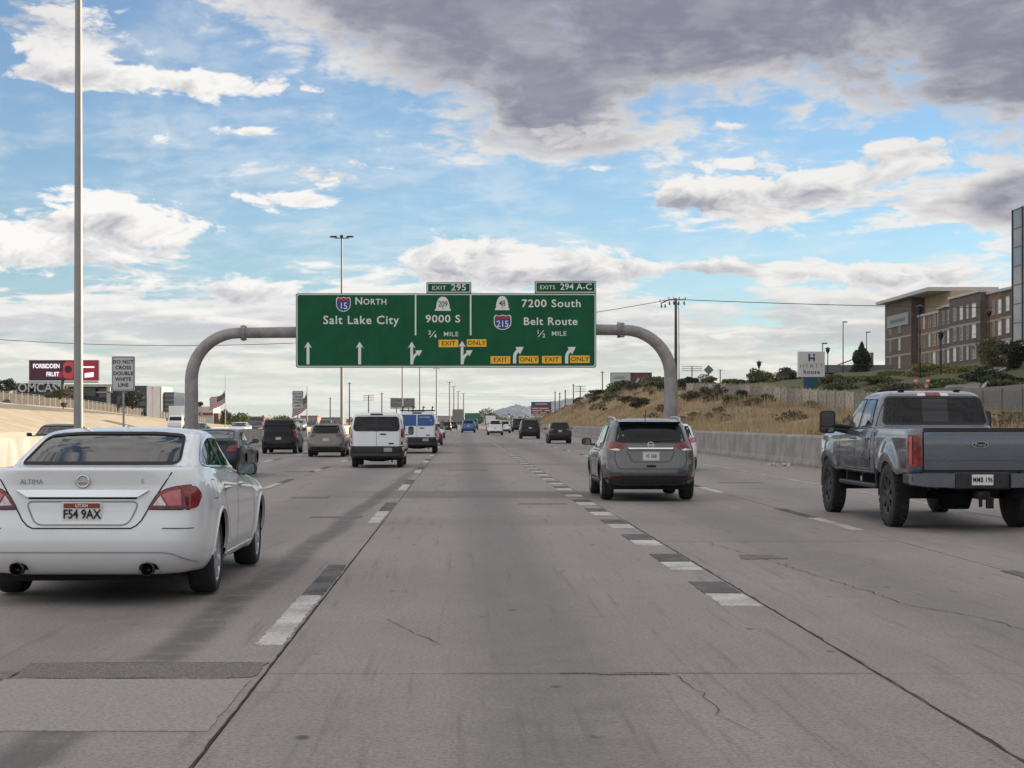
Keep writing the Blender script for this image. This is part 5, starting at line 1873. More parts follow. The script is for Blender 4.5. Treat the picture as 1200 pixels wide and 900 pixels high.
def build_plants():
    # dry grass on the hill: one mass of blades
    g = np.random.default_rng(3)
    n = 90000
    d = 52 + (430 - 52) * g.random(n)**1.5
    x = BR + .75 + (33 - BR) * g.random(n)
    clump = np.sin(x * 2.1 + d * .9) + np.sin(d * 1.7 - x * 1.3) + g.normal(size=n) * .8
    keep = clump > -.6
    x, d = x[keep], d[keep]
    n = len(x)
    z = ground_z(x, d)
    h = g.uniform(.25, .75, n) * (1 + .35 * np.sin(x * .8) * np.sin(d * .31))
    h *= np.where(d < 170, 1.15, .85)
    wd = g.uniform(.012, .030, n) * np.clip(d / 110, .8, 2.6)
    a = g.uniform(0, 6.28, n)
    lx, ly = g.normal(size=n) * .22 * h, g.normal(size=n) * .22 * h
    ca, sa = np.cos(a) * wd, np.sin(a) * wd
    V = np.empty((n, 3, 3))
    V[:, 0] = np.stack([x - ca, d - sa, z - .05], 1)
    V[:, 1] = np.stack([x + ca, d + sa, z - .05], 1)
    V[:, 2] = np.stack([x + lx, d + ly, z + h], 1)
    link_mesh('dry_grass', np_mesh('dry_grass', V.reshape(-1, 3), np.arange(n * 3).reshape(n, 3), STRAW), kind='stuff', label='dry straw coloured grass covering the hill right of the road', cat='grass')
    # low scrub between the bushes, too small to count
    g2 = np.random.default_rng(21)
    cs, ss = [], []
    for i in range(420):
        d_ = 70 + 380 * g2.random()**1.3
        x_ = 15.5 + 13 * g2.random()**.8
        if np.sin(x_ * .7 + d_ * .05) + np.sin(d_ * .09) + g2.normal() * .7 < .2:
            continue
        r = g2.uniform(.2, .65) * (1 + d_ / 500)
        cs.append((x_, d_, float(ground_z(x_, d_)) + r * .35))
        ss.append((r, r, r * .55))
    V, F = leaves(cs, ss, 26000, .2, 33)
    link_mesh('hill_scrub', np_mesh('hill_scrub', V, F, leaf_mat('scrub leaves', (.075, .066, .040), (.16, .135, .075), .5)), kind='stuff', label='low grey brown scrub scattered through the hill grass', cat='scrub')
    # scrub on the hill
    spots = [(838, 468, 158, 2.4, 1.5), (826, 455, 185, 1.8, 1.3), (858, 467, 150, 2.0, 1.2), (812, 466, 170, 2.2, 1.2), (778, 458, 215, 2.6, 1.6), (762, 460, 235, 3.4, 1.7), (744, 466, 240, 3.0, 1.5), (733, 462, 265, 3.6, 1.6),
             (722, 470, 260, 3.2, 1.5), (712, 466, 300, 3.4, 1.5), (704, 476, 290, 3.6, 1.4), (695, 474, 330, 3.5, 1.6), (686, 478, 350, 3.4, 1.4), (678, 486, 330, 3.2, 1.3), (668, 486, 380, 3.6, 1.4), (750, 477, 195, 2.4, 1.2), (735, 478, 215, 2.4, 1.1),
             (716, 482, 240, 3.0, 1.3), (700, 486, 262, 2.8, 1.2), (800, 450, 205, 2.4, 1.6), (846, 447, 178, 2.2, 1.4), (868, 452, 160, 1.6, 1.2), (770, 449, 250, 3, 2.0), (885, 468, 140, 1.4, .9), (900, 462, 146, 1.5, 1.0)]
    order = ['first', 'second', 'third', 'fourth', 'fifth', 'sixth', 'seventh', 'eighth', 'ninth', 'tenth', 'eleventh', 'twelfth', 'thirteenth', 'fourteenth', 'fifteenth', 'sixteenth']
    lefts = sorted(p[0] for p in spots if p[0] < 788)
    rights = sorted(p[0] for p in spots if p[0] >= 788)
    for i, (px, py, dd, w, h) in enumerate(spots):
        hue = ['grey green', 'olive brown', 'dark green'][i % 3]
        if px < 788:
            lab = hue + ' bush on the dry hill, ' + order[lefts.index(px)] + ' from its left end'
        else:
            lab = hue + ' bush on the dry hill, ' + order[rights.index(px)] + ' right of the gantry leg'
        x_ = (px - VPX) / FPX * dd
        b = Vector((x_, dd, float(ground_z(x_, dd)) - .1))
        plant('sage_bush', b, w, h, [SAGE, OLIVE, GREEN][i % 3], lab, 'bush', 'bushes in the dry grass on the hill', n=420, leaf=.20 * (dd / 180), seed=100 + i)
    # shrubs and trees on the higher ground
    def on(px, py_base, d):
        p = at(px, py_base, d)
        return p
    big = [
        # name, px, base row, top row, distance, width px, material, kind, label, cat, leaves
        ('evergreen_tree', 1010, 442, 402, 255, 30, DARKGREEN, 'conifer', 'dark pointed evergreen tree beside the tall lamp post near the hotel', 'tree', 3200),
        ('shrub', 1086, 447, 424, 190, 62, YELLOWGREEN, 'bush', 'round yellow green shrub below the hotel between the two black lamp posts', 'bush', 2200),
        ('shrub', 1124, 446, 427, 188, 52, YELLOWGREEN, 'bush', 'wide yellow green hedge right of the black lamp posts', 'hedge', 1800),
        ('shrub', 1052, 446, 432, 195, 36, GREEN, 'bush', 'dark green shrub at the left foot of the hotel', 'bush', 1200),
        ('tree', 1166, 440, 396, 180, 56, OLIVE, 'tree', 'thin grey green tree in front of the hotel beside the glass tower', 'tree', 1500),
        ('tree', 1188, 436, 400, 172, 34, DARKGREEN, 'tree', 'dark green tree under the corner of the glass tower', 'tree', 1800),
        ('hedge', 1152, 455, 430, 150, 42, DARKGREEN, 'bush', 'dark clipped hedge behind the right side of the pickup roof', 'hedge', 1800),
        ('hedge', 1190, 461, 443, 140, 56, GREEN, 'bush', 'green clipped hedge at the right edge above the retaining wall', 'hedge', 1800),
        ('shrub', 1028, 450, 439, 170, 44, GREEN, 'bush', 'low spreading green shrub just right of the evergreen tree', 'bush', 900),
        ('shrub', 998, 451, 440, 175, 40, OLIVE, 'bush', 'low olive shrub below the evergreen tree', 'bush', 900),
        ('shrub', 972, 456, 437, 180, 34, OLIVE, 'bush', 'tangled brown green shrub right of the hotel sign base', 'bush', 1000),
        ('shrub', 986, 461, 446, 165, 46, SAGE, 'bush', 'pale shrub behind the board fence below the evergreen', 'bush', 900),
        ('shrub', 1045, 457, 447, 150, 60, SAGE, 'bush', 'pale dry shrub above the fence in front of the ramp', 'bush', 1000),
        ('tree', 924, 458, 432, 230, 34, DARKGREEN, 'tree', 'dark green tree just left of the hotel sign', 'tree', 1500),
        ('shrub', 906, 458, 442, 230, 32, GREEN, 'bush', 'green bush behind the board fence left of the hotel sign', 'bush', 1100),
        ('tree', 885, 454, 435, 250, 32, GREEN, 'tree', 'leafy green tree by the thin lamp post behind the fence', 'tree', 1300),
        ('shrub', 868, 454, 444, 250, 26, OLIVE, 'bush', 'small olive bush left of the leafy tree behind the fence', 'bush', 700),
        ('shrub', 856, 455, 444, 225, 30, GREEN, 'bush', 'green bush behind the fence right of the diamond sign', 'bush', 900),
        ('shrub', 800, 455, 443, 245, 34, OLIVE, 'bush', 'olive bush on the crest just right of the gantry leg', 'bush', 900),
        ('shrub', 772, 456, 444, 260, 36, GREEN, 'bush', 'green bush on the crest just left of the gantry leg', 'bush', 1000),
        ('shrub', 812, 453, 441, 235, 22, DARKGREEN, 'bush', 'small dark bush on the crest left of the diamond sign', 'bush', 700),
        ('tree', 898, 457, 437, 240, 26, GREEN, 'tree', 'small green tree between the leafy tree and the hotel sign', 'tree', 900),
        ('tree', 914, 459, 438, 225, 22, OLIVE, 'tree', 'thin olive tree left of the dark tree by the hotel sign', 'tree', 800),
        ('shrub', 726, 459, 446, 330, 40, GREEN, 'bush', 'green bush in front of the roadside billboard on the hill', 'bush', 1200),
        ('shrub', 830, 450, 438, 215, 34, OLIVE, 'bush', 'rounded grey bush on the crest under the diamond sign', 'bush', 900),
        ('shrub', 948, 462, 452, 170, 50, GREEN, 'bush', 'low dark green planting at the foot of the hotel sign', 'bush', 1100),
        ('shrub', 1104, 455, 443, 150, 46, GREEN, 'bush', 'dark green planting behind the two orange and white barricades', 'bush', 1200),
        ('shrub', 1066, 449, 436, 185, 46, OLIVE, 'bush', 'olive shrub left of the round yellow green shrub', 'bush', 1200),
        ('shrub', 1146, 446, 428, 178, 40, GREEN, 'bush', 'mid green bush between the yellow green hedge and the thin tree', 'bush', 1300),
        ('hedge', 1172, 452, 434, 145, 44, DARKGREEN, 'bush', 'dark hedge below the thin grey green tree', 'hedge', 1600),
        # left side
        ('tree', 4, 470, 441, 300, 32, DARKGREEN, 'tree', 'dark tree at the left edge behind the slatted fence', 'tree', 1600),
        ('shrub', 70, 466, 455, 230, 40, OLIVE, 'bush', 'olive bush behind the fence under the red billboard', 'bush', 900),
        ('shrub', 74, 477, 471.5, 222, 9, OLIVE, 'bush', 'small scruffy weed at the foot of the slatted fence', 'weed', 300),
        ('tree', 155, 478, 460, 300, 30, DARKGREEN, 'tree', 'dark tree behind the road sign in front of the office block', 'tree', 1000),
        ('tree', 264, 502, 480, 420, 20, GREEN, 'conifer', 'pointed green tree at the foot of the left flagpole', 'tree', 900),
        ('tree', 280, 503, 487, 450, 40, GREEN, 'tree', 'rounded green trees right of the left flagpole', 'trees', 900),
        ('tree', 250, 503, 486, 440, 18, DARKGREEN, 'tree', 'small dark tree against the right side of the white store', 'tree', 600),
        ('tree', 234, 481, 470, 470, 14, DARKGREEN, 'tree', 'dark treetop showing over the roof of the white store', 'tree', 500),
        ('tree', 330, 503, 489, 620, 30, GREEN, 'tree', 'far low green tree behind the black suv', 'tree', 500),
        ('tree', 575, 500, 482, 950, 34, GREEN, 'tree', 'far green tree right of the far green sign', 'tree', 900),
        ('tree', 560, 500, 485, 1000, 24, DARKGREEN, 'tree', 'far dark tree behind the blue car', 'tree', 500),
    ]
    for i, (nm, px, pb, pt_, d, wpx, m, kd, lab, cat, nl) in enumerate(big):
        b = at(px, pb, d)
        gz = float(ground_z(b.x, d))
        top = at(px, pt_, d).z
        if b.x < -61 or b.x > BR + 1:
            b.z = min(b.z, gz)
        elif d > 400:
            b.z = gz
        w = wpx / FPX * d * (1.3 if kd == 'bush' and px > 940 else 1.0)
        plant(nm, b, w, top - b.z, m, lab, cat, None, nl, max(.16, 1.7 / FPX * d), kd, 500 + i)
    # line of distant trees and roofs on the plain
    g = np.random.default_rng(11)
    cs, ss = [], []
    for i in range(900):
        d_ = g.uniform(1300, 2600)
        x_ = g.uniform(-.75, .75) * d_
        if -16 < x_ < 14:
            continue
        r = g.uniform(3, 8)
        cs.append((x_, d_, r * .45))
        ss.append((r * 1.8, r, r * .5))
    V, F = leaves(cs, ss, 90000, 2.0, 5)
    V[:, 2] = np.maximum(V[:, 2], -.5)
    link_mesh('distant_trees', np_mesh('distant_trees', V, F, GREEN), kind='stuff', label='far line of trees along the horizon', cat='trees')


build_plants()


# ------------------------------------------------------------------ buildings
WINDOW_GLASS = mat('window glass', (.03, .035, .04), .08, spec=.8)
SKY_PANE = mat('sky pane', (.86, .84, .81), .12, var=.12, scale=2, spec=.9, coat=.5)  # near-white base colour paints the bright sky reflected in the panes
FRAME_W = mat('window frame', (.50, .48, .45), .6)


def build_hotel():
    """four storey brick hotel, long facade parallel to the road, facing left"""
    X0, D0, D1 = 78.0, 150.0, 309.0
    ZB, FH = 7.0, 3.12
    root = empty('hotel', (X0, D1, ZB), 'four storey brown brick hotel with pale window rows and an overhanging flat roof', 'hotel')
    brick = mat('brown brick', (.140, .100, .080), .9, var=.25, scale=1.2, bump=.1)
    red = mat('rust brick', (.22, .13, .085), .9, var=.25, scale=1.2, bump=.1)
    tan = mat('tan stucco', (.42, .31, .20), .9, var=.12, scale=.6)
    grey = mat('grey brick', (.135, .110, .095), .9, var=.2, scale=1.2)
    band = mat('stone band', (.34, .31, .28), .85, var=.1)
    cap = mat('parapet cap', (.50, .48, .46), .8, var=.08)
    # bays from the far end towards the viewer: start, end, projection towards the road, height above base, material
    bays = [(309.0, 291.0, 1.2, 15.55, brick), (291.0, 277.0, .0, 12.2, red), (277.0, 268.0, .5, 12.7, brick), (268.0, 252.0, 1.3, 13.6, grey),
            (252.0, 243.5, .2, 13.2, red), (243.5, 233.0, .9, 13.0, brick), (233.0, 221.0, .3, 15.0, grey), (221.0, 185.0, .6, 14.4, brick), (185.0, 150.0, .2, 14.8, red)]  # last three bays, hidden behind the tower, added to shade the road
    wcol = {0: [(.22, 1.1), (.58, 1.1)], 1: [(.10, 1.0), (.28, 1.0), (.52, 1.0), (.72, 1.4), (.90, .7)], 2: [(.35, .8), (.68, 1.5)], 3: [(.20, 1.4), (.42, 1.4), (.62, .8), (.82, 1.8)],
            4: [(.35, .7), (.70, 1.6)], 5: [(.30, 1.4), (.70, 1.4)], 6: [(.3, 1.5), (.7, 1.5)]}
    wm = {}
    for bi, (a, b, pr, h, m) in enumerate(bays):
        w = MB()
        w.b2(-pr, 18 if bi else 1.0, b - D1 + .003, a - D1 - .003, -2.5, h)
        if not bi:
            w.b2(1.01, 18, b - D1 + .003, a - D1 - .003, -2.5, 10)
        wo = w.build('wall', m, root)
        if bi == 0:
            h = None
        if h:
            c = MB()
            c.b2(-pr - .25, 18, b - D1 - .1, a - D1 + .1, h + .003, h + .38)
            c.build('parapet', cap, wo)
        for fl in (1, 2, 3):
            MB().b2(-pr - .07, -pr + .2, b - D1 + .01, a - D1 - .01, fl * FH - .30, fl * FH - .02).build('string_course', band, wo)
        for f, ww in wcol.get(bi, [(.2, 1.4), (.4, 1.4), (.6, 1.4), (.8, 1.4)] if bi > 6 else []):
            for fl in range(4):
                hgt = 1.95
                y = a - D1 + (b - a) * f
                key = ww
                if key not in wm:
                    fr = MB()
                    fr.b2(-.05, .12, -ww / 2 - .07, -ww / 2, -.07, hgt + .07)
                    fr.b2(-.05, .12, ww / 2, ww / 2 + .07, -.07, hgt + .07)
                    fr.b2(-.05, .12, -ww / 2, ww / 2, -.09, 0)
                    fr.b2(-.05, .12, -ww / 2, ww / 2, hgt, hgt + .09)
                    fr.b2(-.03, .12, -.04, .04, 0, hgt)
                    fr.b2(-.03, .12, -ww / 2, ww / 2, .55, .63)
                    p = MB().b2(.02, .05, -ww / 2, ww / 2, 0, hgt)
                    wm[key] = (fr.mesh('window', FRAME_W), p.mesh('pane', SKY_PANE), MB().b2(.02, .05, -ww / 2, ww / 2, 0, hgt).mesh('pane', WINDOW_GLASS), fr)
                fr, pb, pg, _ = wm[key]
                wo2 = link_mesh('window', fr, root, (-pr - .06, y, fl * FH + .75))
                link_mesh('pane', pb if random.random() < .62 else pg, wo2)
    # raised top storey and big overhanging roof at the far end
    MB().b2(1.05, 22, -34.0, -.05, 10, 15.6).build('upper_wall', tan, root)
    r = MB()
    r.prism_x([(2.0, 15.7), (2.0, 16.2), (-33.0, 16.25), (-33.0, 15.62)], -2.4, 9.0)
    r.prism_x([(2.0, 15.4), (2.0, 15.9), (-36.0, 15.9), (-36.0, 15.5)], 9.05, 23)
    r.build('roof', cap, root)
    # name board on the end bay, lettering too far off to read
    s = MB().b2(-1.36, -1.22, -16.5, -2.0, 11.2, 13.3).build('sign_board', mat('grey board face', (.30, .30, .31), .7), root)
    MB().b2(-1.40, -1.34, -14.5, -4.5, 11.9, 12.5).build('sign_lettering', mat('steel blue letters', (.10, .14, .19), .6), s)
    return root


def build_tower():
    """glass office block, mostly outside the picture on the right"""
    root = empty('glass_tower', (60, 185.6, 6.5), 'tall glass curtain wall office tower cut off by the right edge', 'office tower')
    glass = mat('curtain wall glass', (.15, .145, .15), .10, .35, var=.25, scale=.5, spec=.8)
    fr = mat('mullion steel', (.10, .10, .105), .4, .6)
    wh = mat('white soffit', (.55, .54, .53), .8)
    MB().b2(.12, 18, -66, -.1, 3.6, 17.9).build('core', mat('core dark', (.03, .03, .035), .6), root)
    pm = {}
    ny, nz = 20, 7
    W, H = 66.0 / ny, 14.3 / nz
    p = MB().b2(0, .06, .05, W - .05, .05, H - .05).mesh('glass_panel', glass)
    for i in range(ny):
        for k in range(nz):
            link_mesh('glass_panel', p, root, (0, -66 + i * W, 3.6 + k * H))
    e = MB().b2(0, .06, .05, 17.9 / 6 - .05, .05, H - .05)
    for i in range(6):
        for k in range(nz):
            mb = MB().b2(i * 3 + .05, i * 3 + 2.95, -.06, .0, 3.6 + k * H + .05, 3.6 + (k + 1) * H - .05)
            mb.build('glass_panel', glass, root)
    m = MB()
    for i in range(ny + 1):
        m.b2(-.10, .12, -66 + i * W - .05, -66 + i * W + .05, 3.55, 18.0)
    for k in range(nz + 1):
        m.b2(-.06, .11, -66, 0, 3.6 + k * H - .045, 3.6 + k * H + .045)
    m.build('mullions', fr, root)
    # slanting white underside and recessed ground floor
    MB().prism_x([(-.0, 3.5), (-66, 3.5), (-66, 1.6), (-3.0, 1.6)], .0, 18).build('soffit', wh, root)
    MB().b2(4, 17, -62, -4, -1.5, 1.6).build('ground_floor', mat('ground floor glass', (.05, .055, .06), .1), root)
    # unseen lower block added on the right to shade the near road
    r2 = empty('unseen_shade_block', (78, 20, 5), 'unseen plain office block added right of the road to shade it', 'office block')
    MB().b2(0, 20, 0, 104, -2, 16.2).build('wall', mat('office render', (.30, .27, .24), .85, var=.1), r2)
    g2 = MB()
    for fl in range(4):
        for i in range(25):
            g2.b2(-.03, .05, 1 + i * 4.1, 3.6 + i * 4.1, fl * 3.8 + 1.0, fl * 3.8 + 3.0)
    g2.build('window_band', WINDOW_GLASS, r2)


def build_west_buildings():
    wall = mat('slate cladding', (.060, .070, .085), .5, var=.2, scale=.4)
    pale = mat('pale cladding', (.50, .48, .44), .7, var=.08)
    grey = mat('grey cladding', (.23, .23, .24), .7, var=.1)
    glass = mat('blue office glass', (.05, .065, .09), .12, spec=.8)
    D = 320.0

    def blk(mb, x0, x1, y0, y1, d, dep=14):
        a, b = at(x0, y1, d), at(x1, y0, d)
        mb.b2(a.x, b.x, d, d + dep, a.z, b.z)
        return mb
    # low office with a big sign on the parapet
    root = empty('office_building', at(40, 494, D), 'low dark slate office with big pale COMCAST lettering', 'office')
    o = root.location

    def part(name, x0, x1, y0, y1, m, d=D, dep=14, parent=None):
        mb = blk(MB(), x0, x1, y0, y1, d, dep)
        mb.v = [(x - o.x, y - o.y, z - o.z) for x, y, z in mb.v]
        return mb.build(name, m, parent or root)
    part('wall', 15, 68, 449.5, 492, wall)
    part('wall', 68, 172, 452, 492, wall, D + 3)
    part('roof_slab', 14, 69, 449, 449.8, grey, D - .5)
    part('roof_slab', 78, 131, 450.2, 453.2, pale, D - .6)
    for x0, x1, y0, y1 in ((80, 92, 453.5, 461), (98, 112, 454, 464), (116, 127, 455, 466), (134, 150, 464, 474), (134, 150, 476, 484), (152, 170, 462, 468), (152, 170, 470, 476), (152, 170, 478, 485)):
        w = part('window', x0, x1, y0, y1, glass, D + 2.6, .6)
    for x0, x1, y0, y1 in ((79, 94, 460.3, 461.3), (71, 74, 450, 457), (77.5, 79.5, 450, 460), (125, 129, 452, 480), (113, 131, 459, 460.2)):
        part('column' if x1 - x0 < 5 else 'sill', x0, x1, y0, y1, pale, D - .8, .8)
    c = at(43.5, 454.8, D - .4)
    s = text('COMCAST', 2.35, c.x - o.x, c.y - o.y, c.z - o.z, mat('pale letters', (.62, .60, .57), .5), root, 'sign_lettering', bold=.03, sx=.92, extrude=.12)
    # grey block with bright fins
    d2 = 420.0
    r2 = empty('office_building', at(185, 494, d2), 'grey office block with pale corner columns left of the sign post', 'office')
    o2 = r2.location

    def part2(name, x0, x1, y0, y1, m, d=d2, dep=16):
        mb = blk(MB(), x0, x1, y0, y1, d, dep)
        mb.v = [(x - o2.x, y - o2.y, z - o2.z) for x, y, z in mb.v]
        return mb.build(name, m, r2)
    part2('wall', 172, 185, 453, 492, grey)
    part2('wall', 160, 176, 458, 492, wall, d2 + 4)
    part2('wall', 189, 204, 459.5, 492, glass, d2 + 2)
    part2('column', 185, 189.3, 453, 492, pale, d2 - 1)
    part2('column', 172.8, 175, 456, 480, pale, d2 - 1, .9)
    for k in range(5):
        y = 463 + k * 5.2
        part2('floor_band', 189.4, 203.6, y, y + 1.2, grey, d2 + 1.7, .25)
        part2('window', 161, 172, y, y + 2.6, pale, d2 + 3.7, .25)
    part2('roof_sign', 160, 167, 454.5, 458, mat('pinkish board', (.55, .32, .30), .6), d2 - 1, .3)
    # white store with a red stripe
    d3 = 430.0
    r3 = empty('store_building', at(238, 494, d3), 'sunlit white store with a dark red stripe left of the half mast flag', 'store')
    o3 = r3.location

    def part3(name, x0, x1, y0, y1, m, d=d3, dep=12):
        mb = blk(MB(), x0, x1, y0, y1, d, dep)
        mb.v = [(x - o3.x, y - o3.y, z - o3.z) for x, y, z in mb.v]
        return mb.build(name, m, r3)
    cream = mat('cream render', (.68, .62, .54), .8, var=.06)
    rd = mat('store red', (.26, .035, .04), .6)
    part3('wall', 228, 250, 476.5, 503, cream)
    part3('stripe', 237.5, 249.8, 483.8, 486, rd, d3 - .3, .3)
    part3('wall', 250.2, 256, 484, 503, mat('store brown', (.16, .09, .075), .8), d3 + 1)
    part3('drainpipe', 229.2, 230.4, 476.5, 503, mat('pipe grey', (.25, .24, .22), .6), d3 - .3, .3)
    # letter mark left of the stripe
    c = at(234.6, 485, d3 - .3)
    text('K', 1.25, c.x - o3.x, c.y - o3.y, c.z - o3.z, rd, r3, bold=.01, extrude=.05)
    # long low buildings on the plain
    for i, (x0, x1, y0, d, cc, lab) in enumerate(((291, 309, 489.5, 520, (.15, .095, .085), 'low brown flat roofed building right of the far green trees'), (352, 372, 488, 760, (.34, .26, .23), 'far pinkish shed behind the bronze suv'),
                                                  (376, 402, 490, 800, (.30, .22, .20), 'far low brown shed left of the white van'), (418, 458, 490, 1000, (.36, .31, .28), 'long far pale warehouse behind the white van'),
                                                  (500, 530, 488, 1100, (.33, .30, .28), 'far pale warehouse behind the dark suvs'))):
        a, b = at(x0, 497, d), at(x1, y0, d)
        rr = empty('warehouse', (a.x, d, 0), lab, 'warehouse')
        mm = mat('shed %d' % i, cc, .85, var=.12)
        MB().b2(0, b.x - a.x, 0, 20, -.3, b.z).build('wall', mm, rr)
        MB().b2(-.3, b.x - a.x + .3, -.3, 20.3, b.z + .01, b.z + .4).build('roof', mat('shed roof', (.25, .23, .22), .8), rr)
        mb = MB()
        for k in range(4):
            q = (b.x - a.x) * (k + .3) / 4
            mb.b2(q, q + (b.x - a.x) * .1, -.12, .05, .0, b.z * .55)
        mb.build('loading_door', mat('door grey', (.13, .12, .12), .7), rr)


def build_mountains():
    g = np.random.default_rng(4)
    pts_x = [400, 520, 560, 575, 590, 605, 620, 640, 660, 680, 690, 700, 720, 760, 800, 840, 870, 900, 960, 1100, 1400, 1700]
    pts_y = [494, 492, 487, 482, 477, 473.5, 475, 471, 467, 464.5, 460, 463, 466, 463, 462, 461, 459.5, 462, 458, 462, 470, 490]
    D = 9000.0
    xs = np.linspace(400, 1700, 420)
    top = pchip(pts_x, pts_y, xs)
    rows = []
    for k, t in enumerate(np.linspace(0, 1, 16)):
        d = D - 2600 * (1 - t)
        hh = (VPY - top) / FPX * D
        rough = (np.sin(xs * .31 + k) + np.sin(xs * .77 + k * 1.7) + g.normal(size=len(xs)) * .35) * 7 * t * np.clip(hh / 80, 0, 1)
        z = hh * t**1.25 + rough * (.4 + .6 * (t < 1)) + HC * 0
        x = (xs - VPX) / FPX * D
        rows.append(np.stack([x, np.full_like(x, d) + g.normal(size=len(x)) * 20, z - 4], 1))
    rows.append(rows[-1] * [1, 1, 0] + [0, 900, -5])
    V = np.array(rows)
    n, m = V.shape[:2]
    i, j = np.meshgrid(np.arange(n - 1), np.arange(m - 1), indexing='ij')
    a = (i * m + j).ravel()
    F = np.stack([a, a + 1, a + m + 1, a + m], 1)
    link_mesh('mountains', np_mesh('mountains', V.reshape(-1, 3), F, mat('mountain haze blue', (.060, .066, .095), .95, var=.35, scale=.004), True), kind='structure')  # blue of the distance haze is painted into the base colour


build_hotel()
build_tower()
build_west_buildings()
build_mountains()


# ------------------------------------------------------------------ signs
GREEN_SIGN = mat('sign green', (.008, .100, .042), .6, var=.14, scale=.8, spec=.2)
SIGN_WHITE = mat('sign white', (.80, .80, .78), .45)
SIGN_YELLOW = mat('sign yellow', (.95, .52, .02), .45)
SIGN_BLUE = mat('shield blue', (.02, .05, .24), .45)
SIGN_RED = mat('shield red', (.38, .03, .04), .45)
ALU = mat('sign aluminium', (.34, .34, .345), .45, .6)


def arc_arrow(mb, x, z, h, w, reach, y0, y1):
    """arrow that rises, then bends to the right"""
    P = [(x, z)]
    for k in range(8):
        a = k / 7 * R(62)
        P.append((x + reach * (1 - math.cos(a)), z + h + reach * math.sin(a)))
    vs = []
    for i, (px, pz) in enumerate(P):
        tx, tz = P[min(i + 1, 8)][0] - P[max(i - 1, 0)][0], P[min(i + 1, 8)][1] - P[max(i - 1, 0)][1]
        l = math.hypot(tx, tz)
        nx, nz = -tz / l * w / 2, tx / l * w / 2
        vs.append(((px + nx, pz + nz), (px - nx, pz - nz)))
    for i in range(8):
        (a, b), (c, d) = vs[i], vs[i + 1]
        mb.prism([b, d, c, a], y0, y1)
    ex, ez = P[-1]
    tx, tz = P[-1][0] - P[-2][0], P[-1][1] - P[-2][1]
    l = math.hypot(tx, tz)
    tx, tz = tx / l, tz / l
    nx, nz = -tz, tx
    hl, hw = w * 1.7, w * 1.35
    mb.prism([(ex - nx * hw - tx * .1, ez - nz * hw - tz * .1), (ex + tx * hl, ez + tz * hl), (ex + nx * hw - tx * .1, ez + nz * hw - tz * .1)], y0 - .002, y1)


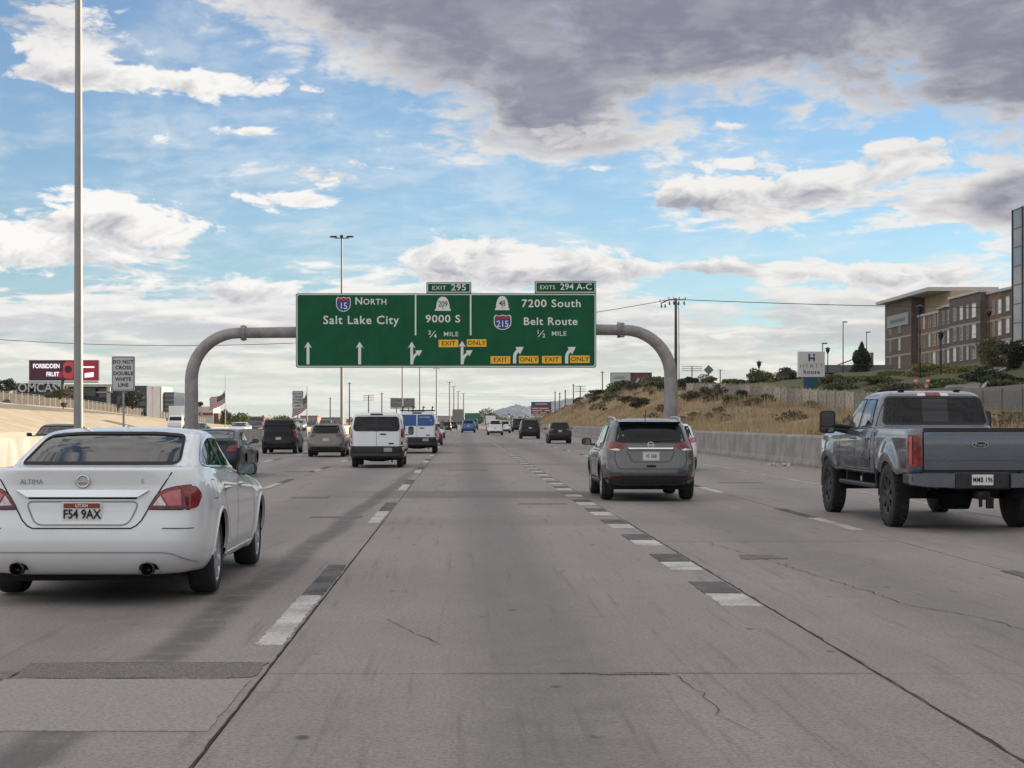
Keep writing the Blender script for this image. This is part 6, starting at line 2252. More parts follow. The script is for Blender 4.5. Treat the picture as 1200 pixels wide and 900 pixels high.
def build_gantry():
    D = 100.0
    s = D / FPX                                   # metres per photograph pixel at the sign
    galv = mat('gantry steel', (.30, .275, .275), .6, .25, var=.22, scale=1.4, bump=.08)
    root = empty('sign_gantry', (0, D, 0), 'grey tubular sign gantry with two bent legs spanning the road', 'gantry')

    def W(px, py):
        return ((px - VPX) * s, HC + (VPY - py) * s)
    for xs, px, ytop, sg in (('l', 222, 389.5, 1), ('r', 788, 386, -1)):
        x, zt = W(px, ytop)
        R_ = 2.75
        path = [(x, .75, -.3), (x, .75, zt - R_ - 1.2)]
        rad = [.42, .40]
        for k in range(11):
            a = k / 10 * math.pi / 2
            path.append((x + sg * (R_ - R_ * math.cos(a)), .75, zt - R_ + R_ * math.sin(a)))
            rad.append(.39 - .07 * k / 10)
        xe = x + sg * (R_ + .25)
        path.append((xe, .75, zt + .005))
        rad.append(.315)
        MB().tube(path, rad, 22).build('post', galv, root)
        f = MB()
        for q in (0, .085):
            f.lathe([(.31, 0), (.47, 0), (.47, .07), (.31, .07)], 'x', (xe + sg * (q) - (.07 if sg < 0 else 0), .75, zt + .005), n=22, smooth=False)
        for k in range(12):
            a = 2 * math.pi * k / 12
            f.tube([(xe - .1, .75 + .41 * math.cos(a), zt + .41 * math.sin(a)), (xe + .26, .75 + .41 * math.cos(a), zt + .41 * math.sin(a))], .022, 5)
        f.build('flange', galv, root)
        MB().lathe([(.62, -.2), (.62, .95), (.45, 1.0), (.0, 1.0)], 'z', (x, .75, 0), n=20, smooth=False).build('footing', mat('wall concrete', (.26, .25, .24)), root)
    (xa, za), (xb, zb) = W(222, 389.5), W(788, 386)
    xa, xb = xa + 3.1, xb - 3.1
    MB().tube([(xa, .75, za + .005), (xa + 3, .75, za + .04), ((xa + xb) / 2, .75, (za + zb) / 2 + .10), (xb - 3, .75, zb + .04), (xb, .75, zb + .005)], [.315, .33, .345, .33, .315], 22).build('beam', galv, root)
    m = MB()
    for px in (365, 405, 445, 478, 520, 560, 600, 640, 682):
        x, z0 = W(px, 428)
        _, z1 = W(px, 346)
        m.b2(x - .06, x + .06, .12, .42, z0, z1)
    m.build('sign_bracket', galv, root)
    # the long green panel; a thing of its own, hung on the gantry
    sg = empty('highway_sign', (0, D, 0), 'long green overhead sign for Salt Lake City, 9000 S and 7200 South Belt Route exits', 'highway sign')

    def panel(x0, x1, y0, y1, name='panel', r=.16, b=.055, dy=0.0):
        ax, az = W(x0, y1)
        bx, bz = W(x1, y0)
        c = [(ax, az), (bx, az), (bx, bz), (ax, bz)]
        p = MB().prism(round_poly(c, r, 5), -.035 + dy, .03 + dy).build(name, GREEN_SIGN, sg)
        e = MB()
        o_, i_ = round_poly([(ax + .03, az + .03), (bx - .03, az + .03), (bx - .03, bz - .03), (ax + .03, bz - .03)], r, 5), round_poly([(ax + .03 + b, az + .03 + b), (bx - .03 - b, az + .03 + b), (bx - .03 - b, bz - .03 - b), (ax + .03 + b, bz - .03 - b)], max(.03, r - b * .6), 5)
        n = len(o_)
        vs = [(x, -.039 + dy, z) for x, z in o_] + [(x, -.039 + dy, z) for x, z in i_]
        e.add(vs, [(k, (k + 1) % n, (k + 1) % n + n, k + n) for k in range(n)])
        e.build('border', SIGN_WHITE, p)
        MB().prism(round_poly([(ax - .02, az - .02), (bx + .02, az - .02), (bx + .02, bz + .02), (ax - .02, bz + .02)], r, 5), .031 + dy, .07 + dy).build('backing', ALU, p)
        return p
    main = panel(347, 698.5, 344, 430.5)
    panel(500, 552, 331, 343.6, 'exit_tab', .06, .05)
    panel(627, 698.3, 329.5, 343.6, 'exit_tab', .06, .05)
    dv = MB()
    for px in (487, 551.5):
        x, z0 = W(px, 393)
        _, z1 = W(px, 345)
        dv.b2(x - .045, x + .045, -.041, -.03, z0, z1)
    dv.build('divider', SIGN_WHITE, main)

    def T(st, px, py, cap, bold=.012, sx=1.0, m=SIGN_WHITE, space=1.06, par=main, y=-.040):
        x, z = W(px, py)
        return text(st, cap * s / .70, x, y, z, m, par, 'lettering', bold=bold, sx=sx, extrude=.003, space=space)
    T('Salt Lake City', 423, 375.5, 9.6, .009, 1.02, space=1.12)
    T('N', 420.5, 353.2, 8.4, .008, 1.0)
    T('ORTH', 439.5, 354.0, 6.6, .006, 1.0, space=1.12)
    T('9000 S', 519, 374, 8.6, .009, 1.12, space=1.1)
    T('7200 South', 646, 356, 8.8, .009, 1.08, space=1.12)
    T('Belt Route', 645, 377, 8.8, .009, 1.06, space=1.1)
    T('MILE', 528.5, 391.8, 5.2, .001, 1.1, space=1.1)
    T('3', 503.5, 390.0, 4.6, .006)
    T('4', 510, 394.0, 4.6, .006)
    T('MILE', 655, 391.2, 5.2, .001, 1.1, space=1.1)
    T('1', 630.6, 389.2, 4.6, .006)
    T('2', 637.2, 393.5, 4.6, .006)
    fr = MB()
    for px, py in ((506.8, 392), (633.8, 391.3)):
        x, z = W(px, py)
        fr.prism([(x - .19, z - .20), (x - .14, z - .20), (x + .19, z + .22), (x + .14, z + .22)], -.043, -.036)
    fr.build('fraction_bar', SIGN_WHITE, main)
    T('EXIT', 514.5, 337.6, 4.6, .001, 1.15, space=1.1)
    T('295', 537.5, 337.2, 7.2, .006, 1.15, space=1.05)
    T('EXITS', 641.5, 337.0, 4.6, .001, 1.05, space=1.08)
    T('294 A-C', 675, 336.4, 7.2, .006, 1.05, space=1.0)
    # route shields
    for px, py, num, w, h in ((402.5, 356.5, '15', 17, 17), (589, 377.5, '215', 20.5, 17.5)):
        x, z = W(px, py)
        w, h = w * s, h * s

        def sh_poly(k):
            P = [(-.50, .36), (-.40, .50), (-.2, .43), (0, .50), (.2, .43), (.40, .50), (.50, .36)]
            P += [(.5 * math.cos(t) * (1 if t > -.5 else 1), -.02 + .50 * math.sin(t)) for t in np.linspace(-.05, -math.pi + .05, 13)]
            return [(x + q * w * k, z + r_ * h * k) for q, r_ in P]
        a = MB().prism(list(reversed(sh_poly(1.0))), -.046, -.036).build('route_shield', SIGN_WHITE, main)
        MB().prism(list(reversed(sh_poly(.90))), -.050, -.040).build('shield_face', SIGN_BLUE, a)
        top = [(x - .42 * w, z + .22 * h), (x + .42 * w, z + .22 * h), (x + .43 * w, z + .33 * h), (x + .36 * w, z + .43 * h), (x + .18 * w, z + .38 * h), (x, z + .44 * h), (x - .18 * w, z + .38 * h), (x - .36 * w, z + .43 * h), (x - .43 * w, z + .33 * h)]
        MB().prism(top, -.054, -.045).build('shield_top', SIGN_RED, a)
        T(num, px, py + 2.4, 7.4, .004, .95, y=-.056, par=a, space=.95)
    for px, py, num, w in ((519, 356, '209', 18.5), (588.5, 355.2, '48', 17)):
        x, z = W(px, py)
        w, h = w * s, 16.5 * s
        P = [(-.50, -.50), (.50, -.50), (.50, -.38), (.43, -.36)] + [(.43 * math.cos(t)**.8 if t < 1.57 else 0, -.36 + .86 * math.sin(t)) for t in np.linspace(.12, 1.45, 8)]
        P = P + [(-p, q) for p, q in reversed(P[2:])]
        a = MB().prism([(x + q * w, z + r_ * h) for q, r_ in P], -.046, -.036).build('route_shield', SIGN_WHITE, main)
        T(num, px, py + .6, 6.6, .003, .85, INK, y=-.049, par=a, space=.92)
        MB().b2(x - .03, x + .03, -.050, -.04, z - .36 * h, z - .27 * h).build('shield_mark', INK, a)
    # lane arrows
    for px in (361, 421.5):
        x, z0 = W(px, 427)
        _, z1 = W(px, 400.5)
        a = MB()
        w = .085
        a.prism([(x - w, z0), (x + w, z0), (x + w, z1 - .22), (x - w, z1 - .22)], -.046, -.036)
        a.prism([(x - .235, z1 - .38), (x, z1), (x + .235, z1 - .38), (x + .06, z1 - .27), (x - .06, z1 - .27)], -.047, -.035)
        a.build('lane_arrow', SIGN_WHITE, main)
    for px, y1 in ((482.5, 400.5), (541.5, 399.5)):
        x, z0 = W(px, 427)
        _, z1 = W(px, y1)
        a = MB()
        w = .08
        a.prism([(x - w, z0), (x + w, z0), (x + w, z1 - .22), (x - w, z1 - .22)], -.046, -.036)
        a.prism([(x - .235, z1 - .38), (x, z1), (x + .235, z1 - .38), (x + .06, z1 - .27), (x - .06, z1 - .27)], -.047, -.035)
        arc_arrow(a, x + .02, z0, .06, .15, .72, -.050, -.036)
        a.build('lane_arrow', SIGN_WHITE, main)
    for px, y1 in ((603, 406), (664, 406)):
        x, z0 = W(px, 426)
        a = MB()
        arc_arrow(a, x, z0, .36, .19, .50, -.050, -.036)
        a.build('lane_arrow', SIGN_WHITE, main)
    for px, py, st in ((525.5, 402.5, 'EXIT'), (558.5, 402.0, 'ONLY'), (586.5, 421.8, 'EXIT'), (619.5, 421.5, 'ONLY'), (646.5, 421.5, 'EXIT'), (679.5, 421, 'ONLY')):
        x, z = W(px, py)
        w, h = 23 * s, 8.8 * s
        pl = MB().prism(round_poly([(x - w / 2, z - h / 2), (x + w / 2, z - h / 2), (x + w / 2, z + h / 2), (x - w / 2, z + h / 2)], .03, 3), -.052, -.034).build('exit_only_plaque', SIGN_YELLOW, main)
        T(st, px, py, 5.0, .003, 1.08, INK, y=-.054, par=pl, space=1.06)


def post_sign(px, y0, y1, wpx, d, label):
    """white lane rule sign on a post standing on the median barrier"""
    c = at(px, (y0 + y1) / 2, d)
    s = d / FPX
    w, h = wpx * s, (y1 - y0) * s
    root = empty('lane_sign', (c.x, d, 1.05), label, 'road sign')
    z = c.z - 1.05
    poly = round_poly([(-w / 2, z - h / 2), (w / 2, z - h / 2), (w / 2, z + h / 2), (-w / 2, z + h / 2)], .05, 4)
    p = MB().prism(poly, -.02, .0).build('panel', mat('sheet white', (.56, .55, .55), .5), root)
    t = MB()
    for q in (1, ):
        o_, i_ = [(x * .95, (zz - z) * .965 + z) for x, zz in poly], [(x * .91, (zz - z) * .935 + z) for x, zz in poly]
        n = len(poly)
        t.add([(x, -.023, zz) for x, zz in o_] + [(x, -.023, zz) for x, zz in i_], [(k, (k + 1) % n, (k + 1) % n + n, k + n) for k in range(n)])
    t.build('border', INK, p)
    for i, st in enumerate(('DO NOT', 'CROSS', 'DOUBLE', 'WHITE', 'LINE')):
        text(st, h * .145, 0, -.023, z + h * (.335 - .168 * i), INK, p, bold=.006, sx=.98, extrude=.002, space=1.08)
    MB().prism([(x * 1.02, zz) for x, zz in poly], .001, .03).build('backing', ALU, p)
    MB().tube([(0, .05, -.06), (0, .05, z + h * .42)], .038, 8).build('post', STEEL, root)
    return root


def billboard(name, px0, px1, y0, y1, d, label, face, legs=((.3, 1), (.7, 1)), ground=None, dep=.8, cat='billboard'):
    a, b = at(px0, y1, d), at(px1, y0, d)
    gx = (a.x + b.x) / 2
    gz = float(ground_z(gx, d)) if ground is None else ground
    root = empty(name, (gx, d, gz), label, cat)
    w, h = b.x - a.x, b.z - a.z
    zc = (a.z + b.z) / 2 - gz
    MB().b2(-w / 2, w / 2, .02, dep, zc - h / 2, zc + h / 2).build('frame', mat('billboard frame', (.045, .045, .05), .6), root)
    MB().b2(-w / 2, w / 2, -.5, dep + .1, zc - h / 2 - .35, zc - h / 2 - .15).build('catwalk', mat('catwalk steel', (.16, .15, .14), .6, .3), root)
    m = MB()
    for f, q in legs:
        m.tube([((f - .5) * w, .5, -.3), ((f - .5) * w, .5, zc - h / 2)], .28 * max(.4, min(1.4, w / 12)), 10)
    m.build('column', mat('billboard steel', (.17, .165, .16), .6, .3), root)
    face(root, w, h, zc)
    return root


def build_signs():
    post_sign(144.5, 417.5, 458, 26.5, 63.0, 'nearer white DO NOT CROSS DOUBLE WHITE LINE sign left of the gantry leg')
    post_sign(349, 458, 479, 12.5, 131.0, 'farther small white DO NOT CROSS DOUBLE WHITE LINE sign beside the second flag')
    plum = mat('screen plum', (.022, .003, .012), .4, emit=(.04, .004, .016), estr=.5)
    crimson = mat('screen crimson', (.17, .006, .02), .4, emit=(.26, .008, .028), estr=.35)
    glow = mat('screen white', (.7, .7, .72), .4, emit=(.9, .88, .95), estr=.4)
    rose = mat('screen rose', (.30, .03, .04), .4, emit=(.4, .04, .05), estr=.3)

    def digital(root, w, h, zc):
        MB().b2(-w / 2 + .1, .04 * w, -.03, .019, zc - h / 2 + .1, zc + h / 2 - .1).build('screen', plum, root)
        MB().b2(.041 * w, w / 2 - .1, -.03, .019, zc - h / 2 + .1, zc + h / 2 - .1).build('screen', crimson, root)
        text('FORBIDDEN', h * .30, -w * .25, -.05, zc + h * .20, glow, root, bold=.03, sx=.80, extrude=.01)
        text('FRUIT', h * .30, -w * .16, -.05, zc - h * .20, glow, root, bold=.03, sx=.80, extrude=.01)
        # a round red drink can shape with a pale rim and a fruit beside it
        c = MB()
        c.prism(round_poly([(.0, zc - h * .40), (.13 * w, zc - h * .40), (.14 * w, zc + h * .30), (.10 * w, zc + h * .42), (.03 * w, zc + h * .42), (-.01 * w, zc + h * .30)], .5, 4), -.06, -.031)
        c.build('picture', rose, root)
        MB().prism([(.065 * w + .055 * w * math.cos(a), zc + h * .05 + h * .18 * math.sin(a)) for a in np.linspace(0, 6.2832, 17)[:-1]], -.075, -.061).build('picture', mat('screen ink', (.03, .01, .03), .4), root)
        MB().prism([(-.045 * w + .05 * w * math.cos(a), zc - h * .2 + h * .16 * math.sin(a)) for a in np.linspace(0, 6.2832, 17)[:-1]], -.05, -.031).build('picture', crimson, root)
        MB().prism([(.30 * w, zc - h * .36), (.43 * w, zc - h * .32), (.43 * w, zc - h * .08), (.30 * w, zc - h * .14)], -.05, -.031).build('picture', glow, root)
        MB().b2(.27 * w, .44 * w, -.05, -.031, zc + h * .12, zc + h * .20).build('picture', glow, root)
    billboard('digital_billboard', 34, 115.5, 422, 446, 300.0, 'red and plum lit billboard reading FORBIDDEN FRUIT behind the tall pole', digital, ((.475, 1), ))
    # a line of trusses under the screen
    a, b = at(40, 451.5, 301), at(110, 446.3, 301)

    pale = mat('poster pale', (.46, .47, .48), .6, var=.06, scale=.5)
    dk = mat('poster dark', (.045, .045, .05), .6, var=.4, scale=.5)
    mar = mat('poster maroon', (.20, .03, .035), .6, var=.4, scale=.5)
    lgrey = mat('poster grey', (.22, .22, .23), .6)

    def twin(root, w, h, zc):
        MB().b2(-w / 2 + .1, -.02 * w, -.03, .019, zc - h / 2 + .1, zc + h / 2 - .1).build('poster', pale, root)
        MB().b2(-.01 * w, w / 2 - .1, -.03, .019, zc - h / 2 + .1, zc + h / 2 - .1).build('poster', dk, root)
        m = MB()
        for q, x0, x1 in ((.12, -.40, -.16), (.02, -.42, -.14)):
            m.b2(x0 * w, x1 * w, -.04, -.031, zc + h * q, zc + h * (q + .06))
        m.prism([(-.36 * w, zc - h * .34), (-.18 * w, zc - h * .34), (-.21 * w, zc - h * .16), (-.33 * w, zc - h * .16)], -.04, -.031)
        m.build('print', lgrey, root)
        m = MB()
        for q in range(5):
            x0 = (.04 + q * .085) * w
            z0 = zc + h * (.10 + .10 * math.sin(q * 1.9))
            m.prism([(x0 + .05 * w * math.cos(a), z0 + h * .17 * math.sin(a)) for a in np.linspace(0, 6.2832, 11)[:-1]], -.045 - q * .003, -.031)
        m.build('print', mar, root)
        m = MB()
        for q in range(3):
            m.prism([((.08 + q * .12) * w, zc - h * .30), ((.14 + q * .12) * w, zc - h * .34), ((.20 + q * .12) * w, zc + h * .02), ((.16 + q * .12) * w, zc + h * .06)], -.066, -.031)
        m.build('print', pale, root)
    billboard('billboard', 715.5, 764, 436.5, 451.5, 345.0, 'roadside billboard, half pale half dark red, above the bushes on the hill', twin, ((.2, 1), (.5, 1), (.8, 1)), dep=.5)

    def advert(root, w, h, zc):
        bl = mat('board blue', (.035, .065, .17), .5)
        rd = mat('board maroon', (.19, .045, .035), .5)
        MB().b2(-w / 2 + .05, w / 2 - .05, -.03, .019, zc + h * .16, zc + h / 2 - .05).build('panel', bl, root)
        MB().b2(-w / 2 + .05, w / 2 - .05, -.028, .018, zc - h / 2 + .05, zc + h * .155).build('panel', rd, root)
        m = MB()
        pk = mat('board text', (.60, .47, .43), .6)
        m.b2(-.30 * w, .30 * w, -.04, -.031, zc + h * .29, zc + h * .37)
        for q, (x0, x1, x2, x3) in enumerate(((-.44, -.16, -.10, .36), (-.44, .06, .16, .44), (-.40, -.14, -.06, .25))):
            z0 = zc - h * (.02 + .18 * q)
            m.b2(x0 * w, x1 * w, -.04, -.029, z0 - h * .045, z0 + h * .045)
            m.b2(x2 * w, x3 * w, -.04, -.029, z0 - h * .045, z0 + h * .045)
        m.build('print', pk, root)
    billboard('service_sign', 622.5, 646, 471, 485.5, 430.0, 'blue topped maroon sign with pale lines standing right of the far traffic', advert, ((.2, 1), (.8, 1)), dep=.2, cat='sign')

    def plain(root, w, h, zc):
        m = MB()
        g = mat('board back', (.22, .205, .195), .7, var=.3, scale=1.0)
        for i in range(5):
            m.b2(-w / 2 + .1, w / 2 - .1, -.03, .015, zc - h / 2 + .1 + i * h / 5, zc - h / 2 + (i + .85) * h / 5)
        m.build('slats', g, root)
    billboard('billboard', 457.5, 486, 466.5, 478, 560.0, 'grey billboard seen from behind over the vans', plain, ((.25, 1), (.75, 1)), dep=.5)

    def small(root, w, h, zc):
        MB().b2(-w / 2 + .1, w / 2 - .1, -.03, .019, zc - h / 2 + .1, zc + h / 2 - .1).build('panel', mat('rusty board', (.40, .24, .17), .6, var=.3, scale=.5), root)
        MB().prism([(-.28 * w + .42 * h * math.cos(a), zc + .42 * h * math.sin(a)) for a in np.linspace(0, 6.2832, 13)[:-1]], -.045, -.031).build('print', mat('print orange', (.65, .30, .06), .6), root)
    billboard('shop_sign', 482, 497.5, 480.5, 485.5, 480.0, 'small rusty orange board above the blue and white van', small, ((.3, 1), (.7, 1)), dep=.3, cat='sign')
    # far overhead guide sign
    r = empty('far_guide_sign', at(554, 489, 900), 'far plain green overhead sign beyond the blue car', 'highway sign')
    MB().b2(-4.2, 4.2, 0, .2, -2.0, 2.2).build('panel', mat('far sign green', (.02, .11, .06), .6), r)
    MB().tube([(-5, .4, -4), (-5, .4, .5), (6, .4, .5), (6, .4, -4)], .25, 8).build('frame', STEEL, r)
    # diamond sign on the crest, seen from the back
    d = 225.0
    c = at(830.5, 433.5, d)
    gz = float(ground_z(c.x, d))
    r = empty('diamond_sign', (c.x, d, gz), 'grey back of a diamond shaped road sign on the crest of the hill', 'road sign')
    q = .66
    MB().prism([(0, c.z - gz - q), (q, c.z - gz), (0, c.z - gz + q), (-q, c.z - gz)], -.02, .02).build('panel', mat('sign back', (.19, .19, .195), .55, .4), r)
    MB().tube([(0, .05, -.2), (0, .05, c.z - gz)], .04, 6).build('post', STEEL, r)
    # hotel sign: white box on a blue base
    d = 168.0
    s = d / FPX
    c = at(950.5, 427, d)
    zb = float(ground_z(c.x, d))
    r = empty('hotel_sign', (c.x, d, zb), 'white HYATT house sign box on a blue pedestal', 'sign')
    w, h = 31 * s, 30 * s
    z = c.z - zb
    b = MB().chamfer_box(-w / 2, w / 2, -.25, .25, z - h / 2, z + h / 2, .02).build('panel', mat('sign box white', (.62, .60, .60), .5), r)
    navy = mat('logo navy', (.03, .06, .16), .5)
    lg = MB()
    lg.b2(-.32, -.15, -.27, -.24, z + h * .12, z + h * .40)
    lg.b2(.15, .32, -.27, -.24, z + h * .12, z + h * .28)
    lg.b2(-.15, .15, -.27, -.24, z + h * .20, z + h * .27)
    lg.b2(.15, .32, -.272, -.24, z + h * .32, z + h * .40)
    lg.build('emblem', navy, b)
    cols = [(.30, .28, .28), (.42, .16, .14), (.34, .15, .20), (.40, .20, .16), (.25, .25, .32)]
    for i, ch in enumerate('HYATT'):
        text(ch, .62, (i - 2) * .47, -.26, z - h * .07, mat('letter ' + str(i), cols[i], .5), b, bold=.0, extrude=.01)
    text('house', .58, 0, -.26, z - h * .30, mat('logo plum', (.09, .05, .09), .5), b, bold=.012, extrude=.01, space=1.2)
    MB().b2(-.75, .62, -.2, .2, -.5, z - h / 2).build('pedestal', mat('pedestal blue', (.018, .075, .13), .6), r)


# ------------------------------------------------------------------ poles, lamps, wires, flags
def build_poles():
    steel = mat('lamp pole steel', (.30, .285, .27), .55, .35, var=.12, scale=.8)
    dark = mat('dark lamp steel', (.030, .030, .032), .5, .3)

    def mast(px, d, ztop, rb, rt, label, head=True, x=None, group=None):
        x = (px - VPX) / FPX * d if x is None else x
        root = empty('high_mast_lamp', (x, d, 1.0), label, 'lamp post', group)
        MB().tube([(0, 0, -.02), (0, 0, .6), (0, 0, (ztop - 1) * .5), (0, 0, ztop - 1)], [rb, rb * .98, (rb + rt) / 2, rt], 14).build('pole', steel, root)
        MB().b2(-rb * 1.5, rb * 1.5, -rb * 1.5, rb * 1.5, .02, .07).build('base_plate', steel, root)
        if head:
            m = MB()
            m.tube([(-.75, 0, ztop - 1.1), (.75, 0, ztop - 1.1)], .05, 6)
            for q in (-.85, .85):
                m.loft([[(q - .42, -.2, ztop - 1.02), (q + .42, -.2, ztop - 1.02), (q + .42, .2, ztop - 1.02), (q - .42, .2, ztop - 1.02)],
                        [(q - .3, -.16, ztop - .86), (q + .3, -.16, ztop - .86), (q + .3, .16, ztop - .86), (q - .3, .16, ztop - .86)]], True)
            m.lathe([(.12, 0), (.22, .2), (.1, .35), (.001, .36)], 'z', (0, 0, ztop - 1.1), n=10)
            m.build('lamp_head', dark, root)
        return root
    mast(91, 54.9, 21.5, .155, .085, 'tall bare steel lamp pole left of the white car running out of the top', x=-12.3)
    mast(400.5, 178.0, HC + (494 - 278) / FPX * 178, .17, .09, 'high lamp mast rising behind the left part of the green sign')
    for px, d, top, lab in ((471.5, 362, 396, 'slim lamp mast under the middle of the green sign'), (492, 510, 418, 'slim lamp mast just right of the grey billboard'), (511.5, 640, 432, 'lamp mast left of the far paired masts'),
                            (527, 760, 448, 'taller of the far lamp masts above the box truck'), (532, 860, 453, 'thin far lamp mast above the left edge of the box truck'), (537, 960, 459, 'far lamp mast above the middle of the box truck'), (543.5, 1100, 461, 'farthest lamp mast right of the box truck')):
        mast(px, d, HC + (494 - top) / FPX * d, .30 * d / 600, .2 * d / 600, lab)
    # wooden utility pole with crossarm and insulators
    wood = mat('utility pole wood', (.085, .070, .058), .9, var=.3, scale=2)
    D = 250.0
    s = D / FPX
    b = at(792, 470, D)
    gz = float(ground_z(b.x, D))
    top = at(792, 349.5, D).z
    r = empty('utility_pole', (b.x, D, gz), 'dark wooden power pole with crossarm behind the right gantry leg', 'utility pole')
    MB().tube([(0, 0, -.5), (0, 0, top - gz)], [.26, .17], 10).build('pole', wood, r)
    MB().tube([(.48, 0, -.5), (.46, .2, top - gz - 1.6), (.25, .1, top - gz - .7)], [.07, .06, .05], 8).build('riser', mat('riser grey', (.22, .21, .2), .6), r)
    m = MB()
    zt = top - gz
    m.tube([(-2.2, 0, zt - .75), (-1.0, 0, zt - .25), (1.4, 0, zt - .2)], .09, 6)
    m.build('crossarm', wood, r)
    m = MB()
    for x in (-2.3, -1.7, -1.0, -.3, .5, 1.4):
        zq = zt - .2 if x > -1.2 else zt - .6
        m.lathe([(.05, 0), (.12, .1), (.05, .2), (.11, .3), (.02, .42)], 'z', (x, 0, zq), n=8)
        m.lathe([(.05, -.6), (.14, -.45), (.14, -.15), (.05, 0)], 'z', (x * .9, .1, zq - .2), n=8)
    m.build('insulator', mat('insulator grey', (.13, .12, .12), .4), r)
    wire = mat('power line', (.05, .05, .052), .6)

    def cable(f, x0, x1, d0, d1, rad, label):
        pts = []
        for k in range(41):
            t = k / 40
            px = x0 + (x1 - x0) * t
            d = d0 + (d1 - d0) * t
            pts.append(at(px, f(px), d))
        o = pts[0].copy()
        MB().tube([p - o for p in pts], rad, 6).build('power_line', wire, loc=o, label=label, cat='power line')
    cable(lambda p: 405 - .000162 * (p - 208)**2, -400, 788, 250, 250, .045, 'overhead power line sagging across the road to the left of the wooden pole')
    cable(lambda p: 351 + .000085 * (p - 797) * (1290 - p) * .55 + (p - 797) * .020, 797, 1400, 250, 250, .055, 'overhead power line running right from the wooden pole towards the hotel')
    # slender transmission poles far away, with their lines
    for i, (px, y0, d, tw, lab) in enumerate(((387, 466, 600, 0, 'far thin power pole right of the second flag'), (409.5, 448, 480, 0, 'far dark power pole left of the white van'), (432, 463, 640, 1, 'far power pole with short arms over the white van'),
                                              (447.5, 460, 600, 0, 'far power pole over the right half of the white van'), (706, 435, 420, 0, 'thin power pole left of the roadside billboard'), (680, 452, 640, 1, 'power pole with arms, right one of the group on the hill foot'),
                                              (672, 450, 700, 0, 'power pole second from the right in the group at the hill foot'), (662.5, 457, 760, 0, 'power pole in the middle of the group at the hill foot'), (656, 460, 820, 0, 'power pole left of the middle in the group at the hill foot'),
                                              (650.5, 459, 900, 0, 'leftmost far power pole of the group at the hill foot'), (811, 429, 330, 1, 'thin lattice pole on the crest right of the gantry leg'), (844, 433, 300, 0, 'short pole right of the diamond sign'))):
        p = at(px, y0, d)
        gz = float(ground_z(p.x, d)) if p.x > BR else -.1
        r = empty('power_pole', (p.x, d, gz), lab, 'power pole')
        h = p.z - gz
        rr = .00030 * d
        MB().tube([(0, 0, -.4), (0, 0, h)], [rr * 1.3, rr], 7).build('pole', wood, r)
        m = MB()
        for q in ((.02, .09, .16) if tw else (.03, )):
            m.tube([(-(2.0 if tw else .5), 0, h * (1 - q)), ((2.0 if tw else .5), 0, h * (1 - q))], rr * .5, 5)
        m.build('crossarm', wood, r)
    for i, (y0, y1) in enumerate(((458, 462), (461, 466), (465, 468), (470, 473), (476, 478))):
        cable(lambda p: y0 + (y1 - y0) * (p - 410) / 270 + 5 * ((p - 410) / 270) * (1 - (p - 410) / 270), 410, 680, 480, 650, .022, ('topmost', 'second', 'third', 'fourth', 'lowest')[i] + ' of the thin far wires strung above the traffic')
    # hillside street lamps, dark
    for px, y0, yb, d, kind, lab in ((1078, 357, 452, 175, 'acorn', 'near black ornamental lamp post with acorn head left of the yellow green shrub'), (1102.5, 388, 450, 180, 'acorn', 'second black ornamental lamp post in front of the hotel'),
                                     (988, 377, 442, 260, 'box', 'tallest thin lamp post with flat head left of the evergreen tree'), (1015.5, 389, 440, 290, 'box', 'thin lamp post with flat head behind the evergreen tree'),
                                     (964, 402, 445, 240, 'box', 'thin lamp post touching the right edge of the hotel sign'), (970, 407, 444, 250, 'acorn', 'small acorn lamp post right of the hotel sign'), (889.5, 423, 458, 230, 'acorn', 'small acorn lamp post by the trees behind the board fence'),
                                     (1159, 363, 440, 215, 'acorn', 'dark acorn lamp post in front of the hotel facade near the grey green tree')):
        p = at(px, y0, d)
        gz = min(float(ground_z(p.x, d)), at(px, yb, d).z)
        h = p.z - gz
        r = empty('street_lamp', (p.x, d, gz), lab, 'street lamp')
        MB().tube([(0, 0, -.3), (0, 0, .9), (0, 0, h - (.9 if kind == 'acorn' else .05))], [.13, .09, .06], 8).build('pole', dark, r)
        m = MB()
        if kind == 'acorn':
            m.lathe([(.06, -1.0), (.16, -.9), (.10, -.8), (.20, -.72), (.30, -.45), (.24, -.25), (.001, -.2)], 'z', (0, 0, h), n=10)
            m.lathe([(.46, -.24), (.34, -.12), (.12, -.04), (.03, .06), (.001, .08)], 'z', (0, 0, h), n=10)
        else:
            m.b2(-.08, .62, -.16, .16, h - .12, h + .04)
        m.build('lamp_head', dark, r)


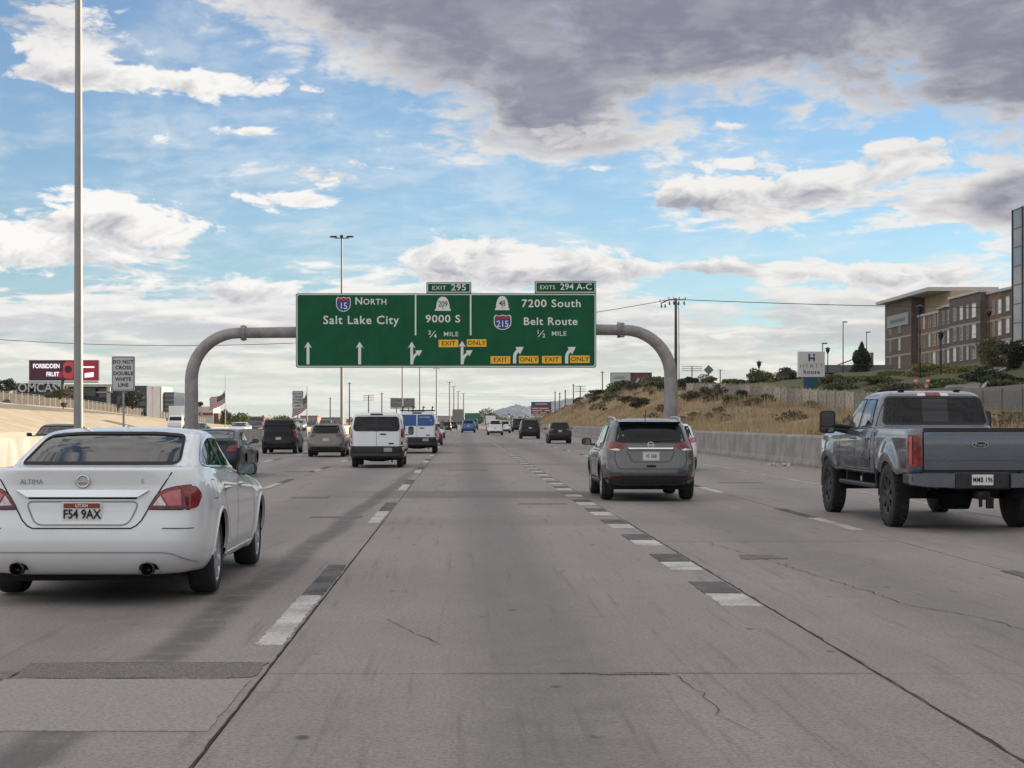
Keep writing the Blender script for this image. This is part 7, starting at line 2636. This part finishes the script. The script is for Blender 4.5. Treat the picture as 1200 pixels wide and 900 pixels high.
def build_flags():
    red, wh, bl = mat('flag red', (.30, .035, .045), .8), mat('flag white', (.62, .60, .58), .8), mat('flag blue', (.03, .045, .075), .8)
    pole = mat('flag pole', (.36, .35, .33), .5, .4)
    for px, d, ytop, y0, h, w, dir_, lab in ((264, 330, 439, 457.5, 22, 19, -1, 'United States flag at half mast on a pole right of the white store'), (360, 240, 452, 460.5, 27, 18, -1, 'limp United States flag beside the farther lane sign')):
        s = d / FPX
        b = at(px, 494, d)
        r = empty('flag', (b.x, d, 0), lab, 'flag')
        MB().tube([(0, 0, -.1), (0, 0, at(px, ytop, d).z)], [.10, .06], 8).build('flagpole', pole, r)
        zt = at(px, y0, d).z
        W_, H_ = w * s * 1.35, h * s
        nu, nv = 14, 13

        def P(u, v):
            # cloth hangs: the fly end droops and folds
            x = dir_ * W_ * (.05 + u * .72 - .06 * math.sin(u * 7 + v * 2))
            z = zt - v * H_ * .62 - u * H_ * .55 - .10 * H_ * math.sin(u * 5)
            y = .22 * s * w * .3 * math.sin(u * 9 + v * 1.5)
            return (x, y, z)
        for name, m, rows, u0 in (('stripe', red, range(0, 13, 2), 0), ('stripe', wh, range(1, 13, 2), 0)):
            for k in rows:
                us = np.linspace(.42 if k < 7 else 0, 1, nu)
                vs = []
                for u in us:
                    for v, o in ((k / 13, 0), ((k + 1) / 13, 0)):
                        vs.append(P(u, v))
                vs2 = [(x, y + .02, z) for x, y, z in vs]
                n = len(us)
                fs = [(2 * i, 2 * i + 1, 2 * i + 3, 2 * i + 2) for i in range(n - 1)]
                fs2 = [tuple(q + 2 * n for q in reversed(f)) for f in fs]
                MB().add(vs + vs2, fs + fs2, True).build(name, m, r, fix=False)
        us = np.linspace(0, .42, 8)
        vs = []
        for u in us:
            vs += [P(u, 0), P(u, 7 / 13)]
        n = len(us)
        fs = [(2 * i, 2 * i + 1, 2 * i + 3, 2 * i + 2) for i in range(n - 1)]
        c = MB().add(vs + [(x, y + .02, z) for x, y, z in vs], fs + [tuple(q + 2 * n for q in reversed(f)) for f in fs], True).build('canton', bl, r, fix=False)
        st = MB()
        for i in range(5):
            for j in range(4):
                x, y, z = P(.05 + i * .075, .06 + j * .13)
                q = H_ * .018
                st.prism([(x - q, z - q), (x + q, z - q), (x, z + q * 1.4)], y - .03, y - .01)
        st.build('stars', wh, c, kind='stuff')


def build_east_details():
    # raised parking deck left of the hotel
    d = 262.0
    a, b = at(965, 441, d), at(1048, 428, d)
    g = mat('deck grey', (.17, .165, .17), .8, var=.1)
    r = empty('parking_deck', (a.x, d, a.z), 'grey raised parking deck between the hotel sign and the hotel', 'parking deck')
    w = b.x - a.x
    MB().b2(0, w, 0, 9, .55, 1.75).build('parapet', g, r)
    MB().b2(.2, w - .2, .6, 8, .0, .54).build('beam', mat('deck shadow grey', (.06, .06, .062), .9), r)  # dark colour paints the shade under the deck
    m = MB()
    for k in range(5):
        m.b2(k * w / 4.6 + .2, k * w / 4.6 + .7, 1, 1.5, -3.5, .0)
    m.build('column', g, r)
    p0, p1 = at(979, 429, d), at(1000, 421, d)
    MB().tube([(p0.x - a.x, .3, p0.z - a.z), (p1.x - a.x, .3, p1.z - a.z)], .10, 6).build('ramp_rail', g, r)
    q0, q1 = at(1021, 430, d), at(1024, 413, d)
    MB().b2(q0.x - a.x, q1.x - a.x, .2, .8, q0.z - a.z, q1.z - a.z).build('stair_tower', g, r)
    # service road and pale wall below the hedges
    d = 165.0
    m = MB()
    pts = [(1036, 458), (1062, 448), (1096, 443), (1130, 452), (1096, 451), (1060, 456)]
    P = [at(x, y, 120 + (460 - y) * 4.5) for x, y in pts]
    rp = mat('ramp concrete', (.20, .185, .165), .9, var=.15)
    q = []
    for k in range(13):
        t = k / 12
        d_ = 118 + 70 * t
        xl = 31 + 26 * t
        q.append((xl, d_))
    V, F = [], []
    for xl, d_ in q:
        for dx in (0, 1.8, 3.6):
            V.append((xl + dx, d_, float(ground_z(xl + dx, d_)) + .10))
    for i in range(len(q) - 1):
        for j in range(2):
            F.append((i * 3 + j, i * 3 + j + 1, (i + 1) * 3 + j + 1, (i + 1) * 3 + j))
    MB().add(V, F, True).build('service_road', rp, kind='structure')
    k = MB()
    for i in range(len(q) - 1):
        a_, b_ = Vector((q[i][0] + 3.7, q[i][1], V[i * 3 + 2][2])), Vector((q[i + 1][0] + 3.7, q[i + 1][1], V[(i + 1) * 3 + 2][2]))
        k.loft([[(p.x, p.y, p.z - .3), (p.x + .25, p.y, p.z - .3), (p.x + .25, p.y, p.z + .35), (p.x, p.y, p.z + .35)] for p in (a_, b_)], True)
    k.build('kerb_wall', mat('kerb pale', (.36, .34, .31), .85), label='pale kerb wall along the ramp below the hotel hedges', cat='kerb')
    # two orange and white barricades
    og, wt = mat('barricade orange', (.62, .10, .03), .6), mat('barricade white', (.62, .60, .57), .6)
    for px, lean, lab in ((1075.5, -.12, 'left leaning orange and white barricade panel behind the pickup roof'), (1084.5, .14, 'right leaning orange and white barricade panel behind the pickup roof')):
        d = 150.0
        b = at(px, 460, d)
        t = at(px, 441.5, d)
        r = empty('barricade', (b.x, d, b.z), lab, 'barricade')
        h = t.z - b.z
        for i in range(6):
            z0, z1 = h * i / 6, h * (i + 1) / 6
            MB().prism([(-.16 + lean * z0 * 1.5, z0), (.16 + lean * z0 * 1.5, z0), (.16 + lean * z1 * 1.5, z1), (-.16 + lean * z1 * 1.5, z1)], -.03, .03).build('stripe', og if i % 2 else wt, r)
        MB().b2(-.3, .3, -.2, .2, -.6, .0).build('foot', BLACK_PLASTIC, r)


build_gantry()
build_signs()
build_poles()
build_flags()
build_east_details()


# ------------------------------------------------------------------ traffic
WHITE = paint('white', (.75, .76, .765), 0.0, .35, dirt=.07, coat=1.0)
GREY = paint('gunmetal', (.11, .11, .113), .55, .22)
BLUEGREY = paint('blue grey', (.130, .138, .165), .35, .2, coat=.9)
BLACKP = paint('black', (.008, .008, .009), 0, .3, coat=.15, spec=.25)
BRONZE = paint('bronze', (.16, .14, .132), .45)
DARKBLUE = paint('midnight blue', (.022, .026, .040), .2, coat=.3, spec=.3)
BLUE = paint('blue', (.035, .12, .30), .3)
RED = paint('red', (.23, .018, .028), .2)
MAROON = paint('dark maroon', (.03, .013, .014), .1, coat=.2, spec=.3)
SILVER = paint('silver', (.34, .34, .35), .6)
CREAM = paint('cream', (.62, .58, .50))
CHAR = paint('charcoal', (.020, .020, .024), .2, coat=.2, spec=.3)
TEAL = paint('teal', (.05, .16, .17), .3)
BOX_GREY = mat('truck box grey', (.21, .195, .19), .7, var=.12, scale=1.2)
TRAFFIC = 'vehicles driving ahead on the motorway'

park(make_sedan(WHITE, True), 95, 695, 140.5, 1.08, label='white saloon car close by in the left lane with chrome boot trim', cat='car', group=TRAFFIC)
park(make_suv(GREY, True, chars='V5 E6B'), 763.5, 585.5, 59.3, .94, label='dark grey crossover with silver roof rails right of the checkered line', cat='suv', group=TRAFFIC)
park(make_pickup(BLUEGREY), 1148, 616.7, 78, 1.22, label='blue grey crew cab pickup on big black off road tyres', cat='pickup truck', group=TRAFFIC)
park(make_van(WHITE), 441, 547.5, 31, 1.1, label='white passenger van with tinted rear windows and black bumper', cat='van', group=TRAFFIC)

bluewin = mat('window film blue', (.015, .07, .26), .3)
v2 = make_van(WHITE, decal=bluewin)
park(v2, 488.5, 531, 23.5, 1.1, label='white work van with blue printed rear windows and a ladder rack', cat='van', group=TRAFFIC)
m = MB()
for q in (-.7, -.2, .3, .75):
    m.tube([(q, .4, 2.06), (q, .4, 2.30), (q, 3.6, 2.30)], .03, 6)
for q in (.5, 1.8, 3.2):
    m.tube([(-.85, q, 2.12), (.85, q, 2.12)], .03, 6)
m.build('ladder_rack', BLACK_PLASTIC, v2)
mm = MB()
mm.b2(.12, .62, .10, .13, 1.76, 1.80)
mm.b2(.10, .72, .08, .11, 1.60, 1.64)
mm.b2(.10, .66, .08, .11, 1.54, 1.58)
mm.build('print', PLATE_WHITE, v2)

# white sedan of the same make-up, darker, half hidden by the near car
park(make_sedan(DARKBLUE, False, glass=mat('blue dark glass', (.012, .014, .018), .05)), 243, 559, 41, 1.08, label='dark blue saloon car half hidden behind the near white car', cat='car', group=TRAFFIC)
bs = make_suv(BLACKP, False, H=1.93, W=1.0, L=5.2, boxy=1.0, r=.40)
park(bs, 326, 531.5, 20.6, .94, label='big boxy black suv in the far left lane', cat='suv', group=TRAFFIC)
park(make_suv(BRONZE, False, H=1.64, W=.94, L=4.7, lens=DEEP_RED), 381.5, 535.3, 23.5, .94, label='bronze grey crossover with thin tail lights left of the white van', cat='suv', group=TRAFFIC)
park(make_sedan(RED, False), 506, 521.5, 13.6, 1.08, label='red car just right of the work van', cat='car', group=TRAFFIC)
park(make_suv(WHITE, False, H=1.66), 511.5, 513.6, 10.8, .94, label='white suv above the red car', cat='suv', group=TRAFFIC)
park(make_suv(MAROON, False, H=1.75, boxy=.6), 523.5, 505.4, 6.3, .94, label='dark maroon suv left of the box truck', cat='suv', group=TRAFFIC)
park(make_suv(CHAR, False, H=1.7), 531, 503.6, 5.5, .94, label='dark grey car tucked between the maroon suv and the box truck', cat='car', group=TRAFFIC)
park(make_suv(CHAR, False, H=1.72, boxy=.4), 497, 502.8, 6.0, .94, label='dark suv behind the roof of the work van', cat='suv', group=TRAFFIC)
park(make_box_truck(BOX_GREY, WHITE), 536.5, 500.0, 5.2, 1.4, label='grey box truck seen square from behind far ahead', cat='box truck', group=TRAFFIC)
park(make_suv(BLUE, False, H=1.62, skirt=False), 549, 507, 9.2, .94, label='bright blue suv far ahead in the centre lane', cat='suv', group=TRAFFIC)
park(make_suv(TEAL, False, H=1.75, boxy=.5), 554, 503.4, 7.2, .94, label='pale teal suv just beyond the blue suv', cat='suv', group=TRAFFIC)
wp = make_suv(WHITE, False, H=1.88, W=.98, L=5.3, boxy=.8, r=.40, rails=False)
park(wp, 580.5, 510.0, 9.6, .94, label='tall white suv ahead right of centre', cat='suv', group=TRAFFIC)
park(make_box_truck(WHITE, WHITE), 575, 504.8, 5.2, 1.4, label='small white box truck peeping out left of the tall white suv', cat='box truck', group=TRAFFIC, k=.62)
park(make_suv(WHITE, False, H=1.7), 591, 507.5, 8.6, .94, label='white suv right behind the tall white suv', cat='suv', group=TRAFFIC)
park(make_sedan(SILVER, False), 598, 503.2, 7.5, 1.08, label='silver car between the white suv and the dark suv', cat='car', group=TRAFFIC)
park(make_suv(CHAR, False, H=1.8, boxy=.7), 608, 505.9, 8.6, .94, label='dark green grey suv left of the black suv', cat='suv', group=TRAFFIC)
park(make_suv(BLACKP, False, H=1.80, W=.96, boxy=.5, plate_z=1.02), 621.5, 514.2, 12.4, .94, label='black suv with small white plate right of centre', cat='suv', group=TRAFFIC)
park(make_suv(CHAR, False, H=1.62, plate_z=.95), 656.5, 519.6, 15.2, .94, label='small charcoal suv near the right barrier', cat='suv', group=TRAFFIC)
park(make_suv(WHITE, False, H=1.62, lens=mat('pink lens', (.45, .10, .11), .2, coat=.5)), 789, 551, 33.5, .94, label='white car mostly hidden behind the grey crossover', cat='suv', group=TRAFFIC)

# oncoming traffic beyond the median
ONC = 'vehicles on the opposite carriageway'


def oncoming(o, px, yroof, d, H, label, cat, k=1.0):
    o.location = ((px - VPX) / FPX * d, d, -.014)
    o.rotation_euler = (0, 0, math.pi)
    o.scale = (k, k, k)
    tag(o, label, cat, ONC)


oncoming(make_sedan(BLACKP, False), 88, 499, 66, 1.4, 'black car roof showing over the median barrier at the far left', 'car', 1.02)
oncoming(make_box_truck(WHITE, WHITE), 215, 484, 250, 3.9, 'white truck on the opposite carriageway beside the left gantry leg', 'truck', .96)
oncoming(make_sedan(BLACKP, False), 236, 497, 140, 1.4, 'dark car on the opposite carriageway in front of the white store', 'car')
oncoming(make_sedan(WHITE, False), 285, 498, 175, 1.4, 'white car on the opposite carriageway in front of the green trees', 'car', 1.05)
oncoming(make_sedan(CHAR, False), 303, 497, 200, 1.4, 'dark grey car on the opposite carriageway behind the white one', 'car', 1.1)
oncoming(make_suv(SILVER, False, H=1.7), 352, 494, 230, 1.7, 'silver suv on the opposite carriageway below the second flag', 'suv', 1.1)
oncoming(make_sedan(BLACKP, False), 366, 496, 240, 1.4, 'black car on the opposite carriageway above the bronze suv', 'car', 1.1)
oncoming(make_suv(CHAR, False, H=1.66), 383, 495, 260, 1.66, 'dark suv on the opposite carriageway left of the white van', 'suv', 1.1)


# ------------------------------------------------------------------ morning air
def build_haze():
    m = bpy.data.materials.new('haze')
    m.use_nodes = True
    t = m.node_tree
    t.nodes.clear()
    v = t.nodes.new('ShaderNodeVolumePrincipled')
    v.inputs['Color'].default_value = (.66, .78, 1.0, 1)
    v.inputs['Density'].default_value = HAZE
    v.inputs['Anisotropy'].default_value = .2
    o = t.nodes.new('ShaderNodeOutputMaterial')
    t.links.new(v.outputs[0], o.inputs['Volume'])
    MB().b2(-13800, 13800, -700, 14200, -7.0, 240).build('haze', m, kind='stuff', label='thin pale morning haze over the plain', cat='haze')


HAZE = 3.2e-5
build_haze()
